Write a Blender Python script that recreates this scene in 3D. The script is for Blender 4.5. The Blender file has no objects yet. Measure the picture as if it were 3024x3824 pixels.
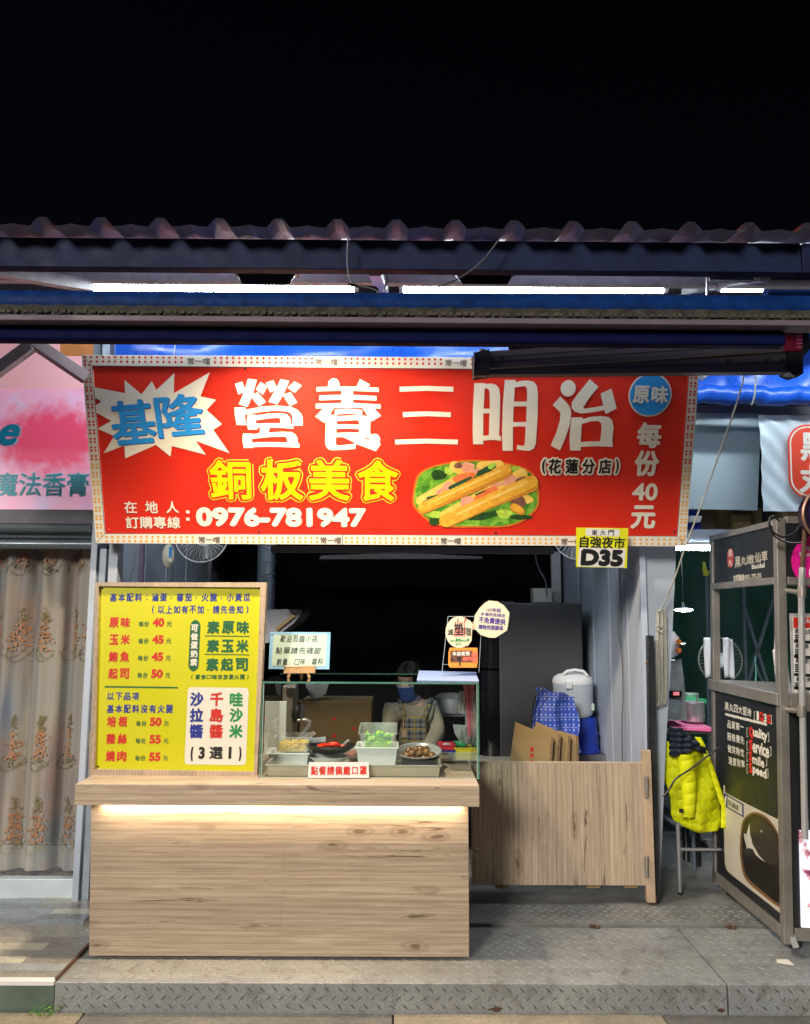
import bpy, math, random
from mathutils import Vector, Matrix
from mathutils.geometry import tessellate_polygon
R = math.radians
random.seed(7)
sc = bpy.context.scene
C = sc.collection

# ------------------------------------------------------------------ camera
F = 3000.0
CAMZ = 1.404
cd = bpy.data.cameras.new('camera')
cam = bpy.data.objects.new('camera', cd); C.objects.link(cam)
cd.sensor_fit = 'VERTICAL'; cd.sensor_height = 24; cd.lens = 24 * F / 3824
cd.clip_start = .05; cd.clip_end = 500
CM = Matrix.Translation((0, 0, CAMZ)) @ Matrix.Rotation(R(-.25), 4, 'Z') @ Matrix.Rotation(R(90 + 7.35), 4, 'X') @ Matrix.Rotation(R(.32), 4, 'Z')
cam.matrix_world = CM
sc.camera = cam

# ------------------------------------------------------------------ sky, street glow, exposure
w = bpy.data.worlds.new('World'); sc.world = w; w.use_nodes = True
nt = w.node_tree; bg = nt.nodes['Background']
sky = nt.nodes.new('ShaderNodeTexSky'); sky.sky_type = 'NISHITA'; sky.sun_disc = False
SUN_EL, SUN_AZ = R(22), R(-26)
sky.sun_elevation = SUN_EL; sky.sun_rotation = R(180) + SUN_AZ
nt.links.new(sky.outputs[0], bg.inputs['Color']); bg.inputs['Strength'].default_value = .0005
sd = bpy.data.lights.new('sun', 'SUN'); sd.energy = 2.1; sd.angle = R(14); sd.color = (1, .94, .86)
sun = bpy.data.objects.new('sun', sd); C.objects.link(sun)
sdir = Vector((math.sin(SUN_AZ) * math.cos(SUN_EL), -math.cos(SUN_AZ) * math.cos(SUN_EL), math.sin(SUN_EL)))
sun.rotation_euler = sdir.to_track_quat('Z', 'Y').to_euler()
sun.location = sdir * 20
sc.view_settings.view_transform = 'Standard'; sc.view_settings.look = 'None'
sc.view_settings.exposure = .32; sc.view_settings.gamma = 1
sc.render.engine = 'CYCLES'
sc.cycles.use_denoising = True
sc.cycles.max_bounces = 7; sc.cycles.diffuse_bounces = 4; sc.cycles.glossy_bounces = 3
sc.cycles.transparent_max_bounces = 16; sc.cycles.sample_clamp_indirect = 4
sc.cycles.caustics_reflective = False; sc.cycles.caustics_refractive = False

# ------------------------------------------------------------------ measuring
CMR = CM.to_3x3(); CO = CM.translation.copy()
def ray(px, py):
    return CMR @ Vector(((px - 1512) / F, -(py - 1912) / F, -1))
def P(px, py, Y):
    d = ray(px, py); return CO + d * (Y / d.y)
def G(px, py, z=0.0):
    d = ray(px, py); return CO + d * ((z - CO.z) / d.z)
def PX(px, py, X):
    d = ray(px, py); return CO + d * ((X - CO.x) / d.x)

# ------------------------------------------------------------------ materials
def nodes(name):
    m = bpy.data.materials.new(name); m.use_nodes = True
    n = m.node_tree; return m, n, n.nodes['Principled BSDF']
def coords(n, scale=(1, 1, 1), kind='Object', rot=(0, 0, 0)):
    tc = n.nodes.new('ShaderNodeTexCoord'); mp = n.nodes.new('ShaderNodeMapping')
    mp.inputs['Scale'].default_value = scale; mp.inputs['Rotation'].default_value = rot
    n.links.new(tc.outputs[kind], mp.inputs['Vector']); return mp.outputs[0]
def noise(n, vec, scale, detail=4, rough=.55, dist=0):
    t = n.nodes.new('ShaderNodeTexNoise'); t.inputs['Scale'].default_value = scale
    t.inputs['Detail'].default_value = detail; t.inputs['Roughness'].default_value = rough
    t.inputs['Distortion'].default_value = dist
    n.links.new(vec, t.inputs['Vector']); return t.outputs['Fac']
def ramp(n, fac, stops):
    r = n.nodes.new('ShaderNodeValToRGB'); e = r.color_ramp.elements
    while len(e) < len(stops): e.new(.5)
    for el, (p, c) in zip(e, stops):
        el.position = p; el.color = (c, c, c, 1) if isinstance(c, (int, float)) else (*c, 1)
    n.links.new(fac, r.inputs[0]); return r.outputs[0]
def mix(n, fac, a, b, mode='MIX'):
    x = n.nodes.new('ShaderNodeMix'); x.data_type = 'RGBA'; x.blend_type = mode
    for s, v in ((0, fac), (6, a), (7, b)):
        if hasattr(v, 'links') or hasattr(v, 'is_linked'): n.links.new(v, x.inputs[s])
        elif s == 0: x.inputs[0].default_value = v
        else: x.inputs[s].default_value = (*v, 1)
    return x.outputs[2]
def math_(n, op, a, b=None):
    x = n.nodes.new('ShaderNodeMath'); x.operation = op
    for i, v in enumerate((a, b)):
        if v is None: continue
        if isinstance(v, (int, float)): x.inputs[i].default_value = v
        else: n.links.new(v, x.inputs[i])
    return x.outputs[0]
def bump(n, b, h, strength=.3, dist=.002):
    x = n.nodes.new('ShaderNodeBump'); x.inputs['Strength'].default_value = strength; x.inputs['Distance'].default_value = dist
    n.links.new(h, x.inputs['Height']); n.links.new(x.outputs[0], b.inputs['Normal'])
def M(name, col, rough=.5, metal=0, var=.12, scale=6, bmp=0, dirt=0, spec=.5, tr=0, alpha=1, sheen=0):
    m, n, b = nodes(name)
    v = coords(n)
    f = noise(n, v, scale, 6, .6)
    lo = tuple(c * (1 - var) for c in col); hi = tuple(min(1, c * (1 + var)) for c in col)
    c = ramp(n, f, [(.3, lo), (.7, hi)])
    if dirt:
        d = noise(n, v, scale * .45, 8, .7, .4)
        c = mix(n, ramp(n, d, [(.5, 0.0), (.72, dirt)]), c, tuple(x * .35 for x in (.3, .26, .2)))
    n.links.new(c, b.inputs['Base Color'])
    r = ramp(n, noise(n, v, scale * 2.3, 4), [(.3, max(0, rough - .08)), (.7, min(1, rough + .08))])
    n.links.new(r, b.inputs['Roughness'])
    b.inputs['Metallic'].default_value = metal
    b.inputs['Specular IOR Level'].default_value = spec
    b.inputs['Transmission Weight'].default_value = tr
    b.inputs['Alpha'].default_value = alpha
    b.inputs['Sheen Weight'].default_value = sheen
    if bmp: bump(n, b, noise(n, v, scale * 8, 5), bmp, .002)
    return m
def EM(name, col, s):
    m, n, b = nodes(name)
    b.inputs['Base Color'].default_value = (.8, .8, .8, 1)
    b.inputs['Emission Color'].default_value = (*col, 1); b.inputs['Emission Strength'].default_value = s
    return m
def GLASS(name, tint=(.93, .98, .96), refl=1.0, rough=0.0):
    m = bpy.data.materials.new(name); m.use_nodes = True; n = m.node_tree
    n.nodes.remove(n.nodes['Principled BSDF']); out = n.nodes['Material Output']
    t = n.nodes.new('ShaderNodeBsdfTransparent'); t.inputs[0].default_value = (*tint, 1)
    g = n.nodes.new('ShaderNodeBsdfGlossy'); g.inputs['Roughness'].default_value = rough; g.inputs[0].default_value = (refl, refl, refl, 1)
    fr = n.nodes.new('ShaderNodeFresnel'); fr.inputs[0].default_value = 1.45
    mx = n.nodes.new('ShaderNodeMixShader')
    ge = n.nodes.new('ShaderNodeNewGeometry'); mu = n.nodes.new('ShaderNodeMath'); mu.operation = 'MULTIPLY_ADD'
    mu.inputs[1].default_value = -1; mu.inputs[2].default_value = 1; n.links.new(ge.outputs['Backfacing'], mu.inputs[0])
    m3 = n.nodes.new('ShaderNodeMath'); m3.operation = 'MULTIPLY'; n.links.new(mu.outputs[0], m3.inputs[0]); n.links.new(fr.outputs[0], m3.inputs[1])
    n.links.new(m3.outputs[0], mx.inputs[0]); n.links.new(t.outputs[0], mx.inputs[1]); n.links.new(g.outputs[0], mx.inputs[2])
    n.links.new(mx.outputs[0], out.inputs[0]); return m
def FILM(name, col, alpha, rough=.25, var=.2, scale=20):
    """thin clear plastic: see-through with soft highlights"""
    m, n, b = nodes(name)
    b.inputs['Base Color'].default_value = (*col, 1); b.inputs['Roughness'].default_value = rough
    v = coords(n)
    n.links.new(ramp(n, noise(n, v, scale, 4), [(.3, alpha * (1 - var)), (.7, min(1, alpha * (1 + var)))]), b.inputs['Alpha'])
    return m
def WOOD(name, axis='X', tone=1.0, sc_=1.0, crack=1.0):
    """pale oak laminate, grain along axis"""
    m, n, b = nodes(name)
    lo, hi = 1.5 * sc_, 24 * sc_
    s = (lo, hi, hi) if axis == 'X' else (hi, hi, lo) if axis == 'Z' else (hi, lo, hi)
    v = coords(n, s)
    warp = noise(n, coords(n, tuple(q * .45 for q in s)), 1.5, 3)
    g1 = noise(n, v, 1.3, 9, .62, 1.6)
    vf = coords(n, tuple(q * 4.2 if q > 5 else q * 1.8 for q in s))
    g2 = noise(n, vf, 1.6, 6, .7, .3)
    cathedral = n.nodes.new('ShaderNodeTexWave'); cathedral.wave_type = 'BANDS'
    cathedral.bands_direction = {'X': 'Z', 'Z': 'X', 'Y': 'X'}[axis]
    cathedral.inputs['Scale'].default_value = .55; cathedral.inputs['Distortion'].default_value = 9
    cathedral.inputs['Detail'].default_value = 3; cathedral.inputs['Detail Scale'].default_value = .6
    n.links.new(v, cathedral.inputs['Vector'])
    t = lambda c: tuple(min(1, x * tone) for x in c)
    base = ramp(n, g1, [(.30, t((.42, .32, .24))), (.43, t((.50, .40, .30))), (.56, t((.57, .46, .345))), (.74, t((.66, .56, .44)))])
    base = mix(n, .28, base, ramp(n, cathedral.outputs['Fac'], [(.04, t((.30, .20, .13))), (.2, t((.50, .39, .28))), (.9, t((.64, .53, .41)))]))
    base = mix(n, math_(n, 'MULTIPLY', ramp(n, g2, [(.38, 1.0), (.56, 0.0)]), .42), base, t((.27, .18, .115)))
    # boards of slightly different tone
    br = n.nodes.new('ShaderNodeTexBrick'); bs = (1, 1, 1)
    rot = (R(90), 0, 0) if axis == 'X' else (R(90), 0, R(90))
    tc = n.nodes.new('ShaderNodeTexCoord'); sp = n.nodes.new('ShaderNodeSeparateXYZ'); cb = n.nodes.new('ShaderNodeCombineXYZ')
    n.links.new(tc.outputs['Object'], sp.inputs[0])
    a, c = ('X', 'Z') if axis == 'X' else ('Z', 'X') if axis == 'Z' else ('Y', 'X')
    n.links.new(sp.outputs[a], cb.inputs[0]); n.links.new(sp.outputs[c], cb.inputs[1])
    n.links.new(cb.outputs[0], br.inputs['Vector'])
    br.inputs['Scale'].default_value = 1; br.inputs['Brick Width'].default_value = 1.9; br.inputs['Row Height'].default_value = .115
    br.inputs['Mortar Size'].default_value = 0.0008; br.inputs['Color1'].default_value = (.84, .84, .84, 1); br.inputs['Color2'].default_value = (1.06, 1.04, 1.02, 1)
    br.inputs['Mortar'].default_value = (.7, .66, .6, 1); br.inputs['Bias'].default_value = 0
    base = mix(n, 1.0, base, br.outputs['Color'], 'MULTIPLY')
    # long dark checks
    ck = noise(n, coords(n, tuple(q * 1.1 if q > 5 else q * 1.1 for q in s)), 1.0, 5, .75, 1.0)
    ck = ramp(n, ck, [(.60, 0.0), (.615, .25 * crack), (.66, .85 * crack)])
    base = mix(n, ck, base, t((.10, .062, .04)))
    # knots
    vo = n.nodes.new('ShaderNodeTexVoronoi'); vo.inputs['Scale'].default_value = 1.0
    ks = (2.8, 8, 8) if axis == 'X' else (8, 8, 2.8)
    kv = coords(n, ks)
    wv = n.nodes.new('ShaderNodeVectorMath'); wv.operation = 'ADD'
    nz = n.nodes.new('ShaderNodeTexNoise'); nz.inputs['Scale'].default_value = 3; n.links.new(kv, nz.inputs['Vector'])
    sv = n.nodes.new('ShaderNodeVectorMath'); sv.operation = 'SCALE'; sv.inputs['Scale'].default_value = .18; n.links.new(nz.outputs['Color'], sv.inputs[0])
    n.links.new(kv, wv.inputs[0]); n.links.new(sv.outputs[0], wv.inputs[1]); n.links.new(wv.outputs[0], vo.inputs['Vector'])
    kn = ramp(n, vo.outputs['Distance'], [(.0, .9), (.05, .75), (.09, .15), (.14, .35), (.2, 0.0)])
    base = mix(n, kn, base, t((.17, .10, .06)))
    n.links.new(base, b.inputs['Base Color'])
    b.inputs['Roughness'].default_value = .52; b.inputs['Specular IOR Level'].default_value = .3
    bump(n, b, g2, .12, .001)
    return m
def CLOTHQUILT(name, col):
    return M(name, col, .6, var=.10, scale=14, bmp=.35, spec=.25)

MT = {}
MT['oak'] = WOOD('oak_laminate', 'X')
MT['oak_v'] = WOOD('oak_laminate_upright', 'Z', .92)
MT['oak_fr'] = WOOD('oak_frame', 'Z', 1.0, 1.6, .3)
MT['pine'] = M('pine', (.62, .38, .18), .5, var=.15, scale=14)
MT['red'] = M('red_print', (.66, .024, .010), .42, var=.03, scale=2)
MT['cream'] = M('cream_print', (.80, .76, .66), .45, var=.02)
MT['white'] = M('white_print', (.82, .80, .78), .45, var=.02)
MT['blue_pr'] = M('blue_print', (.03, .22, .62), .45, var=.03)
MT['yellow_pr'] = M('yellow_print', (.62, .60, .0), .42, var=.02, scale=2)
MT['gold_pr'] = M('gold_print', (.85, .50, .03), .45, var=.02)
MT['dotred'] = M('dot_red', (.62, .03, .02), .45, var=.05)
MT['dotamb'] = M('dot_amber', (.82, .42, .06), .45, var=.05)
MT['greyink'] = M('grey_ink', (.20, .165, .14), .5, var=.05)
MT['ink'] = M('dark_ink', (.012, .012, .014), .5, var=.1)
MT['navyink'] = M('navy_ink', (.015, .03, .30), .5, var=.08)
MT['redink'] = M('red_ink', (.62, .025, .012), .5, var=.05)
MT['greenink'] = M('green_ink', (.01, .12, .04), .5, var=.08)
MT['greenink2'] = M('bright_green_ink', (.01, .27, .06), .5, var=.08)
MT['bluewhite'] = M('light_blue_print', (.02, .28, .72), .45, var=.03)
MT['navy'] = M('navy_paint', (.016, .023, .062), .6, var=.25, scale=9, bmp=.1, spec=.12)
MT['steel_d'] = M('dark_painted_steel', (.10, .10, .12), .5, .3, var=.2)
MT['galv'] = M('galvanised', (.46, .47, .46), .5, .25, var=.22, scale=24, bmp=.05)
MT['grey_st'] = M('grey_steel', (.36, .37, .39), .42, .7, var=.12, scale=10)
MT['ss'] = M('stainless', (.34, .315, .28), .36, .55, var=.16, scale=10, dirt=.3)
MT['ss2'] = M('bright_stainless', (.70, .70, .70), .22, .6, var=.05)
MT['black'] = M('black_plastic', (.012, .012, .013), .38, var=.2)
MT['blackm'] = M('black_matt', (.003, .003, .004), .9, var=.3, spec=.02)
MT['blacksteel'] = M('black_steel', (.016, .017, .02), .5, .2, var=.4, scale=12, bmp=.2, dirt=.4)
MT['awnblue'] = M('blue_awning_fabric', (.003, .028, .14), .6, spec=.12, var=.35, scale=22, bmp=.15)
MT['awndirt'] = M('weathered_valance', (.035, .032, .026), .8, var=.6, scale=30, bmp=.3)
MT['awnnavy'] = M('navy_awning_bar', (.004, .006, .045), .7, var=.2, spec=.06)
MT['awnpurp'] = M('awning_rail', (.15, .11, .15), .6, 0, var=.15)
MT['armgrey'] = M('grey_coated_aluminium', (.105, .096, .115), .6, 0, spec=.2, var=.12, scale=5)
MT['tarp'] = M('blue_tarpaulin', (.008, .085, .50), .32, var=.25, scale=5, bmp=.25)
MT['wall'] = M('pale_wall_panel', (.42, .48, .58), .55, var=.06, scale=3, bmp=.03)
MT['wall2'] = M('blue_grey_panel', (.38, .43, .50), .5, var=.05, scale=3)  # even blue grey, slightly darker than the inner wall panels
MT['board'] = M('pale_board', (.50, .62, .66), .55, var=.05, scale=2)
MT['banner'] = M('vinyl_banner', (.66, .78, .84), .3, var=.08, scale=4, bmp=.1)
MT['skin'] = M('skin', (.52, .33, .24), .5, var=.06)
MT['hair'] = M('dark_hair', (.008, .006, .006), .65, spec=.2, var=.4, scale=40, bmp=.3)
MT['mask'] = M('blue_face_mask', (.02, .07, .26), .7, var=.06, bmp=.1)
MT['maskw'] = M('mask_edge', (.35, .38, .42), .7)
MT['sweater'] = M('grey_knit', (.25, .245, .20), .9, var=.12, scale=60, bmp=.6, sheen=.2)
MT['collar'] = M('lilac_collar', (.16, .15, .24), .8)
MT['card'] = M('cardboard', (.34, .23, .10), .8, var=.1, scale=5, bmp=.08)
MT['cardedge'] = M('cardboard_edge', (.20, .13, .07), .9, var=.5, scale=60)
MT['fridge'] = M('grey_fridge_side', (.034, .036, .038), .5, var=.06, scale=30)
MT['fridgedoor'] = M('black_fridge_door', (.006, .006, .008), .12, var=.1)
MT['plw'] = M('white_plastic', (.84, .85, .85), .35, var=.04)
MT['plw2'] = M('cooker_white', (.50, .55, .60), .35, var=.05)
MT['milky'] = FILM('milky_plastic', (.92, .93, .92), .88, .3, .03)
MT['clear'] = FILM('clear_plastic', (.85, .9, .9), .2, .12, .4, 30)
MT['acrylic'] = GLASS('clear_acrylic', (.88, .9, .92), 1.2)
MT['glass'] = GLASS('case_glass', (.93, .965, .95), 1.0)
MT['glassedge'] = M('glass_edge', (.10, .26, .20), .15, var=.2)
MT['glassedgew'] = M('glass_edge_lit', (.48, .62, .55), .15, var=.1)
MT['tray'] = M('steel_tray', (.60, .57, .50), .35, .6, var=.1)
MT['corn'] = M('corn', (.95, .62, .015), .3, var=.12, scale=90)
MT['tomato'] = M('tomato', (.85, .04, .015), .22, var=.15, scale=30)
MT['cuc'] = M('cucumber_flesh', (.40, .72, .10), .3, var=.15, scale=30)
MT['cucs'] = M('cucumber_skin', (.03, .26, .015), .3, var=.3, scale=30)
MT['egg'] = M('braised_egg', (.20, .10, .04), .25, var=.25, scale=18)
MT['ham'] = M('ham', (.55, .22, .14), .4, var=.2, scale=30)
MT['redpl'] = M('red_plastic', (.62, .03, .05), .35)
MT['bluepl'] = M('blue_plastic', (.01, .04, .42), .35, var=.12)
MT['yelpl'] = M('yellow_plastic', (.72, .62, .03), .35)
MT['pinkbag'] = M('pink_bag', (.80, .16, .24), .4, var=.15, scale=10)
MT['whitebag'] = M('white_bag', (.74, .74, .76), .45, var=.08)
MT['paperb'] = M('pale_green_paper', (.50, .64, .53), .6, var=.03)
MT['matblue'] = M('light_blue_mat', (.26, .52, .74), .5, var=.04)
MT['jacky'] = CLOTHQUILT('yellow_quilt', (.62, .66, .005))
MT['jackn'] = CLOTHQUILT('navy_quilt', (.008, .012, .025))
MT['tubeblue'] = M('blue_grey_tube', (.20, .24, .30), .4, .5)
MT['dgreen'] = M('dark_green_tarp', (.010, .075, .050), .65, var=.3, scale=2, bmp=.2)
MT['rope'] = M('cream_rope', (.36, .35, .29), .8, var=.25, scale=80, bmp=.5)
MT['panelblk'] = M('black_panel_print', (.016, .017, .018), .35, var=.15)
MT['sticker'] = M('cream_sticker', (.74, .66, .46), .25, var=.05, scale=20, bmp=.3)
MT['orange'] = M('orange_card', (.78, .30, .05), .3, var=.12, scale=12)
MT['brown'] = M('brown_print', (.16, .06, .03), .4)
MT['grit'] = M('dirty_concrete', (.16, .16, .15), .85, var=.35, scale=7, bmp=.4, dirt=.6)
MT['pinkred'] = M('pink_disc', (.78, .01, .28), .4)
MT['greentr'] = M('green_tray', (.02, .35, .12), .4)
MT['rust'] = M('rust', (.10, .05, .032), .85, var=.5, scale=30, bmp=.4)
MT['led'] = EM('warm_led', (1, .78, .5), 7)
MT['tube'] = EM('fluorescent', (.84, .93, 1.0), 72)
MT['flood'] = EM('flood_face', (1, .85, .6), 12)
MT['coolglow'] = EM('white_lamp', (.8, .92, 1), 90)

# ------------------------------------------------------------------ geometry helpers
OFF = {}
def props(o, label=None, cat=None, group=None, kind=None):
    if label: o['label'] = label
    if cat: o['category'] = cat
    if group: o['group'] = group
    if kind: o['kind'] = kind
    return o
def thing(name, label, cat, loc, group=None, mat=None):
    o = bpy.data.objects.new(name, None); C.objects.link(o); o.empty_display_size = .05
    if mat is not None: o.matrix_world = mat
    else: o.location = loc
    OFF[o.name] = Vector(loc)
    return props(o, label, cat, group)
class MB:
    def __init__(s): s.v = []; s.f = []
    def add(s, vs, fs):
        b = len(s.v); s.v += [Vector(q) for q in vs]; s.f += [tuple(b + i for i in f) for f in fs]; return s
    def box(s, x0, x1, y0, y1, z0, z1):
        x0, x1 = sorted((x0, x1)); y0, y1 = sorted((y0, y1)); z0, z1 = sorted((z0, z1))
        return s.add([(x0, y0, z0), (x1, y0, z0), (x1, y1, z0), (x0, y1, z0), (x0, y0, z1), (x1, y0, z1), (x1, y1, z1), (x0, y1, z1)],
                     [(0, 3, 2, 1), (4, 5, 6, 7), (0, 1, 5, 4), (1, 2, 6, 5), (2, 3, 7, 6), (3, 0, 4, 7)])
    def pbox(s, x0, y0, x1, y1, Y0, Y1):
        a = P(x0, y1, Y0); b = P(x1, y0, Y0); ym = (y0 + y1) / 2; return s.box(P(x0, ym, Y0).x, P(x1, ym, Y0).x, Y0, Y1, a.z, b.z)
    def bar(s, p, q, wd, ht, up=(0, 0, 1)):
        p = Vector(p); q = Vector(q); d = (q - p).normalized(); u = Vector(up)
        a = d.cross(u); a = a.normalized() if a.length > 1e-4 else Vector((1, 0, 0)); u = a.cross(d).normalized()
        c = [a * i * wd / 2 + u * j * ht / 2 for i, j in ((-1, -1), (1, -1), (1, 1), (-1, 1))]
        return s.add([p + k for k in c] + [q + k for k in c], [(3, 2, 1, 0), (4, 5, 6, 7), (0, 1, 5, 4), (1, 2, 6, 5), (2, 3, 7, 6), (3, 0, 4, 7)])
    def prism(s, pts, Y0, Y1):
        """pixel outline at depth Y0, given thickness straight back"""
        a = [P(x, y, Y0) for x, y in pts]; n = len(a); dy = Vector((0, Y1 - Y0, 0))
        tri = tessellate_polygon([[Vector((q.x, q.z, 0)) for q in a]])
        fs = [tuple(t) for t in tri] + [tuple(i + n for i in reversed(t)) for t in tri]
        fs += [(i, (i + 1) % n, (i + 1) % n + n, i + n) for i in range(n)]
        return s.add(a + [q + dy for q in a], fs)
    def ring(s, centers, radii, seg=12, cap=True, flat=None):
        n = len(centers); cs = [Vector(c) for c in centers]; base = len(s.v); prev = None
        for i, c in enumerate(cs):
            d = (cs[min(i + 1, n - 1)] - cs[max(i - 1, 0)]).normalized()
            if prev is None:
                a = d.orthogonal().normalized()
            else:
                a = (prev - d * prev.dot(d)); a = a.normalized() if a.length > 1e-6 else d.orthogonal().normalized()
            prev = a; b = d.cross(a); r = radii[i] if hasattr(radii, '__len__') else radii
            for k in range(seg):
                t = 2 * math.pi * k / seg; s.v.append(c + (a * math.cos(t) + b * math.sin(t)) * r)
        for i in range(n - 1):
            for k in range(seg):
                k2 = (k + 1) % seg; s.f.append((base + i * seg + k, base + i * seg + k2, base + (i + 1) * seg + k2, base + (i + 1) * seg + k))
        if cap:
            s.f.append(tuple(base + k for k in reversed(range(seg)))); s.f.append(tuple(base + (n - 1) * seg + k for k in range(seg)))
        return s
    def cyl(s, p, q, r, seg=14, r2=None): return s.ring([p, q], [r, r if r2 is None else r2], seg)
    def tube(s, pts, r, seg=8): return s.ring(pts, r, seg)
    def lathe(s, prof, c, seg=24, sx=1, sy=1, close=False):
        base = len(s.v); n = len(prof)
        for r, z in prof:
            for k in range(seg):
                t = 2 * math.pi * k / seg; s.v.append(Vector((c[0] + r * math.cos(t) * sx, c[1] + r * math.sin(t) * sy, c[2] + z)))
        for i in range(n - 1):
            for k in range(seg):
                k2 = (k + 1) % seg; s.f.append((base + i * seg + k, base + i * seg + k2, base + (i + 1) * seg + k2, base + (i + 1) * seg + k))
        if close: s.f.append(tuple(base + (n - 1) * seg + k for k in range(seg))); s.f.append(tuple(base + k for k in reversed(range(seg))))
        return s
    def ball(s, c, r, seg=14, rings=8, rot=None):
        r = (r, r, r) if isinstance(r, (int, float)) else r; c = Vector(c); vs = []; fs = []
        for i in range(rings + 1):
            a = math.pi * i / rings
            for k in range(seg):
                t = 2 * math.pi * k / seg
                q = Vector((r[0] * math.sin(a) * math.cos(t), r[1] * math.sin(a) * math.sin(t), r[2] * math.cos(a)))
                if rot: q = rot @ q
                vs.append(c + q)
        for i in range(rings):
            for k in range(seg):
                k2 = (k + 1) % seg; fs.append((i * seg + k, (i + 1) * seg + k, (i + 1) * seg + k2, i * seg + k2))
        return s.add(vs, fs)
    def grid(s, fn, nu, nv):
        vs = [fn(i / nu, j / nv) for j in range(nv + 1) for i in range(nu + 1)]
        return s.add(vs, [(j * (nu + 1) + i, j * (nu + 1) + i + 1, (j + 1) * (nu + 1) + i + 1, (j + 1) * (nu + 1) + i) for j in range(nv) for i in range(nu)])
    def tub(s, x0, x1, y0, y1, z0, z1, t=.003, flare=.0, rim=.006):
        """open-topped box with walls, a flared lip"""
        def lp(f, z, i=0): return [(x0 - f + i, y0 - f + i, z), (x1 + f - i, y0 - f + i, z), (x1 + f - i, y1 + f - i, z), (x0 - f + i, y1 + f - i, z)]
        L = [lp(-flare * 0, z0), lp(flare, z1 - rim), lp(flare + rim, z1 - rim), lp(flare + rim, z1), lp(flare, z1, t), lp(0, z0 + t, t)]
        b = [q for l in L for q in l]; fs = [(3, 2, 1, 0)]
        for i in range(5):
            for k in range(4):
                k2 = (k + 1) % 4; fs.append((i * 4 + k, i * 4 + k2, i * 4 + 4 + k2, i * 4 + 4 + k))
        fs.append((20, 21, 22, 23)); return s.add(b, fs)
    def build(s, name, mat, parent=None, local=False, smooth=False, bevel=0, label=None, kind=None, solid=0, sub=0):
        me = bpy.data.meshes.new(name); o = bpy.data.objects.new(name, me)
        off = Vector((0, 0, 0))
        if parent is not None:
            if not local: off = OFF[parent.name]
        elif not local:
            xs = [q.x for q in s.v]; ys = [q.y for q in s.v]; zs = [q.z for q in s.v]
            off = Vector(((min(xs) + max(xs)) / 2, (min(ys) + max(ys)) / 2, min(zs)))
            o.location = off
        me.from_pydata([tuple(q - off) for q in s.v], [], s.f); me.update()
        if isinstance(mat, str): mat = MT[mat]
        me.materials.append(mat)
        if smooth:
            me.shade_smooth(); me.set_sharp_from_angle(angle=R(42))
        C.objects.link(o)
        OFF[o.name] = off
        if parent is not None: o.parent = parent
        if solid:
            m = o.modifiers.new('thick', 'SOLIDIFY'); m.thickness = solid; m.offset = 0
        if bevel:
            m = o.modifiers.new('bevel', 'BEVEL'); m.width = bevel; m.segments = 2; m.limit_method = 'ANGLE'
        if sub:
            m = o.modifiers.new('sub', 'SUBSURF'); m.levels = sub; m.render_levels = sub
        if label: o['label'] = label
        if kind: o['kind'] = kind
        return o
def fin(o, label, cat, group=None): return props(o, label, cat, group)
def struct(o): o['kind'] = 'structure'; return o

# ------------------------------------------------------------------ flat print: lettering and shapes on a plane
TXT = {}
def glyphs(s):
    if s in TXT: return TXT[s]
    c = bpy.data.curves.new('t', 'FONT'); c.body = s; c.size = 1; c.resolution_u = 3
    o = bpy.data.objects.new('t', c); me = bpy.data.meshes.new_from_object(o)
    vs = [(v.co.x, v.co.y) for v in me.vertices]; fs = [tuple(p.vertices) for p in me.polygons]
    cnt = {}
    for f in fs:
        for i in range(len(f)):
            e = (f[i], f[(i + 1) % len(f)]); k = (min(e), max(e)); cnt[k] = cnt.get(k, 0) + 1
    ed = [k for k, q in cnt.items() if q == 1]
    bpy.data.objects.remove(o); bpy.data.curves.remove(c); bpy.data.meshes.remove(me)
    TXT[s] = (vs, fs, ed); return TXT[s]
class Plane:
    """flat thing in the place: origin and two directions; pixel() measures on it"""
    def __init__(s, bl, br, tl):
        s.o = Vector(bl); s.x = (Vector(br) - s.o).normalized(); y = Vector(tl) - s.o; s.y = (y - s.x * y.dot(s.x)).normalized(); s.n = s.x.cross(s.y)
        s.mat = Matrix.Translation(s.o) @ Matrix((s.x, s.y, s.n)).transposed().to_4x4()
    def uv(s, px, py):
        d = ray(px, py); t = (s.o - CO).dot(s.n) / d.dot(s.n); q = CO + d * t - s.o; return (q.dot(s.x), q.dot(s.y))
    def thing(s, name, label, cat, group=None):
        o = thing(name, label, cat, s.o, group, s.mat); return o
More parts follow.
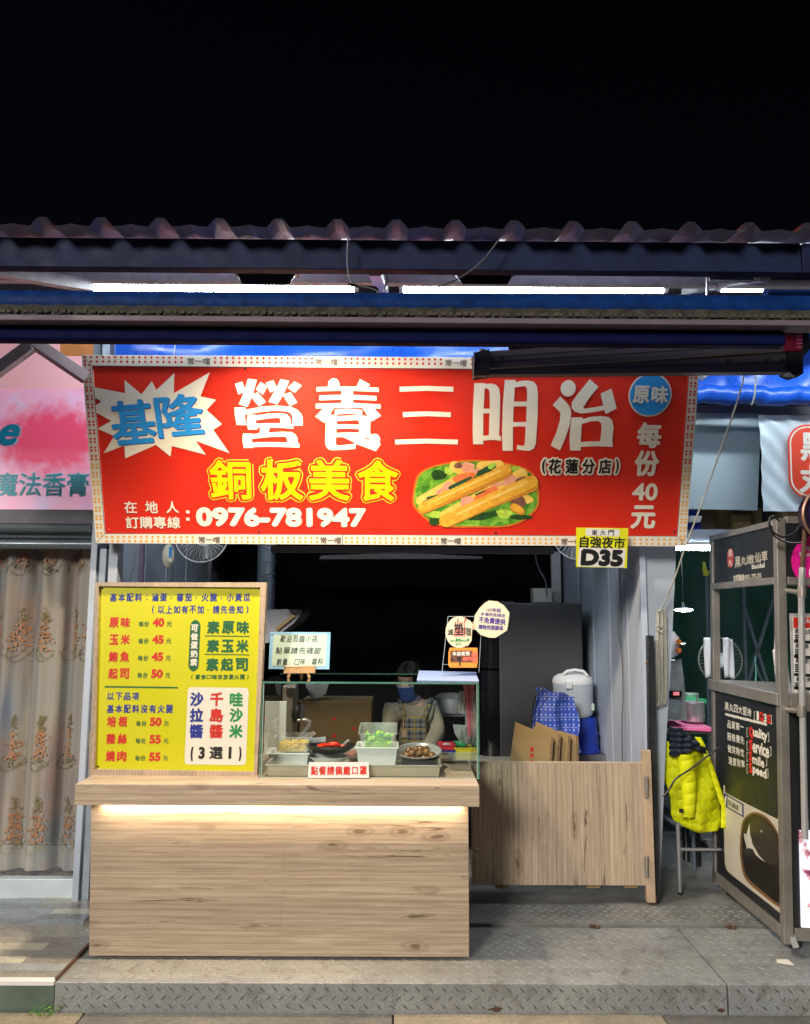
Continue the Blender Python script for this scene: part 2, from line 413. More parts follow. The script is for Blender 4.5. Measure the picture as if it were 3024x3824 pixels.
class Print:
    def __init__(s, pl, z=.001): s.pl = pl; s.z = z; s.m = MB()
    def quad(s, x0, y0, x1, y1, z=None):
        (a, b), (c, d) = s.pl.uv(x0, y1), s.pl.uv(x1, y0); z = s.z if z is None else z
        s.m.add([(a, b, z), (c, b, z), (c, d, z), (a, d, z)], [(0, 1, 2, 3)]); return s
    def poly(s, outer, holes=(), tf=None, z=None, uvs=False):
        z = s.z if z is None else z
        cv = (lambda p: p) if uvs else (lambda p: s.pl.uv(*(tf(p) if tf else p)))
        loops = [[Vector((*cv(p), 0)) for p in l] for l in [outer, *holes]]
        flat = [q for l in loops for q in l]; tri = tessellate_polygon(loops)
        fs = []
        for t in tri:
            a, b, c = (flat[i] for i in t)
            fs.append(tuple(t) if (b - a).cross(c - a).z > 0 else tuple(reversed(t)))
        s.m.add([(q.x, q.y, z) for q in flat], fs); return s
    def disc(s, cx, cy, r, seg=20, z=None, ry=None):
        u, v = s.pl.uv(cx, cy); ru = abs(s.pl.uv(cx + r, cy)[0] - u); rv = ru if ry is None else ru * ry / r; z = s.z if z is None else z
        s.m.add([(u + ru * math.cos(2 * math.pi * k / seg), v + rv * math.sin(2 * math.pi * k / seg), z) for k in range(seg)], [tuple(range(seg))]); return s
    def rrect(s, x0, y0, x1, y1, r, z=None):
        (a, b), (c, d) = s.pl.uv(x0, y1), s.pl.uv(x1, y0); rr = abs(s.pl.uv(x0 + r, y1)[0] - a); pts = []
        for cx, cy, t0 in ((c - rr, d - rr, 0), (a + rr, d - rr, 90), (a + rr, b + rr, 180), (c - rr, b + rr, 270)):
            for k in range(7): t = R(t0 + 15 * k); pts.append((cx + rr * math.cos(t), cy + rr * math.sin(t)))
        return s.poly(pts, uvs=True, z=z)
    def text(s, st, x0, y0, x1, y1, bold=0, rot=0, shear=0, rib_only=False, uvbox=None, z=None, corner=None):
        """bold: stroke fattening as a share of the letter height"""
        vs, fs, ed = glyphs(st); z = s.z if z is None else z
        ax = min(v[0] for v in vs); bx = max(v[0] for v in vs); ay = min(v[1] for v in vs); by = max(v[1] for v in vs)
        if uvbox: a, b, c, d = uvbox
        else: (a, b), (c, d) = s.pl.uv(x0, y1), s.pl.uv(x1, y0)
        h = (d - b); e = bold * h; a += e; b += e; c -= e; d -= e
        sx = (c - a) / (bx - ax); sy = (d - b) / max(by - ay, .12)
        if by - ay < .12: b = (b + d) / 2; sy = sx
        mx, my = (a + c) / 2, (b + d) / 2; cr, sr = math.cos(R(rot)), math.sin(R(rot)); out = []
        for x, y in vs:
            u = a + (x - ax) * sx - mx; v = b + (y - ay) * sy - my; u += v * shear
            out.append((mx + u * cr - v * sr, my + u * sr + v * cr))
        if not rib_only:
            base = len(s.m.v); s.m.v += [Vector((u, v, z)) for u, v in out]
            for f in fs:
                s.m.f.append(tuple(base + i for i in f))
        if e > 0:
            deg = 8 if e > .002 else 6
            for i, (p, q) in enumerate(ed):
                A = Vector(out[p]); B = Vector(out[q]); D = B - A
                if D.length < 1e-7: continue
                N = Vector((-D.y, D.x)).normalized() * e; zz = z + .00003 * (1 + i % 6)
                base = len(s.m.v)
                s.m.v += [Vector((*k, zz)) for k in (A - N, B - N, B + N, A + N)]; s.m.f.append((base, base + 1, base + 2, base + 3))
                if deg == 8 or i % 2 == 0:
                    base = len(s.m.v); zz += .0002
                    s.m.v += [Vector((A.x + e * math.cos(2 * math.pi * k / deg), A.y + e * math.sin(2 * math.pi * k / deg), zz)) for k in range(deg)]
                    s.m.f.append(tuple(range(base, base + deg)))
        return s
    def build(s, name, mat, parent, label=None, kind=None):
        # every face turned to the front
        v = s.m.v; ff = []
        for f in s.m.f:
            a, b, c = v[f[0]], v[f[1]], v[f[2]]
            ff.append(f if (b - a).cross(c - a).z >= 0 else tuple(reversed(f)))
        s.m.f = ff
        return s.m.build(name, mat, parent, local=True, label=label, kind=kind)
def slab(pl, parent, name, mat, x0, y0, x1, y1, th, z1=0.0, bevel=.0, label=None):
    (a, b), (c, d) = pl.uv(x0, y1), pl.uv(x1, y0)
    return MB().box(a, c, b, d, z1 - th, z1).build(name, mat, parent, local=True, bevel=bevel, label=label)
def plate(pl, parent, name, mat, pts, th, z1=0.0, label=None):
    """pixel outline laid on the plane, with thickness th behind z1"""
    q = [pl.uv(*p) for p in pts]; n = len(q)
    tri = tessellate_polygon([[Vector((*k, 0)) for k in q]])
    fs = [tuple(t) for t in tri] + [tuple(i + n for i in reversed(t)) for t in tri] + [(i, (i + 1) % n, (i + 1) % n + n, i + n) for i in range(n)]
    return MB().add([(*k, z1) for k in q] + [(*k, z1 - th) for k in q], fs).build(name, mat, parent, local=True, label=label)

# ================================================================== the setting
YF = G(1500, 3672, 0).y              # front edge of the raised steel floor
XL = G(205, 3668, 0).x               # where it meets the neighbour's floor
ZG = P(1500, 3783, YF).z             # street level
XJ = G(2712, 3672, 0).x              # joint between two deck plates
m_st, n_, b_ = nodes('paving_stone')
v_ = coords(n_); f1 = noise(n_, v_, 3.5, 9, .65, .3); f2 = noise(n_, v_, 60, 4, .7)
c_ = ramp(n_, f1, [(.3, (.15, .14, .12)), (.5, (.25, .23, .20)), (.7, (.34, .31, .26))])
c_ = mix(n_, ramp(n_, f2, [(.35, .5), (.6, 0.0)]), c_, (.10, .095, .085))
n_.links.new(c_, b_.inputs['Base Color']); b_.inputs['Roughness'].default_value = .7; bump(n_, b_, f2, .5, .004)
def stone(name, k):
    m = m_st.copy(); m.name = name; n = m.node_tree; b = n.nodes['Principled BSDF']
    l = b.inputs['Base Color'].links[0].from_socket
    n.links.new(mix(n, 1.0, l, k, 'MULTIPLY'), b.inputs['Base Color']); return m
MT['stoneA'] = stone('beige_paving', (1.25, 1.18, 1.0)); MT['stoneB'] = stone('grey_paving', (.62, .66, .68))
struct(MB().box(-60, 60, -40, 60, ZG - .3, ZG - .035).build('ground', 'grit'))
pave = thing('pavement', None, None, (0, 0, ZG)); pave['kind'] = 'structure'
xs = [-3.2, G(300, 3800, ZG).x, G(1468, 3800, ZG).x, G(2480, 3800, ZG).x, 3.6]
for r_, (ya, yb) in enumerate(((YF - .62, YF - .004), (YF - 1.25, YF - .625), (YF - 1.9, YF - 1.255))):
    for i in range(4):
        a = xs[i] + (.25 * r_ if i else 0); b = xs[i + 1] + (.25 * r_ if i < 3 else 0)
        MB().box(a + .003, b - .003, ya, yb, ZG - .04, ZG - .002 * ((i + r_) % 2)).build('paving_slab', 'stoneA' if (i + r_) % 2 == 0 else 'stoneB', pave, bevel=.004)
# steel deck
m_dk, n_, b_ = nodes('deck_plate')
v_ = coords(n_); f1 = noise(n_, v_, 2.2, 8, .65, .5); f2 = noise(n_, v_, 14, 7, .7, .6); f3 = noise(n_, v_, 110, 3, .6)
c_ = ramp(n_, f1, [(.3, (.24, .25, .25)), (.55, (.35, .365, .365)), (.75, (.44, .45, .43))])
c_ = mix(n_, ramp(n_, f2, [(.5, 0.0), (.68, .55)]), c_, (.12, .10, .08)); c_ = mix(n_, ramp(n_, f3, [(.4, .35), (.6, 0.0)]), c_, (.10, .10, .10))
n_.links.new(c_, b_.inputs['Base Color']); b_.inputs['Metallic'].default_value = .15
n_.links.new(ramp(n_, f2, [(.3, .38), (.7, .62)]), b_.inputs['Roughness']); bump(n_, b_, f3, .25, .001)
MT['deck'] = m_dk
MT['ridge_face'] = M('dark_tread', (.12, .125, .13), .7, var=.3, scale=20, spec=.15)  # tread on the step face, coloured darker than the tread on top
m_rg = m_dk.copy(); m_rg.name = 'worn_tread'; n_ = m_rg.node_tree; b_ = n_.nodes['Principled BSDF']
n_.links.new(mix(n_, 1.0, b_.inputs['Base Color'].links[0].from_socket, (1.05, 1.05, 1.05), 'MULTIPLY'), b_.inputs['Base Color']); b_.inputs['Metallic'].default_value = 0; b_.inputs['Specular IOR Level'].default_value = .2; MT['ridge'] = m_rg
def ridges(x0, x1, a0, a1, step, onto, h=.0016, ln=.0165, wd=.0036):
    m = MB(); nx = int((x1 - x0) / step); astep = step * .62; na = int((a1 - a0) / astep); r = random.Random(3)
    for i in range(nx):
        for j in range(na):
            cx = x0 + (i + .5) * step; cx += (j % 2) * step * .5; ca = a0 + (j + .5) * astep; t = R(42 if j % 2 else -42) + r.uniform(-.05, .05)
            hh = h * r.uniform(.6, 1.1)
            dx, da = math.cos(t) * ln, math.sin(t) * ln; ex, ea = -math.sin(t) * wd, math.cos(t) * wd
            q = [(-dx, -da, 0), (ex, ea, 0), (dx, da, 0), (-ex, -ea, 0), (-dx * .5, -da * .5, hh), (dx * .5, da * .5, hh)]
            m.add([onto(cx + u, ca + v, k) for u, v, k in q], [(0, 4, 1), (1, 4, 5), (1, 5, 2), (2, 5, 3), (3, 5, 4), (3, 4, 0)])
    return m
YS = G(1800, 3462, 0).y              # small ledge inside
deck = thing('steel_platform', None, None, (0, YF, 0)); deck['kind'] = 'structure'
for a, b in ((XL, XJ - .003), (XJ + .003, 4.2)):
    MB().box(a, b, YF, YS - .002, ZG - .03, 0).build('deck_plate', 'deck', deck, bevel=.003)
ridges(XL + .02, XJ - .02, YF + .008, YS - .01, .050, lambda x, y, h: (x, y, h + .0002)).build('tread_pattern', 'ridge', deck, kind='stuff')
ridges(XJ + .02, 2.5, YF + .008, YS - .01, .050, lambda x, y, h: (x, y, h + .0002)).build('tread_pattern', 'ridge', deck, kind='stuff')
ridges(XL + .02, XJ - .015, ZG + .006, -.001, .050, lambda x, z, h: (x, YF - .0002 - h, z), .0022).build('tread_pattern', 'ridge_face', deck, kind='stuff')
ridges(XJ + .015, 2.5, ZG + .006, -.001, .050, lambda x, z, h: (x, YF - .0002 - h, z), .0022).build('tread_pattern', 'ridge_face', deck, kind='stuff')
struct(MB().box(G(300, 3462, 0).x, 4.4, YS, 12, -.10, .018).build('inner_floor', 'grit', bevel=.004))
ridges(.2, 1.9, YS + .01, YS + .24, .050, lambda x, y, h: (x, y, h + .0184)).build('tread_pattern', 'ridge', deck, kind='stuff')
for px in (2203, 2702):
    g = G(px, 3450, 0); m = MB().ball((g.x, YS - .008, .010), (.016, .008, .010), 8, 5).ball((g.x + .022, YS - .01, .006), (.012, .01, .008), 7, 4)
    fin(m.build('rust_lump', 'rust'), 'small rusty lump on the steel ledge ' + ('beneath the wooden gate' if px < 2500 else 'beside the far wheel of the black cart'), 'debris')
g = G(2932, 3600, 0)
fin(MB().add([(g.x - .03, g.y + .01, .001), (g.x + .03, g.y - .015, .001), (g.x + .025, g.y + .03, .006), (g.x - .02, g.y + .035, .004)], [(0, 1, 2, 3)]).build('paper_scrap', 'cream', solid=.001), 'torn pale paper scrap lying on the steel deck by the cart wheel', 'litter')
# weeds in the corner
m = MB(); r = random.Random(5); g = P(165, 3795, YF - .03)
for i in range(16):
    a = r.uniform(0, 6.28); l = r.uniform(.008, .02); o = Vector((r.uniform(-.05, .05), r.uniform(-.02, .01), r.uniform(.005, .045))); c = Vector((g.x, g.y, ZG)) + o
    d = Vector((math.cos(a), math.sin(a) * .5, .35)) * l; e = Vector((-math.sin(a), math.cos(a), .1)) * l * .4
    m.add([c, c + d * .5 + e, c + d, c + d * .5 - e], [(0, 1, 2, 3)]); m.tube([Vector((g.x + o.x * .3, g.y, ZG - .004)), c], .0008, 4)
fin(m.build('weed', M('weed_leaf', (.10, .32, .02), .5, var=.3)), 'small green weed growing in the corner below the steel step', 'plant')

# ================================================================== neighbour on the left
YN = 4.22
xN = G(240, 3640, 0).x
fl = thing('vinyl_floor', None, None, (0, 3.4, 0)); fl['kind'] = 'structure'
tones = [(.20, .19, .17), (.27, .26, .22), (.35, .34, .29), (.16, .18, .19), (.24, .27, .28), (.42, .40, .32), (.30, .26, .22)]
pm = [M('vinyl_plank_%s' % q, tuple(min(1, z * 1.35) for z in t), .3, var=.2, scale=12) for q, t in zip(('umber', 'olive', 'sand', 'slate', 'teal', 'straw', 'tan'), tones)]
r = random.Random(11); yy = YF + .03; k = 0
while yy < YN + 1.2:
    x = -3.4 + r.uniform(0, .3)
    while x < XL - .01:
        l = r.uniform(.22, .42); xe = min(x + l, XL - .002)
        MB().box(x, xe - .001, yy, yy + .067, -.012, .0 + .0003 * (k % 3)).build('floor_plank', pm[r.randrange(7)], fl); x += l; k += 1
    yy += .068
MB().box(-3.4, XL - .002, YF + .03, YN + 1.3, -.03, -.0125).build('underlay', 'grit', fl)
struct(MB().box(-3.4, XL - .003, YF - .005, YF + .028, -.012, .006).build('step_nosing', 'white', bevel=.002))
struct(MB().box(-3.4, XL - .003, YF + .004, YF + .06, ZG - .02, -.0125).build('step_riser', M('glazed_riser', (.12, .17, .14), .15, var=.3, scale=5)))
# wedge trim where the two floors meet
fin(MB().bar((XL - .002, YF + .01, .003), (XL - .002, YS - .01, .003), .012, .012).build('floor_trim', 'rust'), 'thin rusty strip between the vinyl floor and the steel deck', 'trim')

Q = Plane(P(-620, 1902, YN), P(350, 1902, YN), P(-620, 1270, YN))
m_pk, n_, b_ = nodes('pink_banner_print')
v_ = coords(n_); f1 = noise(n_, v_, 5, 8, .6, .6); f2 = noise(n_, v_, 16, 5, .6)
gx = n_.nodes.new('ShaderNodeTexGradient'); gx.gradient_type = 'SPHERICAL'
cx, cy = Q.uv(190, 1640)
mp = n_.nodes.new('ShaderNodeMapping'); tc = n_.nodes.new('ShaderNodeTexCoord'); mp.vector_type = 'TEXTURE'
mp.inputs['Location'].default_value = (cx, cy, 0); mp.inputs['Scale'].default_value = (.42, .26, 1)
n_.links.new(tc.outputs['Object'], mp.inputs[0]); n_.links.new(mp.outputs[0], gx.inputs[0])
c_ = ramp(n_, f1, [(.3, (.62, .38, .62)), (.5, (.80, .38, .52)), (.7, (.62, .46, .66))])
k_ = math_(n_, 'ADD', gx.outputs['Fac'], math_(n_, 'MULTIPLY', math_(n_, 'SUBTRACT', f2, .5), .8))
c_ = mix(n_, ramp(n_, k_, [(.12, 0.0), (.55, .95)]), c_, (.72, .06, .14))
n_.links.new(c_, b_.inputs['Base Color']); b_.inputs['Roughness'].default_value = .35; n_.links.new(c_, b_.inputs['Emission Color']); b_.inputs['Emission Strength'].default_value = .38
pk = Q.thing('pink_banner', 'pink printed banner with teal lettering above the rolled shutter', 'banner')
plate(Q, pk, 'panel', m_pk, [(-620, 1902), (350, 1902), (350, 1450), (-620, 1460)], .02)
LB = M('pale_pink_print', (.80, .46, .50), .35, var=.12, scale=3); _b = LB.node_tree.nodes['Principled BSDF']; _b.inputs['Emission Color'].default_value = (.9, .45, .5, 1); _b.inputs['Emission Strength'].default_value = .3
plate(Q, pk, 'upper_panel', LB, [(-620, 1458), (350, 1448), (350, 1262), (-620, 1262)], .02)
plate(Q, pk, 'orange_panel', M('orange_print', (.78, .30, .10), .35), [(225, 1330), (350, 1330), (350, 1262), (225, 1262)], .012, .003)
MT['cyan'] = M('cyan_print', (.02, .42, .66), .4); MT['teal'] = M('teal_print', (.08, .56, .68), .4); MT['palepink'] = M('halo_print', (.78, .70, .82), .4)
Print(Q, .001).text('魔法香膏', -25, 1762, 337, 1856, .03).text('e', -4, 1582, 80, 1668, .045, shear=.3).build('lettering_halo', 'palepink', pk)
Print(Q, .004).text('魔法香膏', -21, 1766, 333, 1852, .010).build('lettering', 'teal', pk)
Print(Q, .004).text('e', -8, 1584, 74, 1664, .07, shear=.35).build('lettering', 'cyan', pk)
# shutter box
sh = thing('shutter_box', 'blue grey rolled shutter housing over the curtained door', 'shutter', P(150, 2045, YN))
MB().pbox(-620, 1904, 352, 1950, YN - .02, YN + .25).build('upper_rail', 'steel_d', sh)
def arc(y0, y1, bul):
    a = P(0, y0, YN).z; b = P(0, y1, YN).z
    return [(YN - bul * math.sin(math.pi * k / 8), a + (b - a) * k / 8) for k in range(9)]
def extr(prof, x0, x1):
    m = MB(); n = len(prof); m.add([(x0, y, z) for y, z in prof] + [(x1, y, z) for y, z in prof], [(i, i + 1, i + 1 + n, i + n) for i in range(n - 1)]); return m
MT['shut'] = M('shutter_coating', (.17, .22, .25), .35, .4, var=.08)
xa, xb = P(-620, 1980, YN).x, P(352, 1980, YN).x
extr(arc(1952, 1996, .05), xa, xb).build('housing', 'shut', sh, smooth=True)
extr(arc(1998, 2012, .03), xa, xb).build('slat', 'shut', sh, smooth=True)
extr(arc(2014, 2048, .02), xa, xb).build('slat', 'shut', sh, smooth=True)
# door frame, curtain
dr = thing('glass_door', 'glazed shop door with white sill, pink lace curtain hanging behind it', 'door', P(150, 3370, YN))
MB().pbox(-620, 3283, 308, 3368, YN, YN + .05).build('sill', M('white_sill', (.62, .70, .74), .4), dr, bevel=.003)
xr = P(326, 3300, YN).x
MB().box(xr - .03, xr + .02, YN - .03, YN + .06, 0, P(326, 2050, YN).z).build('frame', M('blue_grey_frame', (.26, .31, .37), .4, .3), dr, bevel=.003)
xa = P(-620, 2500, YN).x; zb = P(100, 3283, YN).z; zt = P(100, 2050, YN).z
MB().add([(xa, YN + .02, zb), (xr - .03, YN + .02, zb), (xr - .03, YN + .02, zt), (xa, YN + .02, zt)], [(0, 1, 2, 3)]).build('pane', GLASS('door_glass', (.90, .95, .98), .9, .02), dr)
cu = thing('lace_curtain', 'sheer pinkish lace curtain with embroidered flower sprays behind the glass door', 'curtain', (xr - .6, YN + .13, zb))
m_c, n_, b_ = nodes('sheer_curtain')
v_ = coords(n_, (3.2, 1, .22)); f1 = noise(n_, v_, 2.2, 3); v2 = coords(n_, (.7, .7, 1.1)); f2 = noise(n_, v2, 1.6, 3)
c_ = ramp(n_, f2, [(.34, (.15, .18, .26)), (.44, (.24, .24, .24)), (.54, (.34, .22, .18)), (.66, (.19, .21, .22))])
c_ = mix(n_, ramp(n_, f1, [(.46, 0.0), (.58, .7)]), c_, (.50, .42, .33))
n_.links.new(c_, b_.inputs['Base Color']); b_.inputs['Roughness'].default_value = .8; b_.inputs['Alpha'].default_value = .86
MT['curtain'] = m_c
def fold(x): return .028 * math.sin(x * 31) + .014 * math.sin(x * 67 + 1.1) + .008 * math.sin(x * 13)
def cfn(u, v):
    x = xa + (xr - .015 - xa) * u; return (x, YN + .13 + fold(x) * (1 - .25 * v), zb + .005 + (zt - zb + .02) * v)
MB().grid(cfn, 520, 6).build('fabric', 'curtain', cu, smooth=True)
m = MB(); m2 = MB(); r = random.Random(2)
def leafd(mm, x, z, a, l, wd):
    d = Vector((math.cos(a), 0, math.sin(a))) * l; e = Vector((-math.sin(a), 0, math.cos(a))) * wd
    pts = []
    for q in (Vector((0, 0, 0)), d * .4 + e, d, d * .4 - e): X = x + q.x; pts.append((X, YN + .126 + fold(X) - .003, z + q.z))
    mm.add(pts, [(0, 1, 2, 3)])
for row, (py, xs_) in enumerate(((2395, (-430, -330, -220, -120, -20, 80, 170, 268, 340)), (2800, (-370, -260, -160, -55, 50, 155, 250)), (3110, (-370, -260, -160, -55, 50, 145, 250)), (2075, (10, 95, 195, 290)))):
    for px in xs_:
        c = P(px, py, YN + .13)
        for k in range(95):
            t = r.uniform(0, 1); rr = (.055 if row != 1 else .045) * (1 - t * .7); x = c.x + r.gauss(0, .5) * rr; z = c.z + (t - .35) * .26
            (leafd(m, x, z, r.uniform(0, 6.28), r.uniform(.010, .02), .006) if abs(t - .45) < .28 else leafd(m2, x, z, r.uniform(.6, 2.5), r.uniform(.012, .024), .0035))
        for k in range(14):
            t = k / 13 * 3.6; leafd(m2, c.x + .055 * math.cos(t + 2.2), c.z - .05 + .05 * math.sin(t + 2.6), t + 4, .016, .003)
m.build('embroidery', M('copper_thread', (.50, .22, .10), .6, var=.2), cu, kind='stuff')
m2.build('embroidery', M('olive_thread', (.22, .17, .06), .6, var=.3), cu, kind='stuff')
struct(MB().box(xa - .3, xr + .0, YN + .62, YN + .66, -.0, 3.0).build('neighbour_wall', M('dusky_back', (.22, .17, .24), .8, var=.3, scale=1.2)))
# steel struts in front of the banner
for i, (p, q, mt, lb) in enumerate((((-60, 1420), (118, 1290), 'galv', 'short pale steel strut crossing the pink banner at the far left'), ((120, 1275), (322, 1412), M('brown_grey_paint', (.16, .12, .13), .5, .2), 'brown grey steel brace running from the blue beam down to the red sign'))):
    a, b = P(*p, 3.62), P(*q, 3.62 + .15 * i)
    fin(MB().bar(a, b, .045, .055).build('steel_strut', mt, bevel=.003), lb, 'strut')

# ================================================================== roof, beam, lights, awning
YR = 2.78; rf = thing('metal_roof', 'corrugated red and grey sheet metal roof over the stall', 'roof', P(1512, 850, YR))
zr = P(1512, 853, YR).z; x0r = P(155, 830, YR).x; pit = (P(2579, 830, YR).x - x0r) / 11
prof = []
for k in range(-12, 26):
    c = x0r + k * pit
    for dx, dz in ((-.042, 0), (-.026, .022), (-.014, .034), (.014, .034), (.026, .022), (.042, 0), (pit * .5 - .03, .003), (pit * .5, .009), (pit * .5 + .03, .003)): prof.append((c + dx, zr + dz))
def sheet(y0, y1, dz):
    n = len(prof); m = MB(); r = random.Random(1)
    m.add([(x, y0, z + dz) for x, z in prof] + [(x, 2.905, z + dz + .016) for x, z in prof] + [(x, y1, z + dz + .016 + (y1 - 2.905) * .37) for x, z in prof], [(i + k, i + 1 + k, i + 1 + n + k, i + n + k) for k in (0, n) for i in range(n - 1)]); return m
m_rf, n_, b_ = nodes('sheet_underside')
g_ = n_.nodes.new('ShaderNodeNewGeometry'); v_ = coords(n_)
c_ = mix(n_, g_.outputs['Backfacing'], (.22, .03, .02), (.32, .29, .42))
c_ = mix(n_, ramp(n_, noise(n_, v_, 6, 5), [(.4, .4), (.65, 0.0)]), c_, (.17, .15, .22))
n_.links.new(c_, b_.inputs['Base Color']); b_.inputs['Roughness'].default_value = .5
sheet(YR, 7.5, 0).build('roof_sheet', m_rf, rf, solid=.0)
zbt = P(1512, 887, 2.84).z
bm = MB().box(-3.4, P(2990, 950, 2.88).x, 2.88, 2.93, P(1512, 1006, 2.88).z, zr + .004).build('roof_beam', 'navy', bevel=.003)
fin(bm, 'long dark navy box beam running under the roof edge across the front', 'beam')
bm = MB().box(P(2990, 950, 2.88).x + .004, 3.3, 2.876, 2.93, P(1512, 1008, 2.88).z, zr + .002).build('roof_beam', 'navy', bevel=.003)
fin(bm, 'short end piece of navy beam continuing to the right picture edge', 'beam')
# purlins and rafters
zP = P(1512, 1057, 3.40).z
fin(MB().box(-1.95, 3.2, 3.40, 3.44, zP, zP + .075).build('purlin', 'galv', bevel=.002), 'galvanised steel purlin crossing behind the floodlights above the tubes', 'purlin')
fin(MB().box(-3.4, 3.2, 4.32, 4.38, 3.0, 3.10).build('purlin', 'galv', bevel=.002), 'galvanised steel purlin farther back under the roof sheet', 'purlin')
fin(MB().bar(P(-60, 1000, 2.95), P(330, 1068, 3.40), .05, .05).build('rafter', 'galv', bevel=.002), 'slanting galvanised rafter at the left end of the roof', 'rafter')
fin(MB().bar(P(1400, 1008, 2.93), P(1432, 1085, 3.75), .05, .045).build('rafter', 'grey_st', bevel=.002), 'short grey rafter running back between the two floodlights', 'rafter')
fin(MB().bar(P(2860, 1030, 2.95), P(2560, 1085, 3.9), .04, .04).build('rafter', 'galv', bevel=.002), 'slanting galvanised rafter at the right end above the blue awning', 'rafter')
# fluorescent lamps
def tube_lamp(x0, x1, y, Y, lb, group='fluorescent tubes', em='tube', r=.019, housing=True):
    a, b = P(x0, y, Y), P(x1, y, Y); t = thing('tube_light', lb, 'lamp', (a + b) / 2, group)
    d = (b - a).normalized()
    MB().cyl(a, b, r, 12).build('tube', em, t, smooth=True)
    for e, s in ((a, -1), (b, 1)): MB().cyl(e, e + d * .02 * s, r * 1.05, 12).build('end_cap', 'plw', t)
    if housing: MB().bar(a + Vector((0, .0, r + .014)) - d * .035, b + Vector((0, 0, r + .014)) + d * .035, .05, .022).build('housing', 'plw', t, bevel=.002)
    return t
tube_lamp(352, 1322, 1074, 3.6, 'bright white tube lamp glowing above the left half of the sign')
tube_lamp(1506, 2476, 1079, 3.6, 'bright white tube lamp glowing above the right half of the sign')
tube_lamp(2690, 3680, 1075, 3.95, 'lit tube lamp at the right end, half hidden by the blue awning cloth')
fin(MB().cyl(P(2858, 1096, 3.5), P(3400, 1094, 3.5), .030, 20).build('rolled_cloth', 'awnblue', smooth=True), 'roll of blue awning cloth covering part of the rightmost tube lamp', 'awning')
# floodlights, hung from the beam, shining back down on the sign
def flood(x0, x1, lb, on=True):
    Y0 = 3.02; a, b = P(x0, 1004, Y0), P(x1, 1004, Y0); c = (a + b) / 2
    t = thing('floodlight', lb, 'lamp', c, 'black floodlights under the beam')
    zl = P(x0, 1062, Y0).z; wd = b.x - a.x; i = .035
    MB().add([(a.x, Y0, a.z), (b.x, Y0, a.z), (b.x - i, Y0 - .0, zl), (a.x + i, Y0, zl), (a.x, Y0 + .05, a.z), (b.x, Y0 + .05, a.z), (b.x - i, Y0 + .085, zl + .06), (a.x + i, Y0 + .085, zl + .06)],
             [(0, 3, 2, 1), (4, 5, 6, 7), (0, 1, 5, 4), (1, 2, 6, 5), (2, 3, 7, 6), (3, 0, 4, 7)]).build('housing', 'black', t, bevel=.004)
    MB().add([(a.x + .02, Y0 + .0535, a.z - .01), (b.x - .02, Y0 + .0535, a.z - .01), (b.x - .045, Y0 + .072, zl + .088), (a.x + .045, Y0 + .072, zl + .088)], [(0, 1, 2, 3)]).build('lens', 'flood' if on else 'fridgedoor', t)
    for s in (a.x + .004, b.x - .004): MB().bar((s, Y0 + .03, a.z + .03), (s, Y0 + .03, zl + .05), .006, .03, (0, 1, 0)).build('bracket', 'steel_d', t)
    MB().bar((c.x, Y0 - .03, a.z + .035), (c.x, Y0 + .03, a.z + .035), .12, .006).build('mount', 'steel_d', t)
    if not on: return t
    ld = bpy.data.lights.new('floodlight_beam', 'SPOT'); ld.energy = 165; ld.color = (1, .80, .56); ld.spot_size = R(150); ld.spot_blend = .8; ld.shadow_soft_size = .07
    lo = bpy.data.objects.new('floodlight_beam', ld); C.objects.link(lo); lo.parent = t
    lo.location = Vector((0, .125, -.035)); lo.rotation_euler = Vector((-.14, -.27, 1)).to_track_quat('Z', 'Y').to_euler(); return t
flood(872, 1114, 'left black floodlight hanging under the navy roof beam')
flood(1692, 1928, 'right black floodlight hanging under the navy roof beam', False)
# cables
def wire(pts, rad, mt, name, lb, cat='cable', Y=None):
    q = []
    n = len(pts)
    for i in range(n - 1):
        p0 = pts[max(i - 1, 0)]; p1 = pts[i]; p2 = pts[i + 1]; p3 = pts[min(i + 2, n - 1)]
        for k in range(5):
            t = k / 5; q.append(tuple(.5 * (2 * b + (c - a) * t + (2 * a - 5 * b + 4 * c - d) * t * t + (3 * b - a - 3 * c + d) * t ** 3) for a, b, c, d in zip(p0, p1, p2, p3)))
    q.append(tuple(pts[-1])); return fin(MB().tube(q, rad, 6).build(name, mt, smooth=True), lb, cat)
pp = lambda L, Y: [tuple(P(x, y, Y)) for x, y in L]
wire(pp([(1300, 885), (1296, 960), (1302, 1030), (1330, 1062), (1380, 1075), (1420, 1092)], 2.80), .003, 'steel_d', 'cable', 'thin dark cable looping down over the beam between the floodlights')
wire(pp([(1868, 888), (1800, 975), (1720, 1035), (1635, 1074)], 2.80), .003, 'steel_d', 'cable', 'thin dark cable slanting across the beam to the right tube lamp')
wire(pp([(1440, 1005), (1442, 1050), (1432, 1088)], 2.98), .004, 'plw', 'cable', 'white cable hanging from the beam beside the grey rafter')
wire(pp([(1300, 1062), (1350, 1070), (1400, 1075), (1410, 1090)], 3.0), .006, 'black', 'cable', 'black cable knot hanging at the gap between the two tube lamps')
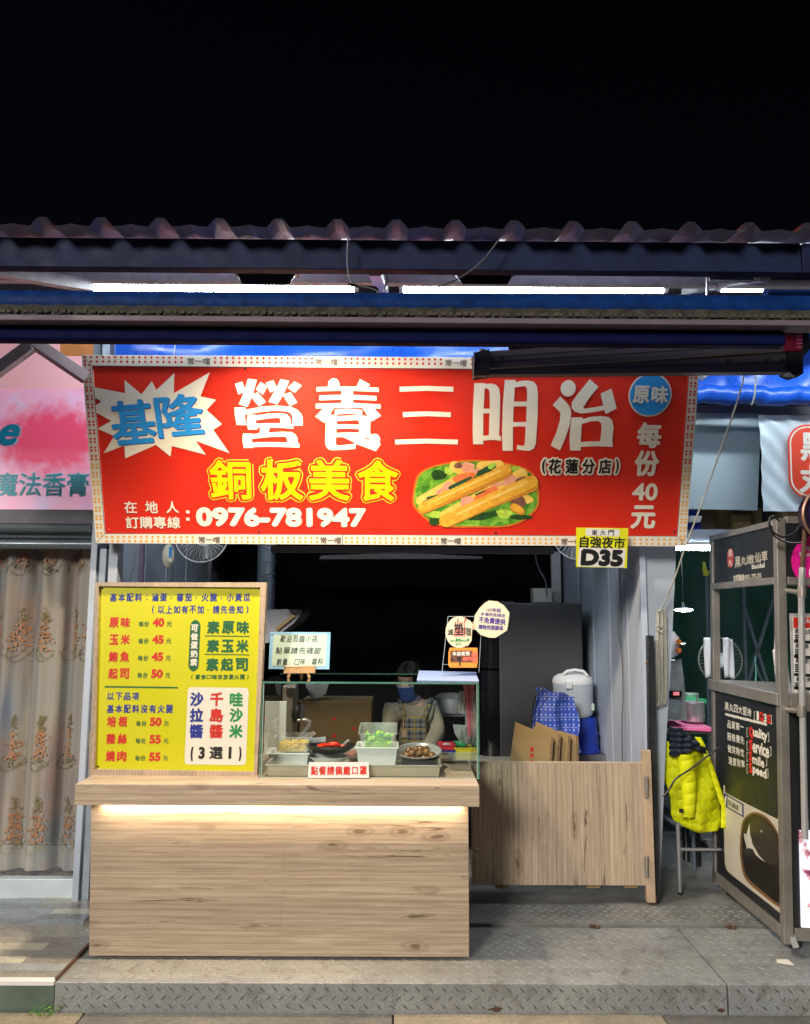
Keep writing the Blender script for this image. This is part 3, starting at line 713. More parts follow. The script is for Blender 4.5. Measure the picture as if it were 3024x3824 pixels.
# awning
YA = 2.93; aw = thing('rolled_awning', 'rolled blue awning with weathered valance and navy front bar above the sign', 'awning', P(1512, 1240, YA))
xl, xr2 = -2.6, 2.7
c1 = P(1512, 1140, YA)
MB().cyl((xl, YA + .035, c1.z), (xr2, YA + .03, c1.z), .058, 28).build('fabric_roll', 'awnblue', aw, smooth=True)
za, zb2 = P(1512, 1150, YA - .03).z, P(1512, 1188, YA - .03).z
def vfn(u, v):
    x = xl + (xr2 - xl) * u; return (x, YA - .035 + .004 * math.sin(x * 60) - .004 * v, za + (zb2 - za) * v + (.002 * math.sin(x * 83) if v > .5 else 0))
MB().grid(vfn, 300, 3).build('valance', 'awndirt', aw, smooth=True)
m = MB(); r = random.Random(4)
for i in range(190):
    x = xl + (xr2 - xl) * (i + r.uniform(.1, .5)) / 190; wdt = r.uniform(.012, .022)
    m.box(x, x + wdt, YA - .046, YA - .040, zb2 + .006, zb2 + r.uniform(.014, .022))
m.build('valance_stitching', M('faded_valance', (.075, .066, .048), .9, var=.3), aw, kind='stuff')
zc, zd = P(1512, 1192, YA - .03).z, P(1512, 1212, YA - .03).z
MB().box(xl, xr2, YA - .05, YA + .03, zd, zc).build('rail', 'awnpurp', aw, bevel=.002)
ze = P(1512, 1284, YA + .02).z
MB().box(xl, P(2935, 1230, YA).x, YA + .0, YA + .06, ze, zd - .002).build('front_bar', 'awnnavy', aw, bevel=.01)
# folding arm
ya = 3.26; ar = thing('awning_support', 'grey folding awning arm with red joint hanging over the sign corner', 'awning arm', P(2400, 1330, ya))
MB().prism([(1812, 1313), (2932, 1232), (2932, 1318), (1812, 1372)], ya, ya + .045).build('upper_arm', 'armgrey', ar, bevel=.004)
MB().prism([(1812, 1374), (2955, 1320), (2955, 1388), (1812, 1398)], ya + .004, ya + .05).build('lower_arm', 'armgrey', ar, bevel=.004)
for a, b in (((1812, 1336), (2930, 1258)), ((1812, 1354), (2930, 1284)), ((1812, 1386), (2950, 1352))):
    MB().bar(P(*a, ya - .0005), P(*b, ya - .0005), .003, .003).build('groove', 'ink', ar)
MB().tube([P(1830, 1377, ya - .006), P(2400, 1345, ya - .006), P(2932, 1310, ya - .006)], .0028, 6).build('tension_cable', M('cable_brass', (.26, .22, .14), .4, .5), ar)
MB().prism([(1772, 1318), (1822, 1310), (1822, 1396), (1774, 1398)], ya - .008, ya + .055).build('elbow_joint', 'blacksteel', ar, bevel=.006)
MB().cyl(P(1800, 1306, ya + .02), P(1800, 1404, ya + .02), .016, 12).build('hinge_pin', 'steel_d', ar)
for x, y in ((1838, 1338), (1874, 1336), (2718, 1345), (2864, 1345), (2896, 1266), (2920, 1345)):
    MB().cyl(P(x, y, ya + .002), P(x, y, ya - .006), .009, 10).build('bolt', 'black', ar)
MB().prism([(2928, 1226), (2992, 1226), (2988, 1308), (2930, 1308)], ya - .012, ya + .05).build('end_casting', M('dark_red_casting', (.24, .01, .035), .35, var=.1), ar, bevel=.004)
for k in range(5): MB().prism([(2976, 1236 + k * 14), (2996, 1236 + k * 14), (2996, 1244 + k * 14), (2976, 1244 + k * 14)], ya - .016, ya + .0).build('fin', M('pink_fin', (.5, .1, .2), .4) if k == 0 else bpy.data.materials['pink_fin'], ar)
MB().prism([(2940, 1312), (2996, 1310), (2998, 1392), (2968, 1400), (2940, 1388)], ya - .006, ya + .06).build('end_bracket', 'blacksteel', ar, bevel=.004)
MB().prism([(2994, 1222), (3018, 1222), (3022, 1300), (2998, 1330)], ya, ya + .04).build('end_bracket', 'black', ar, bevel=.004)
br = thing('awning_bracket', 'thin pale metal bracket hanging above the right end of the awning', 'bracket', P(2640, 1020, 3.0))
MB().bar(P(2640, 1022, 3.0), P(2640, 1105, 3.0), .012, .006).build('hanger', 'ss', br)
MB().bar(P(2640, 1024, 3.0), P(3060, 1016, 3.0), .012, .012).build('upper_bar', 'ss', br)
MB().pbox(2650, 1030, 3060, 1044, 3.02, 3.05).build('backing', 'steel_d', br)
# tarpaulins
def cloth_h(name, lb, x0, y0, x1, y1, Y, amp, fr, mt='tarp', seed=0, cat='tarpaulin', nu=90, nv=30):
    A, B = P(x0, y0, Y), P(x1, y1, Y); r = random.Random(seed); ph = [r.uniform(0, 6.28) for _ in range(6)]
    def fn(u, v):
        x = A.x + (B.x - A.x) * u; z = A.z + (B.z - A.z) * v
        return (x, Y + amp * (math.sin(x * fr + v * 2 + ph[0]) + .5 * math.sin(x * fr * 2.3 - v * 3 + ph[1]) + .35 * math.sin(x * fr * .7 + v * 9 + ph[2])), z)
    return fin(MB().grid(fn, nu, nv).build(name, mt, smooth=True), lb, cat)
cloth_h('blue_tarp', 'blue tarpaulin visible between the awning and the top of the sign', 425, 1240, 1900, 1420, 4.3, .02, 5)
cloth_h('blue_tarp', 'bright blue tarpaulin hanging at the upper right beyond the sign', 2440, 1215, 3150, 1470, 4.7, .03, 8, seed=3)
A, B = P(2560, 1475, 4.62), P(3150, 1478, 4.62)
def rollfn(u, v):
    t = v * 6.283; x = A.x + (B.x - A.x) * u; rr = .056 + .006 * math.sin(x * 24 + v * 7) + .003 * math.sin(x * 61 + v * 12)
    return (x, A.y + rr * math.cos(t), A.z + rr * math.sin(t) - .004 * math.sin(x * 9))
fin(MB().grid(rollfn, 80, 24).build('rolled_tarp', 'tarp', smooth=True), 'rolled blue tarpaulin tied up above the white banner at the right', 'tarpaulin')
fin(MB().bar(P(408, 1262, 4.22), P(408, 1340, 4.22), .05, .04).build('steel_post', 'steel_d'), 'dark steel post stub above the top left of the sign', 'post')
fin(MB().bar(P(370, 1262, 4.24), P(368, 1340, 4.24), .05, .04).build('steel_post', M('bluegrey_post', (.25, .33, .37), .4), ), 'pale blue grey post stub above the top left of the sign', 'post')
fin(MB().bar(P(2610, 1400, 4.15), P(2810, 1240, 4.15), .05, .07).build('steel_strut', 'galv', bevel=.002), 'galvanised brace slanting up behind the right end of the sign', 'strut')
wire([tuple(P(655, 1280, 4.2)), tuple(P(648, 1332, 4.2))], .003, 'rope', 'cord', 'thin pale cord hanging over the blue tarpaulin above the sign', 'cord')

# ================================================================== the big red sign
BLs, BRs = P(358, 2028, 4.05), P(2560, 2040, 4.05); TLs = P(304, 1325, 3.745)
S = Plane(BLs, BRs, TLs)
sg = S.thing('shop_sign', 'large tilted red shop sign with white headline and dotted cream border', 'sign')
IL = [(345, 1366), (2573, 1385), (2528, 2002), (393, 1992)]
OL = [(304, 1325), (2614, 1341), (2560, 2040), (358, 2028)]
plate(S, sg, 'panel', 'red', IL, .02, -.002)
plate(S, sg, 'backing', 'steel_d', [(310, 1332), (2608, 1348), (2555, 2034), (364, 2022)], .03, -.024)
for a, b, lb in ((0, 1, 'top'), (1, 2, 'right'), (2, 3, 'bottom'), (3, 0, 'left')):
    plate(S, sg, 'border_strip', 'cream', [OL[a], OL[b], IL[b], IL[a]], .028, .002)
# mitres and joints in the border
pj = Print(S, .0028)
for (x0, y0), (x1, y1) in (((304, 1325), (345, 1366)), ((2614, 1341), (2573, 1385)), ((2560, 2040), (2528, 2002)), ((358, 2028), (393, 1992)), ((1269, 1331), (1269, 1371)), ((1279, 1997), (1279, 2033))):
    pj.poly([(x0 - 1, y0), (x0 + 1.2, y0), (x1 + 1.2, y1), (x1 - 1, y1)])
for a, b in zip(IL, IL[1:] + IL[:1]):
    dx, dy = (0, 1.6) if abs(a[1] - b[1]) < 50 else (1.6, 0)
    pj.poly([(a[0] - dx, a[1] - dy), (b[0] - dx, b[1] - dy), (b[0] + dx * .4, b[1] + dy * .4), (a[0] + dx * .4, a[1] + dy * .4)])
pj.build('joint_lines', 'steel_d', sg)
def lerp(a, b, t): return (a[0] + (b[0] - a[0]) * t, a[1] + (b[1] - a[1]) * t)
dr_ = Print(S, .003); da_ = Print(S, .003); tx = Print(S, .003)
def dots(pr, x0, x1, ya, yb, step):
    n = round((x1 - x0) / step)
    for i in range(n + 1):
        x = x0 + (x1 - x0) * i / n
        for y in (ya(x), yb(x)): pr.disc(x, y, 4.6, 10)
top1 = lambda x: 1333 + (x - 320) * .0069; top2 = lambda x: top1(x) + 16.5
for a, b in ((318, 678), (803, 1165), (1290, 1646), (1762, 2130), (2200, 2585)): dots(dr_, a, b, top1, top2, 22.6)
for a, b in ((700, 785), (1178, 1262), (1662, 1744), (2140, 2190)): tx.text('常一嚐', a, top1(a) + .5, b, top1(b) + 25, .035)
bot1 = lambda x: 2004 + (x - 400) * .0052; bot2 = lambda x: bot1(x) + 15.5
for a, b in ((398, 720), (838, 1184), (1292, 1632), (1738, 2080), (2215, 2545)): dots(da_, a, b, bot1, bot2, 21.5)
for a, b in ((742, 822), (1196, 1274), (1645, 1722), (2094, 2172)): tx.text('常一嚐', a, bot1(a) - 3, b, bot1(b) + 21, .035)
for k in range(44):
    t = (k + .5) / 44; jit = (k % 2 - .5) * .0065; pr = dr_ if t < .565 else da_
    l0, l1 = lerp((304, 1325), (358, 2028), t + jit), lerp((345, 1366), (393, 1992), t + jit)
    if 1360 < l0[1] < 2010:
        for f in (.28, .68): pr.disc(l0[0] + (l1[0] - l0[0]) * f, l0[1], 4.6, 10)
    l0, l1 = lerp((2573, 1385), (2528, 2002), t + jit), lerp((2614, 1341), (2560, 2040), t + jit)
    if 1385 < l1[1] < 2020:
        for f in (.3, .72): pr.disc(l0[0] + (l1[0] - l0[0]) * f, l1[1], 4.6, 10)
dr_.build('red_dots', 'dotred', sg, kind='stuff'); da_.build('amber_dots', 'dotamb', sg, kind='stuff'); tx.build('border_lettering', 'greyink', sg)
# headline, drawn stroke by stroke
A_ = lambda p: (880 + p[0] / 4.067, 1400 + p[1] / 4.067); B_ = lambda p: (1150 + p[0] / 2.847, 1400 + p[1] / 2.847); C_ = lambda p: (1700 + p[0] / 2.6277, 1380 + p[1] / 2.6277)
h = Print(S, .0008)
h.poly([(-15, 135), (100, 100), (140, 210), (185, 55), (322, 75), (262, 290), (335, 262), (460, 410), (350, 478), (240, 345), (182, 485), (45, 450), (122, 265), (40, 300)], tf=A_)
h.poly([(375, 105), (482, 172), (415, 300), (303, 222)], tf=A_)
h.poly([(455, 118), (572, 80), (625, 190), (680, 65), (812, 88), (722, 300), (832, 262), (936, 420), (822, 472), (718, 310), (630, 448), (495, 408), (598, 236), (522, 268)], tf=A_)
h.poly([(892, 98), (1004, 163), (895, 272), (786, 195)], tf=A_)
h.poly([(-20, 492), (152, 492), (148, 528), (400, 480), (620, 466), (830, 482), (930, 525), (1000, 600), (1015, 650), (1020, 770), (866, 770), (858, 620), (830, 575), (760, 552), (600, 545), (400, 560), (140, 602), (140, 650), (162, 762), (12, 760), (-15, 600)], tf=A_)
h.poly([(180, 602), (318, 605), (320, 612), (500, 588), (700, 582), (780, 600), (825, 650), (835, 700), (836, 748), (872, 748), (872, 818), (700, 805), (516, 802), (495, 875), (700, 862), (840, 868), (900, 895), (935, 950), (942, 1035), (966, 1038), (968, 1106), (700, 1095), (450, 1090), (262, 1098), (262, 1110), (120, 1110), (102, 1000), (102, 960), (112, 887), (252, 890), (252, 902), (355, 886), (376, 806), (326, 808), (326, 830), (188, 830), (170, 750), (168, 690)],
       [[(305, 690), (500, 660), (640, 652), (680, 670), (684, 735), (500, 732), (308, 740)], [(245, 972), (500, 945), (730, 935), (775, 948), (784, 1025), (500, 1020), (250, 1025)]], tf=A_)
h.poly([(212, 125), (212, 90), (225, 60), (250, 40), (275, 34), (300, 40), (322, 60), (333, 90), (334, 122), (517, 123), (550, 43), (660, 100), (640, 130), (752, 135), (750, 182), (478, 170), (478, 212), (728, 224), (727, 273), (478, 263), (478, 298), (772, 313), (770, 362), (706, 358), (778, 435), (677, 495), (661, 476), (663, 520), (660, 624), (671, 624), (671, 640), (700, 625), (730, 628), (755, 650), (768, 680), (765, 705), (755, 722), (776, 732), (720, 812), (505, 732), (505, 783), (400, 797), (250, 802), (215, 790), (190, 760), (182, 710), (190, 480), (172, 510), (77, 443), (160, 355), (84, 357), (83, 307), (355, 298), (358, 262), (120, 270), (120, 218), (355, 211), (355, 168), (92, 176), (90, 130)],
       [[(275, 352), (578, 352), (640, 450), (600, 432), (540, 428), (307, 438), (307, 424), (232, 425)], [(305, 492), (520, 480), (540, 492), (546, 528), (305, 524)], [(302, 576), (430, 570), (546, 577), (543, 612), (430, 610), (300, 617)],
        [(298, 662), (372, 662), (494, 720), (494, 733), (320, 752), (300, 740), (296, 715)], [(575, 664), (655, 674), (652, 692)]], tf=B_)
h.poly([(284, 370), (430, 360), (576, 372), (576, 424), (430, 412), (285, 421)], tf=B_, z=.001)
for q in ([(973, 125), (1260, 117), (1545, 126), (1545, 180), (1260, 169), (974, 180)], [(1008, 396), (1262, 387), (1518, 397), (1518, 449), (1262, 438), (1008, 449)], [(926, 688), (1260, 678), (1594, 688), (1592, 740), (1260, 729), (927, 739)]): h.poly(q, tf=B_)
h.poly([(186, 134), (292, 133), (290, 142), (350, 137), (400, 150), (430, 185), (440, 260), (438, 400), (430, 650), (450, 654), (448, 700), (380, 690), (275, 697), (275, 733), (174, 733), (170, 600), (172, 400)], [[(288, 185), (310, 185), (330, 200), (337, 250), (338, 383), (277, 384)], [(274, 430), (335, 428), (328, 647), (273, 649)]], tf=C_)
h.poly([(485, 102), (593, 101), (590, 125), (650, 110), (720, 107), (770, 120), (800, 160), (810, 230), (808, 450), (790, 730), (770, 775), (730, 797), (680, 795), (604, 784), (606, 738), (660, 750), (680, 735), (690, 562), (630, 557), (565, 562), (565, 797), (463, 797), (458, 600), (465, 350)], [[(583, 175), (680, 162), (700, 180), (705, 230), (702, 314), (575, 314)], [(572, 361), (699, 361), (695, 514), (566, 516)]], tf=C_)
h.disc(*C_((1107, 184)), 28.2, 28, ry=30.8)
h.poly([(1030, 262), (1090, 320), (1125, 370), (1138, 430), (1120, 550), (1080, 670), (1028, 794), (934, 745), (990, 620), (1025, 500), (1032, 430), (1010, 400), (955, 348)], tf=C_)
h.poly([(1318, 94), (1405, 170), (1335, 250), (1280, 330), (1253, 375), (1270, 383), (1350, 372), (1450, 352), (1424, 236), (1532, 186), (1583, 382), (1474, 438), (1465, 398), (1340, 420), (1230, 432), (1165, 410), (1140, 370), (1145, 320), (1200, 240)], tf=C_)
h.poly([(1138, 470), (1248, 468), (1248, 488), (1320, 465), (1430, 455), (1500, 465), (1540, 500), (1552, 560), (1540, 712), (1546, 714), (1543, 760), (1400, 752), (1230, 758), (1230, 794), (1125, 794), (1120, 700), (1125, 600)], [[(1240, 535), (1330, 508), (1400, 505), (1430, 525), (1435, 570), (1420, 703), (1330, 705), (1230, 711)]], tf=C_)
h.build('headline_lettering', 'cream', sg)
# starburst
D_ = lambda p: (p[0] / 1.708, 1200 + p[1] / 1.708)
Print(S, .0006).poly([(600, 420), (797, 458), (793, 373), (902, 465), (968, 381), (997, 437), (1112, 330), (1108, 458), (1338, 325), (1278, 478), (1378, 500), (1318, 565), (1415, 655), (1360, 692), (1462, 840), (1247, 762), (1312, 850), (1095, 795), (1087, 862), (993, 788), (797, 875), (793, 792), (660, 842), (728, 732), (621, 685), (710, 635), (611, 580), (609, 537), (645, 512), (604, 486)], tf=D_).build('starburst', 'cream', sg)
for dx, dy, z, mt, nm, bo in ((3, 3, .0012, 'navyink', 'shadow_lettering', .02), (0, 0, .002, 'bluewhite', 'blue_lettering', .022)):
    Print(S, z).text('基', 419 + dx, 1494 + dy, 574 + dx, 1657 + dy, bo, rot=5).text('隆', 585 + dx, 1472 + dy, 756 + dx, 1630 + dy, bo, rot=5).build(nm, mt, sg)
# second line with double outline
L2 = (('銅', 785, 1717, 936, 1866), ('板', 974, 1716, 1131, 1868), ('美', 1153, 1716, 1306, 1870), ('食', 1334, 1718, 1488, 1872))
for grow, bo, z, mt, nm in ((9, .10, .0006, 'gold_pr', 'outline_lettering'), (5, .075, .0012, 'red', 'outline_lettering'), (-1, .024, .0018, 'yellow_pr', 'yellow_lettering')):
    pr = Print(S, z)
    for ch, a, b, c, d in L2: pr.text(ch, a - grow, b - grow, c + grow, d + grow, bo)
    pr.build(nm, mt, sg)
pr = Print(S, .001)
for ch, x in (('在', 465), ('地', 543), ('人', 621)): pr.text(ch, x, 1871, x + 45, 1916, .02)
for i, ch in enumerate('訂購專線'): pr.text(ch, 471 + i * 51.5, 1929, 471 + i * 51.5 + 46, 1973, .022)
pr.quad(695, 1906, 707, 1917); pr.quad(695, 1933, 707, 1944)
pr.text('0976-781947', 733, 1897, 1366, 1966, .075)
for ch, a, b, c, d in (('每', 2375, 1577, 2473, 1673), ('份', 2366, 1682, 2464, 1778), ('40', 2358, 1804, 2458, 1869), ('元', 2353, 1887, 2451, 1974)): pr.text(ch, a, b, c, d, .04)
pr.text('原', 2361, 1440, 2427, 1506, .035, z=.003).text('味', 2430, 1440, 2497, 1506, .035, z=.003)
pr.build('white_lettering', 'cream', sg)
Print(S, .001).disc(2427, 1475, 81, 40).build('disc_rim', 'cream', sg)
Print(S, .002).disc(2427, 1475, 75, 40).build('blue_disc', 'bluewhite', sg)
pr = Print(S, .0008); p2 = Print(S, .0018)
for ch, x, wd in (('(', 2022, 16), ('花', 2046, 50), ('蓮', 2110, 50), ('分', 2172, 50), ('店', 2234, 50), (')', 2296, 16)):
    pr.text(ch, x - 7, 1707, x + wd + 7, 1776, .12); p2.text(ch, x, 1714, x + wd, 1769, .03)
pr.build('branch_halo', 'cream', sg); p2.build('branch_lettering', 'ink', sg)
# printed picture of filled rolls
E_ = lambda p: (1500 + p[0] / 3.105, 1680 + p[1] / 3.105)
def noisy(name, stops, scale, rough=.42):
    m, n, b = nodes(name); v = coords(n); n.links.new(ramp(n, noise(n, v, scale, 7, .7, .6), stops), b.inputs['Base Color']); b.inputs['Roughness'].default_value = rough; return m
MT['let'] = noisy('lettuce_print', [(.30, (.02, .10, .01)), (.45, (.08, .30, .02)), (.58, (.24, .50, .05)), (.72, (.50, .62, .12))], 16)
MT['bun'] = noisy('bun_print', [(.25, (.62, .24, .02)), (.5, (.80, .42, .04)), (.75, (.88, .58, .10))], 26)
MT['bunlit'] = noisy('bun_top_print', [(.25, (.80, .46, .05)), (.5, (.88, .60, .12)), (.75, (.92, .74, .30))], 30)
MT['bunsh'] = noisy('bun_crust_print', [(.25, (.40, .14, .01)), (.5, (.62, .26, .03)), (.75, (.74, .36, .05))], 60)
MT['tompr'] = noisy('tomato_print', [(.3, (.75, .14, .03)), (.6, (.85, .24, .08)), (.8, (.9, .45, .25))], 20)
MT['hampr'] = noisy('ham_print', [(.3, (.72, .26, .16)), (.6, (.85, .42, .30)), (.8, (.9, .6, .45))], 24)
MT['cucpr'] = noisy('cucumber_print', [(.3, (.01, .05, .02)), (.6, (.03, .10, .04)), (.8, (.2, .35, .2))], 24)
MT['eggpr'] = noisy('egg_print', [(.3, (.12, .04, .03)), (.6, (.26, .12, .09)), (.8, (.4, .24, .2))], 20)
def blob(cx, cy, rx, ry, n=44, wob=.06, seed=1, rot=0):
    r = random.Random(seed); ph = [r.uniform(0, 6.28) for _ in range(3)]; q = []
    for k in range(n):
        t = 2 * math.pi * k / n; f = 1 + wob * (math.sin(3 * t + ph[0]) + .7 * math.sin(5 * t + ph[1]) + .4 * math.sin(9 * t + ph[2]))
        x, y = rx * f * math.cos(t), ry * f * math.sin(t); q.append((cx + x * math.cos(rot) - y * math.sin(rot), cy + x * math.sin(rot) + y * math.cos(rot)))
    return q
def caps(x0, y0, x1, y1, r0, r1=None, bow=0):
    r1 = r1 or r0; a = math.atan2(y1 - y0, x1 - x0); q = []
    for k in range(9): t = a + math.pi / 2 + math.pi * k / 8; q.append((x0 + r0 * math.cos(t), y0 + r0 * math.sin(t)))
    q.append(((x0 + x1) / 2 + (r0 + bow) * math.cos(a - math.pi / 2), (y0 + y1) / 2 + (r0 + bow) * math.sin(a - math.pi / 2)))
    for k in range(9): t = a - math.pi / 2 + math.pi * k / 8; q.append((x1 + r1 * math.cos(t), y1 + r1 * math.sin(t)))
    q.append(((x0 + x1) / 2 + (r0 - bow) * math.cos(a + math.pi / 2), (y0 + y1) / 2 + (r0 - bow) * math.sin(a + math.pi / 2)))
    return q
def art(nm, mt, z, polys):
    for i, q in enumerate(polys): Print(S, z + .00002 * i).poly(q, tf=E_).build(nm, mt, sg)
sup = [(860 + 712 * math.copysign(abs(math.cos(t)) ** .75, math.cos(t)) * (1 + .012 * math.sin(9 * t)), 515 + 375 * math.copysign(abs(math.sin(t)) ** .75, math.sin(t)) * (1 + .02 * math.sin(7 * t))) for t in [2 * math.pi * k / 70 for k in range(70)]]
p_ = Print(S, .0004).poly([(860 + (x - 860) * 1.035, 515 + (y - 515) * 1.05) for x, y in sup], tf=E_).build('picture_glow', M('picture_edge', (.74, .16, .02), .42, var=.1, scale=20), sg)
art('lettuce_picture', 'let', .0008, [sup])
art('dark_leaf_picture', M('leaf_gap_print', (.02, .07, .015), .42, var=.5, scale=30), .0010, [blob(430, 290, 90, 60, seed=3), blob(380, 830, 70, 45, seed=4), blob(980, 760, 200, 40, seed=5, rot=-.25), blob(1380, 780, 130, 30, seed=8)])
art('leaf_picture', M('pale_leaf_print', (.42, .62, .07), .42, var=.3, scale=30), .0011, [blob(380, 750, 85, 40, seed=6, wob=.1), blob(560, 240, 70, 45, seed=7, wob=.1), blob(1190, 740, 90, 55, seed=9, wob=.1), blob(1330, 215, 60, 28, seed=2)])
art('roll_picture', 'bunlit', .0013, [caps(610, 190, 760, 275, 60), caps(215, 590, 640, 345, 52, 48), caps(920, 190, 1130, 175, 55), caps(500, 760, 1390, 285, 60, 72), caps(1440, 570, 1500, 580, 50, 30)])
art('filling_picture', 'hampr', .0016, [blob(760, 200, 85, 60, seed=11), blob(850, 250, 60, 32, seed=12, rot=-.5), blob(530, 420, 60, 42, seed=13, rot=-.9), blob(440, 480, 55, 25, seed=19, rot=-.6), blob(760, 610, 85, 75, seed=14, rot=-.7), blob(640, 710, 60, 26, seed=20, rot=-.8), blob(1250, 350, 85, 55, seed=15, rot=-.5), blob(1120, 400, 90, 20, seed=21, rot=-.2)])
art('tomato_picture', 'tompr', .0018, [blob(720, 320, 140, 52, seed=16, rot=-.25, wob=.03), blob(980, 520, 160, 62, seed=17, rot=-.5, wob=.03)])
art('cucumber_picture', 'cucpr', .0020, [caps(300, 560, 420, 530, 16, 14), caps(560, 440, 800, 320, 22, 14), caps(900, 270, 1060, 185, 30, 34), caps(690, 740, 1240, 440, 22, 16), caps(860, 520, 960, 475, 10, 8)])
art('cucumber_slice_picture', MT['cuc'], .0021, [blob(1045, 185, 52, 28, seed=18, rot=-.5)])
art('egg_picture', 'eggpr', .0021, [blob(655, 180, 48, 35, seed=22), blob(270, 600, 50, 16, seed=23, rot=-.5), blob(1385, 345, 68, 32, seed=24, rot=-.2), blob(550, 785, 72, 42, seed=25, rot=-.5), blob(1350, 610, 90, 75, seed=26)])
art('crust_picture', 'bunsh', .0024, [caps(250, 680, 1215, 255, 62, 62, -6), caps(530, 840, 1500, 400, 60, 88), caps(1300, 665, 1390, 715, 48, 40)])
art('roll_front_picture', 'bun', .0026, [caps(245, 662, 1215, 222, 52, 55, 4), caps(505, 822, 1505, 368, 72, 72, 4), caps(1310, 660, 1380, 700, 40, 30)])
art('highlight_picture', 'bunlit', .0028, [caps(330, 610, 1130, 245, 12, 20), caps(640, 745, 1440, 375, 14, 26), blob(1390, 265, 60, 45, seed=30)])
# screws
for x, y in ((361, 1376), (914, 1377), (405, 1980), (967, 1985), (1851, 1991), (2519, 1986)):
    u, v = S.uv(x, y); MB().lathe([(.0, .004), (.004, .003), (.006, 0)], (u, v, -.002), 10).build('screw', 'dotred' if x < 500 else 'ink', sg, local=True)

# yellow number plate
T_ = Plane(P(2151, 2116, 4.0), P(2338, 2122, 4.0), P(2152, 1970, 3.94))
tg = T_.thing('number_plate', 'yellow market stall number plate reading D35 under the red sign', 'sign')
plate(T_, tg, 'plate', M('acid_yellow', (.80, .80, .02), .4), [(2152, 1971), (2346, 1973), (2340, 2121), (2151, 2117)], .004)
Print(T_, .0006).rrect(2186, 1977, 2314, 2000, 6).rrect(2157, 2049, 2336, 2114, 6).build('white_panel', 'white', tg)
pr = Print(T_, .0012)
for i, ch in enumerate('東大門'): pr.text(ch, 2208 + i * 31, 1979, 2208 + i * 31 + 23, 1999, .012)
pr.text('自強夜市', 2163, 2006, 2335, 2045, .022).text('D35', 2166, 2053, 2329, 2112, .085)
pr.build('lettering', 'ink', tg)

# ================================================================== stall shell
XW = 1.24; XLW = -1.58
m = MB().box(XW, XW + .03, 4.17, 7.4, .13, 2.9); struct(m.build('right_wall', 'wall'))
wl = thing('wall_trim', 'upright pale joint strips and seams on the right inner wall of the stall', 'trim', (XW, 5, 0))
for y in (4.42, 4.8, 5.2, 5.62): MB().box(XW - .004, XW - .0, y, y + .02, .14, 2.85).build('joint_strip', 'wall', wl, bevel=.003)
struct(MB().box(XLW - .03, XLW, 4.17, 7.4, 0, 2.9).build('left_wall', 'wall'))
wl = thing('wall_trim', 'upright pale joint strips on the left inner wall behind the fan', 'trim', (XLW, 5, 0))
for y in (4.5, 4.95, 5.4, 5.9): MB().box(XLW, XLW + .008, y, y + .02, .14, 2.85).build('joint_strip', 'wall', wl, bevel=.003)
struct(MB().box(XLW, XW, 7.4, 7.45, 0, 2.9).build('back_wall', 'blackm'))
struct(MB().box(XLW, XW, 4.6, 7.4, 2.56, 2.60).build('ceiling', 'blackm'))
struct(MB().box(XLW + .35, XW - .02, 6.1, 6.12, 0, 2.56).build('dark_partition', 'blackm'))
fin(MB().prism([(2400, 2030), (2524, 2030), (2508, 2400), (2484, 2780), (2472, 3060), (2464, 3290), (2405, 3290)], 4.20, 4.26).build('wall_end_panel', 'wall2', bevel=.003), 'pale wall end panel at the right side of the stall with a rope coil on it', 'panel')
fin(MB().pbox(372, 2028, 408, 3385, 4.16, 4.24).build('stall_post', 'wall2', bevel=.003), 'pale grey post at the left front corner of the stall', 'post')
fin(MB().pbox(398, 2036, 411, 2178, 4.3, 4.34).build('hinge_plate', 'steel_d'), 'dark hinge plate beside the pale left corner post', 'bracket')
fin(MB().pbox(1010, 2044, 2070, 2062, 4.16, 4.2).build('interior_strip', 'steel_d', bevel=.002), 'thin dark header bar below the lower edge of the red sign', 'beam')  # dark strip put in for the blackness of the stall interior
fin(MB().prism([(1200, 2074), (1500, 2064), (1800, 2078), (1800, 2086), (1190, 2088)], 5.6, 5.7).build('ceiling_lamp', M('unlit_lamp', (.06, .06, .06), .5)), 'unlit grey ceiling lamp panel deep in the dark stall', 'lamp')
# duct
a, b = P(994, 2040, 5.6), P(990, 2330, 5.6)
du = thing('steel_duct', 'round blue grey spiral steel duct behind the menu board', 'duct', b)
MB().cyl(b - Vector((0, 0, .1)), a + Vector((0, 0, .4)), .062, 28).build('pipe', M('duct_steel', (.30, .36, .42), .3, .8, var=.15), du, smooth=True)
for k in range(9):
    z = b.z + k * .085; MB().lathe([(.062, -.004), (.0655, 0), (.062, .004)], (b.x, b.y, z), 28).build('seam', 'grey_st', du, smooth=True)
# hood
hd = thing('range_hood', 'grey steel range hood jutting out behind the handwritten notice', 'hood', P(1040, 2340, 5.0))
MB().prism([(985, 2276), (1078, 2276), (1122, 2294), (1096, 2326), (1000, 2400), (985, 2400)], 5.0, 5.5).build('body', 'grey_st', hd, bevel=.004)
MB().prism([(1076, 2275), (1124, 2277), (1126, 2292), (1090, 2296)], 4.985, 5.5).build('lip', 'blacksteel', hd)
MB().bar(P(1098, 2298, 4.99), P(1030, 2352, 4.99), .02, .02).build('edge_trim', 'card', hd)
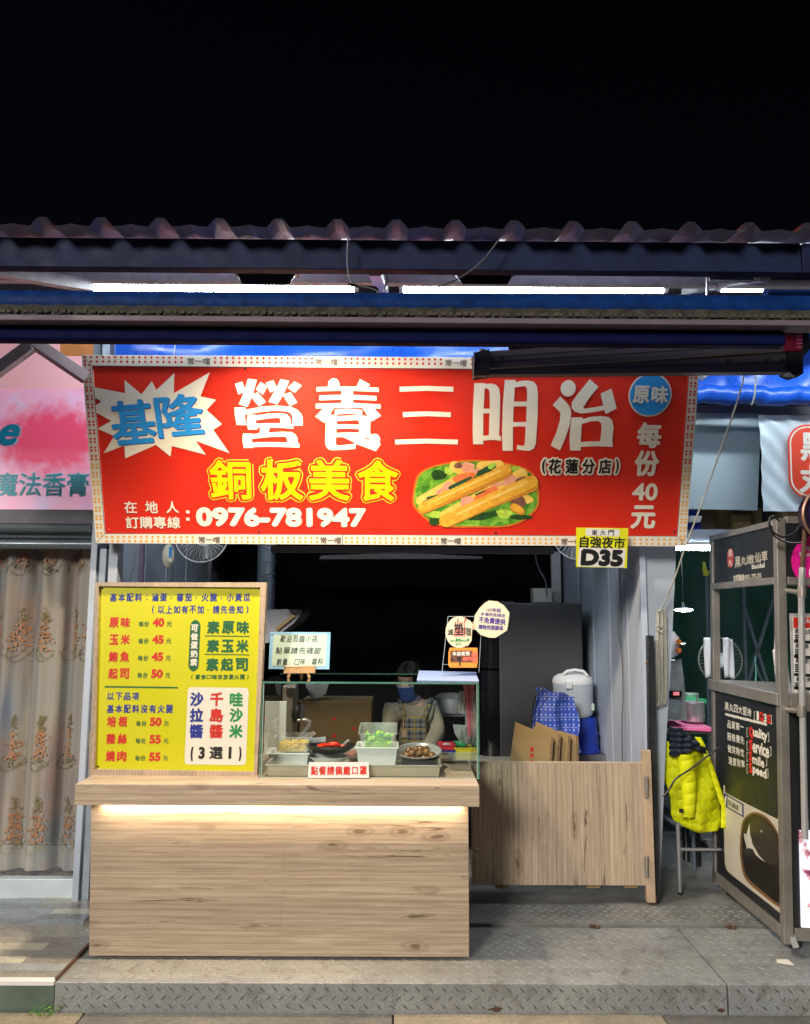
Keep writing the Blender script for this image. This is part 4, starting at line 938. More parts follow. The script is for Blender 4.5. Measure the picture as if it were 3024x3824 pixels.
# fans
def fan(cx, cy, Y, r, lb, cord):
    c = P(cx, cy, Y); t = thing('wall_fan', lb, 'fan', c, 'white wall fans under the sign')
    m = MB()
    for k in range(40):
        a = 2 * math.pi * k / 40; pts = []
        for j in range(7):
            f = j / 6; rr = .03 + (r - .03) * f; pts.append(c + Vector((math.cos(a) * rr, -.055 * math.cos(f * math.pi / 2) * 1.0 + 0, math.sin(a) * rr)))
        m.tube(pts, .0012, 4)
    for k in range(28):
        a = 2 * math.pi * k / 28; m.tube([c + Vector((math.cos(a) * r, 0, math.sin(a) * r)), c + Vector((math.cos(a) * r * .9, .06, math.sin(a) * r * .9)), c + Vector((math.cos(a) * .04, .09, math.sin(a) * .04))], .0012, 4)
    m.build('wire_cage', 'plw', t, kind='stuff')
    m = MB(); ring = lambda R_, dy, th: MB().tube([c + Vector((math.cos(2 * math.pi * k / 40) * R_, dy, math.sin(2 * math.pi * k / 40) * R_)) for k in range(41)], th, 6)
    ring(r, 0, .004).build('rim', 'plw', t, smooth=True)
    MB().lathe([(0, 0), (.03, .002), (.032, .008), (0, .010)], (0, 0, 0), 20)
    MB().cyl(c + Vector((0, -.062, 0)), c + Vector((0, -.052, 0)), .034, 20).build('badge', 'banner', t)
    for k in range(3):
        a0 = 2 * math.pi * k / 3 + .5
        MB().grid(lambda u, v: c + Vector((math.cos(a0 + u * 1.2) * (.03 + v * (r - .05)), .03 + (u - .5) * .03, math.sin(a0 + u * 1.2) * (.03 + v * (r - .05)))), 8, 6).build('blade', 'clear', t, smooth=True)
    MB().cyl(c + Vector((0, .05, 0)), c + Vector((0, .16, 0)), .055, 20, .04).build('motor', 'plw', t, smooth=True)
    s = 1 if cx < 1500 else -1
    MB().bar(c + Vector((0, .14, 0)), c + Vector((0, .16, -.12)), .02, .03).build('neck', 'plw', t)
    return c
fan(752, 2002, 4.75, .155, 'white wall fan peeking out below the left half of the sign', 0)
fan(2156, 1998, 4.75, .145, 'white wall fan peeking out below the sign next to the number plate', 0)
for px, Y, lb in ((628, 4.55, 'cream oval fan controller on the left wall below the sign'), (2308, 4.5, 'cream oval fan controller on the right wall below the number plate')):
    c = P(px, 2075, Y); t = thing('fan_controller', lb, 'controller', c, 'oval fan controllers')
    MB().ball(c, (.034, .022, .068), 18, 12).build('body', M('cream_plastic', (.62, .60, .48), .4), t, smooth=True)
    MB().box(c.x - .006 + .016, c.x + .024, c.y - .022, c.y - .01, c.z - .01, c.z + .05).build('blue_scale', 'bluewhite', t)
    MB().ball((c.x + .017, c.y - .017, c.z - .03), (.008, .008, .012), 10, 6).build('knob', 'plw', t)
wire([tuple(P(x, y, Y)) for x, y, Y in ((2312, 2110, 4.5), (2316, 2250, 4.5), (2308, 2350, 4.5), (2322, 2450, 4.5), (2326, 2600, 4.5), (2322, 2700, 4.5), (2324, 2850, 4.5))], .0032, 'steel_d', 'cord', 'thin grey cord running down the right inner wall', 'cord')
wire([tuple(P(x, y, 4.5)) for x, y in ((511, 2035), (502, 2100), (482, 2185))], .003, 'rope', 'cord', 'thin pale cord hanging on the left wall under the sign', 'cord')
wire([tuple(P(x, y, 4.55)) for x, y in ((645, 2100), (643, 2185))], .003, 'steel_d', 'cord', 'dark cord hanging below the left fan controller', 'cord')
fin(MB().bar(P(788, 2050, 4.9), P(779, 2185, 4.9), .02, .02).build('fan_rod', 'steel_d'), 'dark upright rod under the left fan', 'rod')
# electrical boxes on the fridge side
fin(MB().pbox(1990, 2197, 2062, 2250, 5.3, 5.4).build('switch_box', M('beige_box', (.30, .31, .29), .5), bevel=.004), 'beige electrical box on the wall just above the grey refrigerator', 'box')
fin(MB().prism([(2058, 2060), (2092, 2060), (2096, 2252), (2062, 2252)], 5.35, 5.38).build('grey_panel', M('mid_grey_panel', (.22, .22, .23), .6)), 'dark grey wall strip above the refrigerator beside the electrical box', 'panel')
wire([tuple(P(x, y, 5.25)) for x, y in ((1995, 2060), (2010, 2120), (2036, 2170), (2042, 2230))], .004, 'steel_d', 'cable', 'grey cable drooping to the electrical box above the refrigerator')

# refrigerator
fr = thing('refrigerator', 'tall dark grey refrigerator with glossy black doors facing left', 'refrigerator', (P(1990, 2500, 5.2).x, 5.5, .02))
a = P(1862, 2256, 5.2); b = P(2172, 2256, 5.2)
MB().box(a.x, b.x, 5.2, 5.85, .02, P(2000, 2252, 5.2).z).build('cabinet', 'fridge', fr, bevel=.008)
xd = P(1786, 2400, 5.2).x; zs = P(1820, 2500, 5.2).z; zt_ = P(1820, 2262, 5.2).z
def door(z0, z1):
    m = MB(); pr_ = [(a.x - .004, 5.2), (a.x - .03, 5.195), (a.x - .07, 5.20), (a.x - .105, 5.225), (a.x - .12, 5.27), (a.x - .125, 5.5), (a.x - .12, 5.83), (a.x - .004, 5.85)]
    n = len(pr_); m.add([(x, y, z0) for x, y in pr_] + [(x, y, z1) for x, y in pr_], [(i, i + 1, i + 1 + n, i + n) for i in range(n - 1)] + [tuple(range(n)), tuple(range(2 * n - 1, n - 1, -1))]); return m
door(.05, zs - .006).build('lower_door', 'fridgedoor', fr, smooth=True); door(zs + .006, zt_).build('freezer_door', 'fridgedoor', fr, smooth=True)
MB().box(a.x - .1, a.x + .1, 5.22, 5.4, zt_ + .001, zt_ + .03).build('hinge_cover', 'blacksteel', fr, bevel=.005)

# rice cooker on a blue bucket
c = P(2152, 2600, 5.0); zb_ = P(2152, 2682, 5.0).z; zl_ = P(2152, 2552, 5.0).z; rr = .122
ck = thing('rice_cooker', 'large white rice cooker with handle standing on the blue bucket', 'rice cooker', (c.x, c.y + .1, zb_))
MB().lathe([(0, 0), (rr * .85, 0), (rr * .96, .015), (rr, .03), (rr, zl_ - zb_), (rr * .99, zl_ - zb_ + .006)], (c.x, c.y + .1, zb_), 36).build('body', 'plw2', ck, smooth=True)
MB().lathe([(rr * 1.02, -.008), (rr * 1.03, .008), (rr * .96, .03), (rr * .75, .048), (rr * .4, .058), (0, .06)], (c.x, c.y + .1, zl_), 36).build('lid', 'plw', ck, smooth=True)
MB().tube([(c.x - .075, c.y + .02, zl_ + .05), (c.x - .05, c.y + .02, zl_ + .072), (c.x, c.y + .02, zl_ + .08), (c.x + .05, c.y + .02, zl_ + .072), (c.x + .075, c.y + .02, zl_ + .045)], .009, 8).build('handle', 'plw', ck, smooth=True)
MB().box(c.x - .07, c.x - .03, c.y - .035, c.y - .01, zl_ - .03, zl_ + .012).build('latch', 'plw', ck, bevel=.004)
MB().box(c.x + .095, c.x + .112, c.y + .015, c.y + .035, zb_ + .045, zb_ + .085).build('control_label', 'paperb', ck)
zk = P(2190, 2815, 5.0).z
bk = thing('blue_bucket', 'blue plastic bucket turned upside down beneath the rice cooker', 'bucket', (c.x + .03, c.y + .1, zk))
MB().lathe([(.115, 0), (.112, .012), (.108, .10), (.112, .105), (.112, .112), (.104, .118), (.100, zb_ - zk - .012), (.094, zb_ - zk - .002), (0, zb_ - zk - .002)], (c.x + .04, c.y + .1, zk), 32).build('shell', 'bluepl', bk, smooth=True)
MB().lathe([(.117, -.004), (.121, .004), (.117, .012)], (c.x + .04, c.y + .1, zk), 32).build('rim', 'bluepl', bk, smooth=True)
st = thing('low_cabinet', 'dim grey cabinet under the blue bucket behind the gate', 'cabinet', (c.x + .05, c.y + .1, 0))
MB().box(c.x - .12, c.x + .17, c.y - .03, c.y + .25, .02, zk - .002).build('body', M('dim_grey', (.12, .12, .13), .6), st, bevel=.005)
MB().box(c.x - .10, c.x + .15, c.y - .042, c.y - .031, .06, zk - .04).build('door', M('dim_grey2', (.14, .14, .15), .6), st, bevel=.003)
# blue dotted cloth over a stand
m_cl, n_, b_ = nodes('blue_dotted_cloth')
v_ = coords(n_); sp = n_.nodes.new('ShaderNodeSeparateXYZ'); n_.links.new(v_, sp.inputs[0])
def fr_(ax, f): return math_(n_, 'ABSOLUTE', math_(n_, 'SUBTRACT', math_(n_, 'FRACT', math_(n_, 'MULTIPLY', sp.outputs[ax], f)), .5))
dx_, dz_ = fr_('X', 42), fr_('Z', 34)
dist = math_(n_, 'ADD', math_(n_, 'MULTIPLY', dx_, dx_), math_(n_, 'MULTIPLY', dz_, dz_))
dot = ramp(n_, dist, [(.02, 1.0), (.035, 0.0)]); ln_ = ramp(n_, fr_('Z', 17), [(.03, .5), (.05, 0.0)])
n_.links.new(mix(n_, math_(n_, 'MAXIMUM', dot, ln_), (.025, .07, .42), (.42, .48, .68)), b_.inputs['Base Color']); b_.inputs['Roughness'].default_value = .6
Yc = 4.8; q = [P(2000, 2568, Yc), P(2150, 2600, Yc), P(2165, 2810, Yc), P(1985, 2810, Yc)]
def dfn(u, v):
    a_ = q[0].lerp(q[1], u); b2 = q[3].lerp(q[2], u); p_ = a_.lerp(b2, v); return (p_.x + .01 * math.sin(v * 9 + u * 4), p_.y + .02 * math.sin(u * 9 + v * 2) + .015 * math.sin(u * 23) * v, p_.z + .006 * math.sin(u * 12))
bc = MB().grid(dfn, 40, 30).build('blue_cloth', m_cl, smooth=True, solid=.002); fin(bc, 'blue cloth with white dots draped behind the cardboard sheets', 'cloth')
ts = thing('small_stand', 'narrow stand holding the blue dotted cloth behind the gate', 'stand', (q[2].x - .1, 4.95, 0))
MB().box(q[0].x + .02, q[1].x - .02, 4.86, 5.0, q[1].z - .03, q[1].z - .015).build('top', 'steel_d', ts)
for dx in (.03, .2): MB().box(q[0].x + dx, q[0].x + dx + .02, 4.9, 4.92, .02, q[1].z - .03).build('leg', 'steel_d', ts)
wire([tuple(P(x, y, 4.76)) for x, y in ((2030, 2568), (2000, 2600), (1988, 2660), (1985, 2715))], .005, 'black', 'cable', 'black cable arching over the blue dotted cloth')
# cardboard sheets stacked behind the gate
for i, (pts, lb) in enumerate((
    ([(1924, 2696), (2058, 2752), (2050, 2870), (1900, 2870)], 'front flattened cardboard box with red print leaning behind the gate'),
    ([(1992, 2712), (2085, 2742), (2078, 2870), (1985, 2870)], 'second flattened cardboard sheet behind the one with red print'),
    ([(2000, 2694), (2122, 2748), (2116, 2870), (1996, 2870)], 'tallest brown cardboard sheet behind the gate'),
    ([(2086, 2728), (2151, 2746), (2152, 2870), (2084, 2870)], 'rearmost short cardboard sheet touching the blue bucket'))):
    Y = 4.44 + i * .035; t = thing('cardboard_sheet', lb, 'cardboard', P(pts[3][0], pts[3][1], Y), 'cardboard sheets behind the gate')
    MB().prism(pts, Y, Y + .006).build('sheet', 'card', t)
    e0, e1 = pts[1], pts[2]
    MB().prism([e0, (e0[0] + 9, e0[1] + 4), (e1[0] + 9, e1[1]), e1], Y + .001, Y + .02).build('cut_edge', 'cardedge', t)
    if i == 0:
        K = Plane(P(1900, 2870, Y), P(2050, 2870, Y), P(1900, 2696, Y)); pr = Print(K, .001)
        for ch, y in (('風', 2790), ('味', 2812), ('丸', 2834)): pr.text(ch, 1978, y, 1993, y + 17, .03)
        o_ = pr.m; off = Vector(OFF[t.name]); o_.v = [Vector((K.mat @ p_)) for p_ in o_.v]; o_.build('red_print', 'redink', t)

# ================================================================== wooden gate, black pole
gt = thing('wooden_gate', 'pale oak gate panel hinged between the counter and the black pole', 'gate', P(2100, 3306, 4.1))
xs = [P(x, 3000, 4.1).x for x in (1760, 1934, 2074, 2240, 2405)]; z0, z1 = P(2100, 3306, 4.1).z, P(2100, 2851, 4.1).z
for i in range(4):
    o = MB().box(xs[i] + .0006, xs[i + 1] - .0006, 4.1, 4.122, z0, z1); o.build('gate_board', 'oak_v', gt, bevel=.0012)
MB().box(xs[0], xs[4], 4.1, 4.124, z1 + .0005, z1 + .006).build('top_edge', 'oak', gt)
for x in (2190, 2330, 1850): MB().pbox(x, 3300, x + 50, 3316, 4.14, 4.17).build('underside_block', 'card', gt)
MB().pbox(2409, 2802, 2440, 3372, 4.085, 4.12).build('hinge_post', M('pine_post', (.46, .34, .23), .5, var=.18, scale=9), gt, bevel=.003)
for y in (2925, 3222):
    hg = MB().pbox(2406, y - 20, 2420, y + 55, 4.078, 4.085).build('hinge', 'ss', gt, bevel=.001)
    a = P(2415, y - 25, 4.074); b = P(2415, y + 52, 4.074); MB().cyl(b, a, .008, 12).build('pin', 'ss', hg, local=False, smooth=True)
MB().ball(P(1780, 3175, 4.08), .012, 10, 6).build('latch_knob', 'ss', gt, smooth=True)
pl_ = thing('black_pole', 'worn black steel pole standing at the right edge of the gate', 'pole', P(2448, 3398, 4.12))
MB().prism([(2422, 2375), (2440, 2375), (2450, 2800), (2465, 3398), (2437, 3398), (2426, 2800)], 4.125, 4.17).build('shaft', 'blacksteel', pl_, bevel=.002)
MB().prism([(2432, 3350), (2452, 3346), (2450, 3402), (2430, 3400)], 4.10, 4.15).build('foot', 'rust', pl_, bevel=.002)
MB().ball(P(2415, 2474, 4.12), .008, 8, 6).build('stud', 'rust', pl_)
# rope coil and line
rp = thing('rope_coil', 'coil of cream rope hanging on the pale wall end panel', 'rope', P(2462, 2640, 4.17))
r = random.Random(6)
for k in range(5):
    x0 = 2452 + k * 5 + r.uniform(-2, 2); x1 = 2446 + k * 7 + r.uniform(-3, 3); Y = 4.165 - .006 * (k % 3)
    pts = [P(x0, 2300, Y), P(x0 - 6, 2283, Y), P(x0 + 10, 2277, Y), P(x0 + 15, 2300, Y), P(x1 + 12, 2450, Y), P(x1 + 11, 2620, Y), P(x1 + 4, 2642 - k * 3, Y), P(x1 - 2, 2620, Y), P(x0 - 3, 2400, Y), P(x0, 2300, Y)]
    MB().tube(pts, .0032, 6).build('strand', 'rope', rp, smooth=True)
MB().tube([P(2446, 2340, 4.14), P(2460, 2334, 4.135), P(2476, 2350, 4.14), P(2470, 2362, 4.14), P(2450, 2352, 4.135)], .0045, 6).build('wrap', 'rope', rp, smooth=True)
wire([tuple(P(2800, 1250, 3.6)), tuple(P(2770, 1440, 3.65)), tuple(P(2705, 1640, 3.72)), tuple(P(2620, 1880, 3.82)), tuple(P(2555, 2055, 3.95)), tuple(P(2515, 2170, 4.05)), tuple(P(2466, 2285, 4.15))], .004, 'rope', 'rope_line', 'long cream rope slanting from the awning down past the sign corner', 'rope')
wire([tuple(P(2822, 1385, 4.5)), tuple(P(2818, 1470, 4.52)), tuple(P(2806, 1512, 4.54))], .005, 'rope', 'rope_line', 'short pale cord tied round the rolled blue tarpaulin', 'rope')

# ================================================================== counter
YC = P(0, 0, 1).y and G(1050, 3574, 0.012).y      # front face of the counter
ct = thing('food_counter', 'pale oak laminate food counter with warm light strip under its top', 'counter', (P(1045, 3574, YC).x, YC + .3, 0))
a, b = P(332, 3560, YC), P(1752, 3585, YC); zs0 = P(1045, 2992, YC).z
a1, b1 = P(339, 2995, YC), P(1749, 2995, YC)
MB().add([(a.x, YC, .014), (b.x, YC, .014), (b.x, YC + .6, .014), (a.x, YC + .6, .014), (a1.x, YC, zs0), (b1.x, YC, zs0), (b1.x, YC + .6, zs0), (a1.x, YC + .6, zs0)], [(0, 3, 2, 1), (4, 5, 6, 7), (0, 1, 5, 4), (1, 2, 6, 5), (2, 3, 7, 6), (3, 0, 4, 7)]).build('front_panel', 'oak', ct, bevel=.002)
MB().box(a.x + .03, b.x - .03, YC + .03, YC + .58, .0005, .0135).build('base', 'black', ct)
YS2 = YC - .075; c, d = P(278, 2970, YS2), P(1790, 2975, YS2); zt = P(1035, 2931, YS2).z; zl = P(1035, 3010, YS2).z
MB().box(c.x, d.x, YS2, YC + .66, zl, zt).build('worktop', 'oak', ct, bevel=.002)
MB().box(a.x + .02, b.x - .01, YC - .022, YC - .004, zl - .008, zl - .0015).build('light_strip', 'led', ct)
ld = bpy.data.lights.new('strip_glow', 'AREA'); ld.shape = 'RECTANGLE'; ld.size = b.x - a.x - .06; ld.size_y = .012; ld.energy = 3.6; ld.color = (1, .74, .46)
lo = bpy.data.objects.new('strip_glow', ld); C.objects.link(lo); lo.parent = ct; lo.location = Vector(((a.x + b.x) / 2, YC - .014, zl - .012)) - OFF[ct.name]; lo.rotation_euler = (0, 0, 0)
ZT = zt
def top(px, py): return G(px, py, ZT)
# ---- menu board
YM = 3.62
Mn = Plane(P(338, 2897, YM), P(963, 2905, YM), P(368, 2178, YM))
mb = Mn.thing('menu_board', 'yellow menu board in a pale oak frame standing on the counter', 'menu board')
m_ = lambda x, y: (330 + x / 2.475, 2130 + y / 2.475)
inn = [m_(100, 146), m_(1592, 158), m_(1532, 1858), m_(62, 1836)]; out_ = [(359, 2175), (996, 2175), (960, 2905), (337, 2893)]
for q, nm in ((0, 't'), (1, 'r'), (2, 'b'), (3, 'l')):
    plate(Mn, mb, 'frame_rail', 'oak_fr', [out_[q], out_[(q + 1) % 4], inn[(q + 1) % 4], inn[q]], .045, .010)
plate(Mn, mb, 'menu_panel', 'yellow_pr', [(x + (4 if x > 700 else -4), y + (4 if y > 2500 else -4)) for x, y in inn], .01, -.006)
plate(Mn, mb, 'back_panel', 'oak', [(365, 2182), (990, 2182), (955, 2898), (343, 2890)], .01, -.02)
plate(Mn, mb, 'side_panel', 'oak_fr', [(331, 2740), (337, 2725), (340, 2895), (330, 2895)], .06, -.002)
def mt(pr, s_, x0, y0, x1, y1, bold=.03): pr.text(s_, *m_(x0, y0), *m_(x1, y1), bold)
Z = -.0052
pb, prd, pk_, pg, pw = Print(Mn, Z), Print(Mn, Z), Print(Mn, Z), Print(Mn, Z), Print(Mn, Z + .0012)
def chars(pr, st, x0, y0, x1, y1, bold, gap=.12):
    n = len(st); wd = (x1 - x0) / n
    for i, ch in enumerate(st):
        if ch == '：': X = x0 + (i + .5) * wd; [pr.disc(*m_(X, y0 + (y1 - y0) * f), 2.2, 8) for f in (.28, .75)]; continue
        if ch in '、，': X = x0 + (i + .35) * wd; Y = (y0 + y1) / 2; pr.poly([m_(X, Y), m_(X + 6, Y - 4), m_(X + 14, Y + 14), m_(X + 8, Y + 16)]); continue
        if ch in '()': mt(pr, ch, x0 + i * wd + wd * .3, y0, x0 + i * wd + wd * .62, y1, bold); continue
        k = .22 if ch in '口' else 0
        mt(pr, ch, x0 + i * wd + wd * gap / 2, y0 + (y1 - y0) * k / 2, x0 + (i + 1) * wd - wd * gap / 2, y1 - (y1 - y0) * k / 2, bold)
chars(pb, '基本配料：滷蛋、蕃茄、火腿、小黃瓜', 188, 213, 1500, 286, .028)
chars(pb, '(以上如有不加，請先告知)', 560, 325, 1506, 398, .024)
for st, x0, y0, x1, y1, n_, px0, py0, num, nx0, ny0, yx0 in (
    ('原味', 180, 434, 392, 528, '', 458, 470, '40', 588, 440, 720), ('玉米', 180, 592, 388, 686, '', 455, 628, '45', 583, 598, 715), ('鮪魚', 174, 750, 384, 846, '', 450, 786, '45', 578, 757, 710),
    ('起司', 170, 905, 381, 1003, '', 446, 945, '50', 574, 915, 706), ('培根', 158, 1350, 366, 1447, '', 433, 1392, '50', 562, 1360, 693), ('雞絲', 151, 1510, 361, 1607, '', 428, 1552, '55', 557, 1523, 690), ('燒肉', 146, 1668, 356, 1768, '', 424, 1712, '55', 553, 1685, 684)):
    chars(prd, st, x0, y0, x1, y1, .04); chars(pk_, '每份', px0, py0, px0 + 102, py0 + 50, .02, .08)
    mt(prd, num, nx0, ny0, nx0 + 112, ny0 + 80, .07); mt(pk_, '元', yx0, py0 + 4, yx0 + 48, py0 + 48, .02)
chars(pb, '以下品項', 163, 1130, 470, 1200, .024); chars(pb, '基本配料沒有火腿', 160, 1243, 784, 1319, .028)
pk_.quad(*m_(145, 1078), *m_(822, 1083.5)); pk_.quad(*m_(1072, 606), *m_(1488, 609)); pk_.quad(*m_(1070, 777), *m_(1484, 780))
Print(Mn, Z).rrect(*m_(918, 458), *m_(1035, 933), 23).build('green_pill', 'greenink', mb)
for i, ch in enumerate('可做蛋奶素'): mt(pw, ch, 944 - i * 2, 500 + i * 79, 1014 - i * 2, 568 + i * 79, .045)
chars(pg, '素原味', 1083, 468, 1494, 584, .045); chars(pg, '素玉米', 1080, 640, 1488, 757, .045); chars(pg, '素起司', 1074, 812, 1482, 930, .045)
chars(pk_, '(素食口味改放素火腿)', 930, 962, 1498, 1008, .03, .08)
Print(Mn, Z).rrect(*m_(883, 1087), *m_(1480, 1795), 14).build('cream_panel', 'cream', mb)
Z2 = Z + .0008
cols = (('沙拉醬', 934, 'navyink', 'navy_lettering'), ('千島醬', 1118, 'redink', 'red_lettering'), ('哇沙米', 1300, 'greenink2', 'green_lettering'))
for st, x, mt_, nm in cols:
    pr = Print(Mn, Z2)
    for i, ch in enumerate(st): pr.text(ch, *m_(x - i * 2, 1128 + i * 148), *m_(x + 130 - i * 2, 1256 + i * 148), .04)
    pr.build(nm, mt_, mb)
pr = Print(Mn, Z2)
for ch, x0, x1, bo in (('(', 938, 968, .05), ('3', 1012, 1076, .06), ('選', 1112, 1242, .035), ('1', 1290, 1322, .06), (')', 1385, 1415, .05)): pr.text(ch, *m_(x0, 1632), *m_(x1, 1765 if ch in '()' else 1745), bo)
pr.build('black_lettering', 'ink', mb)
pb.build('navy_lettering', 'navyink', mb); prd.build('red_lettering', 'redink', mb); pk_.build('dark_lettering', 'greenink', mb); pg.build('green_lettering', 'greenink', mb); pw.build('white_lettering', 'cream', mb)
for x, y in ((122, 168), (1572, 166), (82, 1815)):
    u, v = Mn.uv(*m_(x, y)); MB().lathe([(0, .004), (.0035, .003), (.005, 0)], (u, v, -.006), 10).build('screw', 'ink', mb, local=True)

# ---- glass case
YG0, YG1 = 3.57, 4.10
gc = thing('glass_case', 'frameless glass display case on the counter top', 'display case', (P(1380, 2912, YG0).x, 3.86, ZT))
xL, xR = P(974, 2700, YG0).x, P(1788, 2700, YG0).x; zG = P(1380, 2547, YG0).z; th = .006
MB().box(xL, xR, YG0, YG0 + th, ZT + .0005, zG - th - .0005).build('front_pane', 'glass', gc)
MB().box(xL, xL + th, YG0 + th + .0005, YG1, ZT + .0005, zG - th - .0005).build('side_pane', 'glass', gc)
MB().box(xR - th, xR, YG0 + th + .0005, YG1, ZT + .0005, zG - th - .0005).build('side_pane', 'glass', gc)
MB().box(xL, xR, YG0, YG1, zG - th, zG).build('top_pane', 'glass', gc)
MB().box(xL - .0005, xR + .0005, YG0 - .0012, YG0 - .0002, zG - th - .0015, zG + .0005).box(xL, xR, YG1, YG1 + .001, zG - th, zG).build('polished_edge', 'glassedge', gc)
MB().box(xL - .001, xL + .0035, YG0 - .0012, YG0 + .004, ZT + .001, zG - th - .002).box(xR - .0035, xR + .001, YG0 - .0012, YG0 + .004, ZT + .001, zG - th - .002).build('polished_edge', 'glassedge', gc)
MB().box(xL + .006, xL + .009, YG0 + .001, YG0 + .006, ZT + .001, zG - th - .002).box(xR - .009, xR - .006, YG0 + .001, YG0 + .006, ZT + .001, zG - th - .002).box(xL, xR, YG0 - .001, YG0, ZT + .0005, ZT + .003).build('lit_seam', 'glassedgew', gc)  # seam strips carry a lit copy of the glass edge in their colour
# ---- handwritten notice on an easel
YE = 3.80
N_ = Plane(P(1003, 2499, YE), P(1228, 2500, YE), P(1009, 2360, YE + .03))
hn = N_.thing('handwritten_notice', 'handwritten notice on pale green paper with light blue border, standing on a small easel', 'notice')
plate(N_, hn, 'backing', 'matblue', [(1009, 2360), (1234, 2361), (1229, 2499), (1002, 2498)], .004)
plate(N_, hn, 'paper', 'paperb', [(1022, 2370), (1221, 2369), (1215, 2489), (1014, 2486)], .001, .0015)
Print(N_, .0022).poly([(1010, 2361), (1233, 2362), (1232, 2369), (1010, 2369)]).build('tape', 'matblue', hn)
pr = Print(N_, .0024)
h_ = lambda x, y: (950 + x / 1.898, 2050 + y / 1.898)
for st, x0, y0, x1, y1 in (('歡迎蒞臨小店', 180, 612, 450, 660), ('點單請先確認', 148, 698, 475, 745), ('數量、口味、醬料', 155, 778, 488, 822)):
    n = len(st); wd = (x1 - x0) / n; r = random.Random(n + x0)
    for i, ch in enumerate(st):
        if ch == '、': pr.quad(*h_(x0 + i * wd + 10, y1 - 8), *h_(x0 + i * wd + 15, y1 - 2)); continue
        k = r.uniform(-3, 3); pr.text(ch, *h_(x0 + i * wd + 3, y0 + k), *h_(x0 + (i + 1) * wd - 3, y1 + k), .008, rot=r.uniform(-5, 5), shear=.12)
pr.build('handwriting', M('pencil_ink', (.05, .08, .07), .5), hn)
ea = thing('small_easel', 'miniature wooden easel standing on the glass case under the notice', 'easel', (P(1117, 2536, 3.78).x, 3.78, zG))
e = lambda x, y, Y: P(x, y, Y)
MB().prism([(1062, 2491), (1172, 2490), (1174, 2511), (1060, 2512)], 3.765, 3.795).build('ledge', 'pine', ea, bevel=.003)
zz = zG + .001
def leg_(x0, x1, Y): a = P(x0, 2512, Y); b = P(x1, 2530, Y); return MB().bar(a, (b.x, Y, zz), .014, .012).build('leg', 'pine', ea, bevel=.002)
leg_(1082, 1076, 3.775); leg_(1150, 1156, 3.775); leg_(1124, 1126, 3.84)
MB().bar(P(1118, 2490, 3.82), P(1120, 2400, 3.85), .014, .012).build('back_post', 'pine', ea)
# ---- notice in front
W_ = Plane(P(1150, 2905, YG0 - .012), P(1378, 2905, YG0 - .012), P(1152, 2846, YG0 - .006))
mk = W_.thing('mask_notice', 'small white notice with red lettering at the foot of the glass case', 'notice')
plate(W_, mk, 'plate', 'white', [(1153, 2846), (1376, 2846), (1378, 2905), (1150, 2905)], .003)
pr = Print(W_, .0008)
for i, ch in enumerate('點餐請佩戴口罩'): k = 3 if ch == '口' else 0; pr.text(ch, 1160 + i * 30.3 + k, 2861 + k, 1160 + i * 30.3 + 28 - k, 2895 - k, .032)
pr.build('lettering', 'redink', mk)
# ---- blue ribbed mat on the case
bl = thing('blue_mat', 'light blue ribbed mat lying over the right end of the glass case top', 'mat', (P(1670, 2545, YG0).x, 3.75, zG))
m_mt, n_, b_ = nodes('ribbed_mat'); v_ = coords(n_); wv = n_.nodes.new('ShaderNodeTexWave'); wv.inputs['Scale'].default_value = 55; n_.links.new(v_, wv.inputs['Vector'])
n_.links.new(ramp(n_, wv.outputs['Fac'], [(.3, (.20, .32, .62)), (.7, (.46, .56, .80))]), b_.inputs['Base Color']); b_.inputs['Roughness'].default_value = .6; bump(n_, b_, wv.outputs['Fac'], .4, .001)
a = G(1556, 2543, zG + .001); b = G(1788, 2546, zG + .001); c = G(1776, 2512, zG + .001); d = G(1564, 2506, zG + .001)
MB().add([a, b, c, d] + [q + Vector((0, 0, .003)) for q in (a, b, c, d)], [(3, 2, 1, 0), (4, 5, 6, 7), (0, 1, 5, 4), (1, 2, 6, 5), (2, 3, 7, 6), (3, 0, 4, 7)]).build('sheet', m_mt, bl)
# ---- acrylic stand with stickers
f_ = lambda x, y: (1650 + x / 5.693, 2260 + y / 5.693)
YS_ = 3.93
K = Plane(P(*f_(0, 1430), YS_), P(*f_(750, 1430), YS_), P(*f_(125, 235), YS_ + .03))
ac = K.thing('acrylic_stand', 'clear acrylic stand carrying the small stickers on top of the glass case', 'stand')
plate(K, ac, 'panel', 'acrylic', [f_(125, 235), f_(845, 235), f_(835, 650), f_(780, 1430), f_(-5, 1430)], .003)
pe = Print(K, .0005)
for (x0, y0), (x1, y1) in (((125, 235), (845, 235)), ((845, 235), (780, 1430)), ((125, 235), (-5, 1430)), ((-5, 1250), (120, 1258))): pe.poly([f_(x0, y0), f_(x0 + 9, y0 + 9), f_(x1 + 9, y1 + 9), f_(x1, y1)])
pe.build('edge_highlight', M('acrylic_edge', (.42, .46, .48), .2), ac)
(u0, v0), (u1, _) = K.uv(*f_(20, 1430)), K.uv(*f_(800, 1430))
MB().box(u0, u1, v0 - .004, v0, -.03, .06).build('foot', 'acrylic', ac, local=True)
stk = K.thing('round_sticker', 'round cream sticker with red and white carrier bag drawing on the acrylic stand', 'sticker')
pts = [(365 + 290 * math.cos(t), 575 + 335 * math.sin(t)) for t in [R(a_) for a_ in range(-55, -306, -8)]] + [(540, 880), (628, 760), (650, 400), (600, 330)]
plate(K, stk, 'disc', 'sticker', [f_(*p_) for p_ in pts], .0008, .0018)
pr = Print(K, .0026)
for k in range(5): pr.poly([f_(255 + k * 52, 670), f_(280 + k * 52, 670), f_(300 + k * 46, 350), f_(278 + k * 46, 350)])
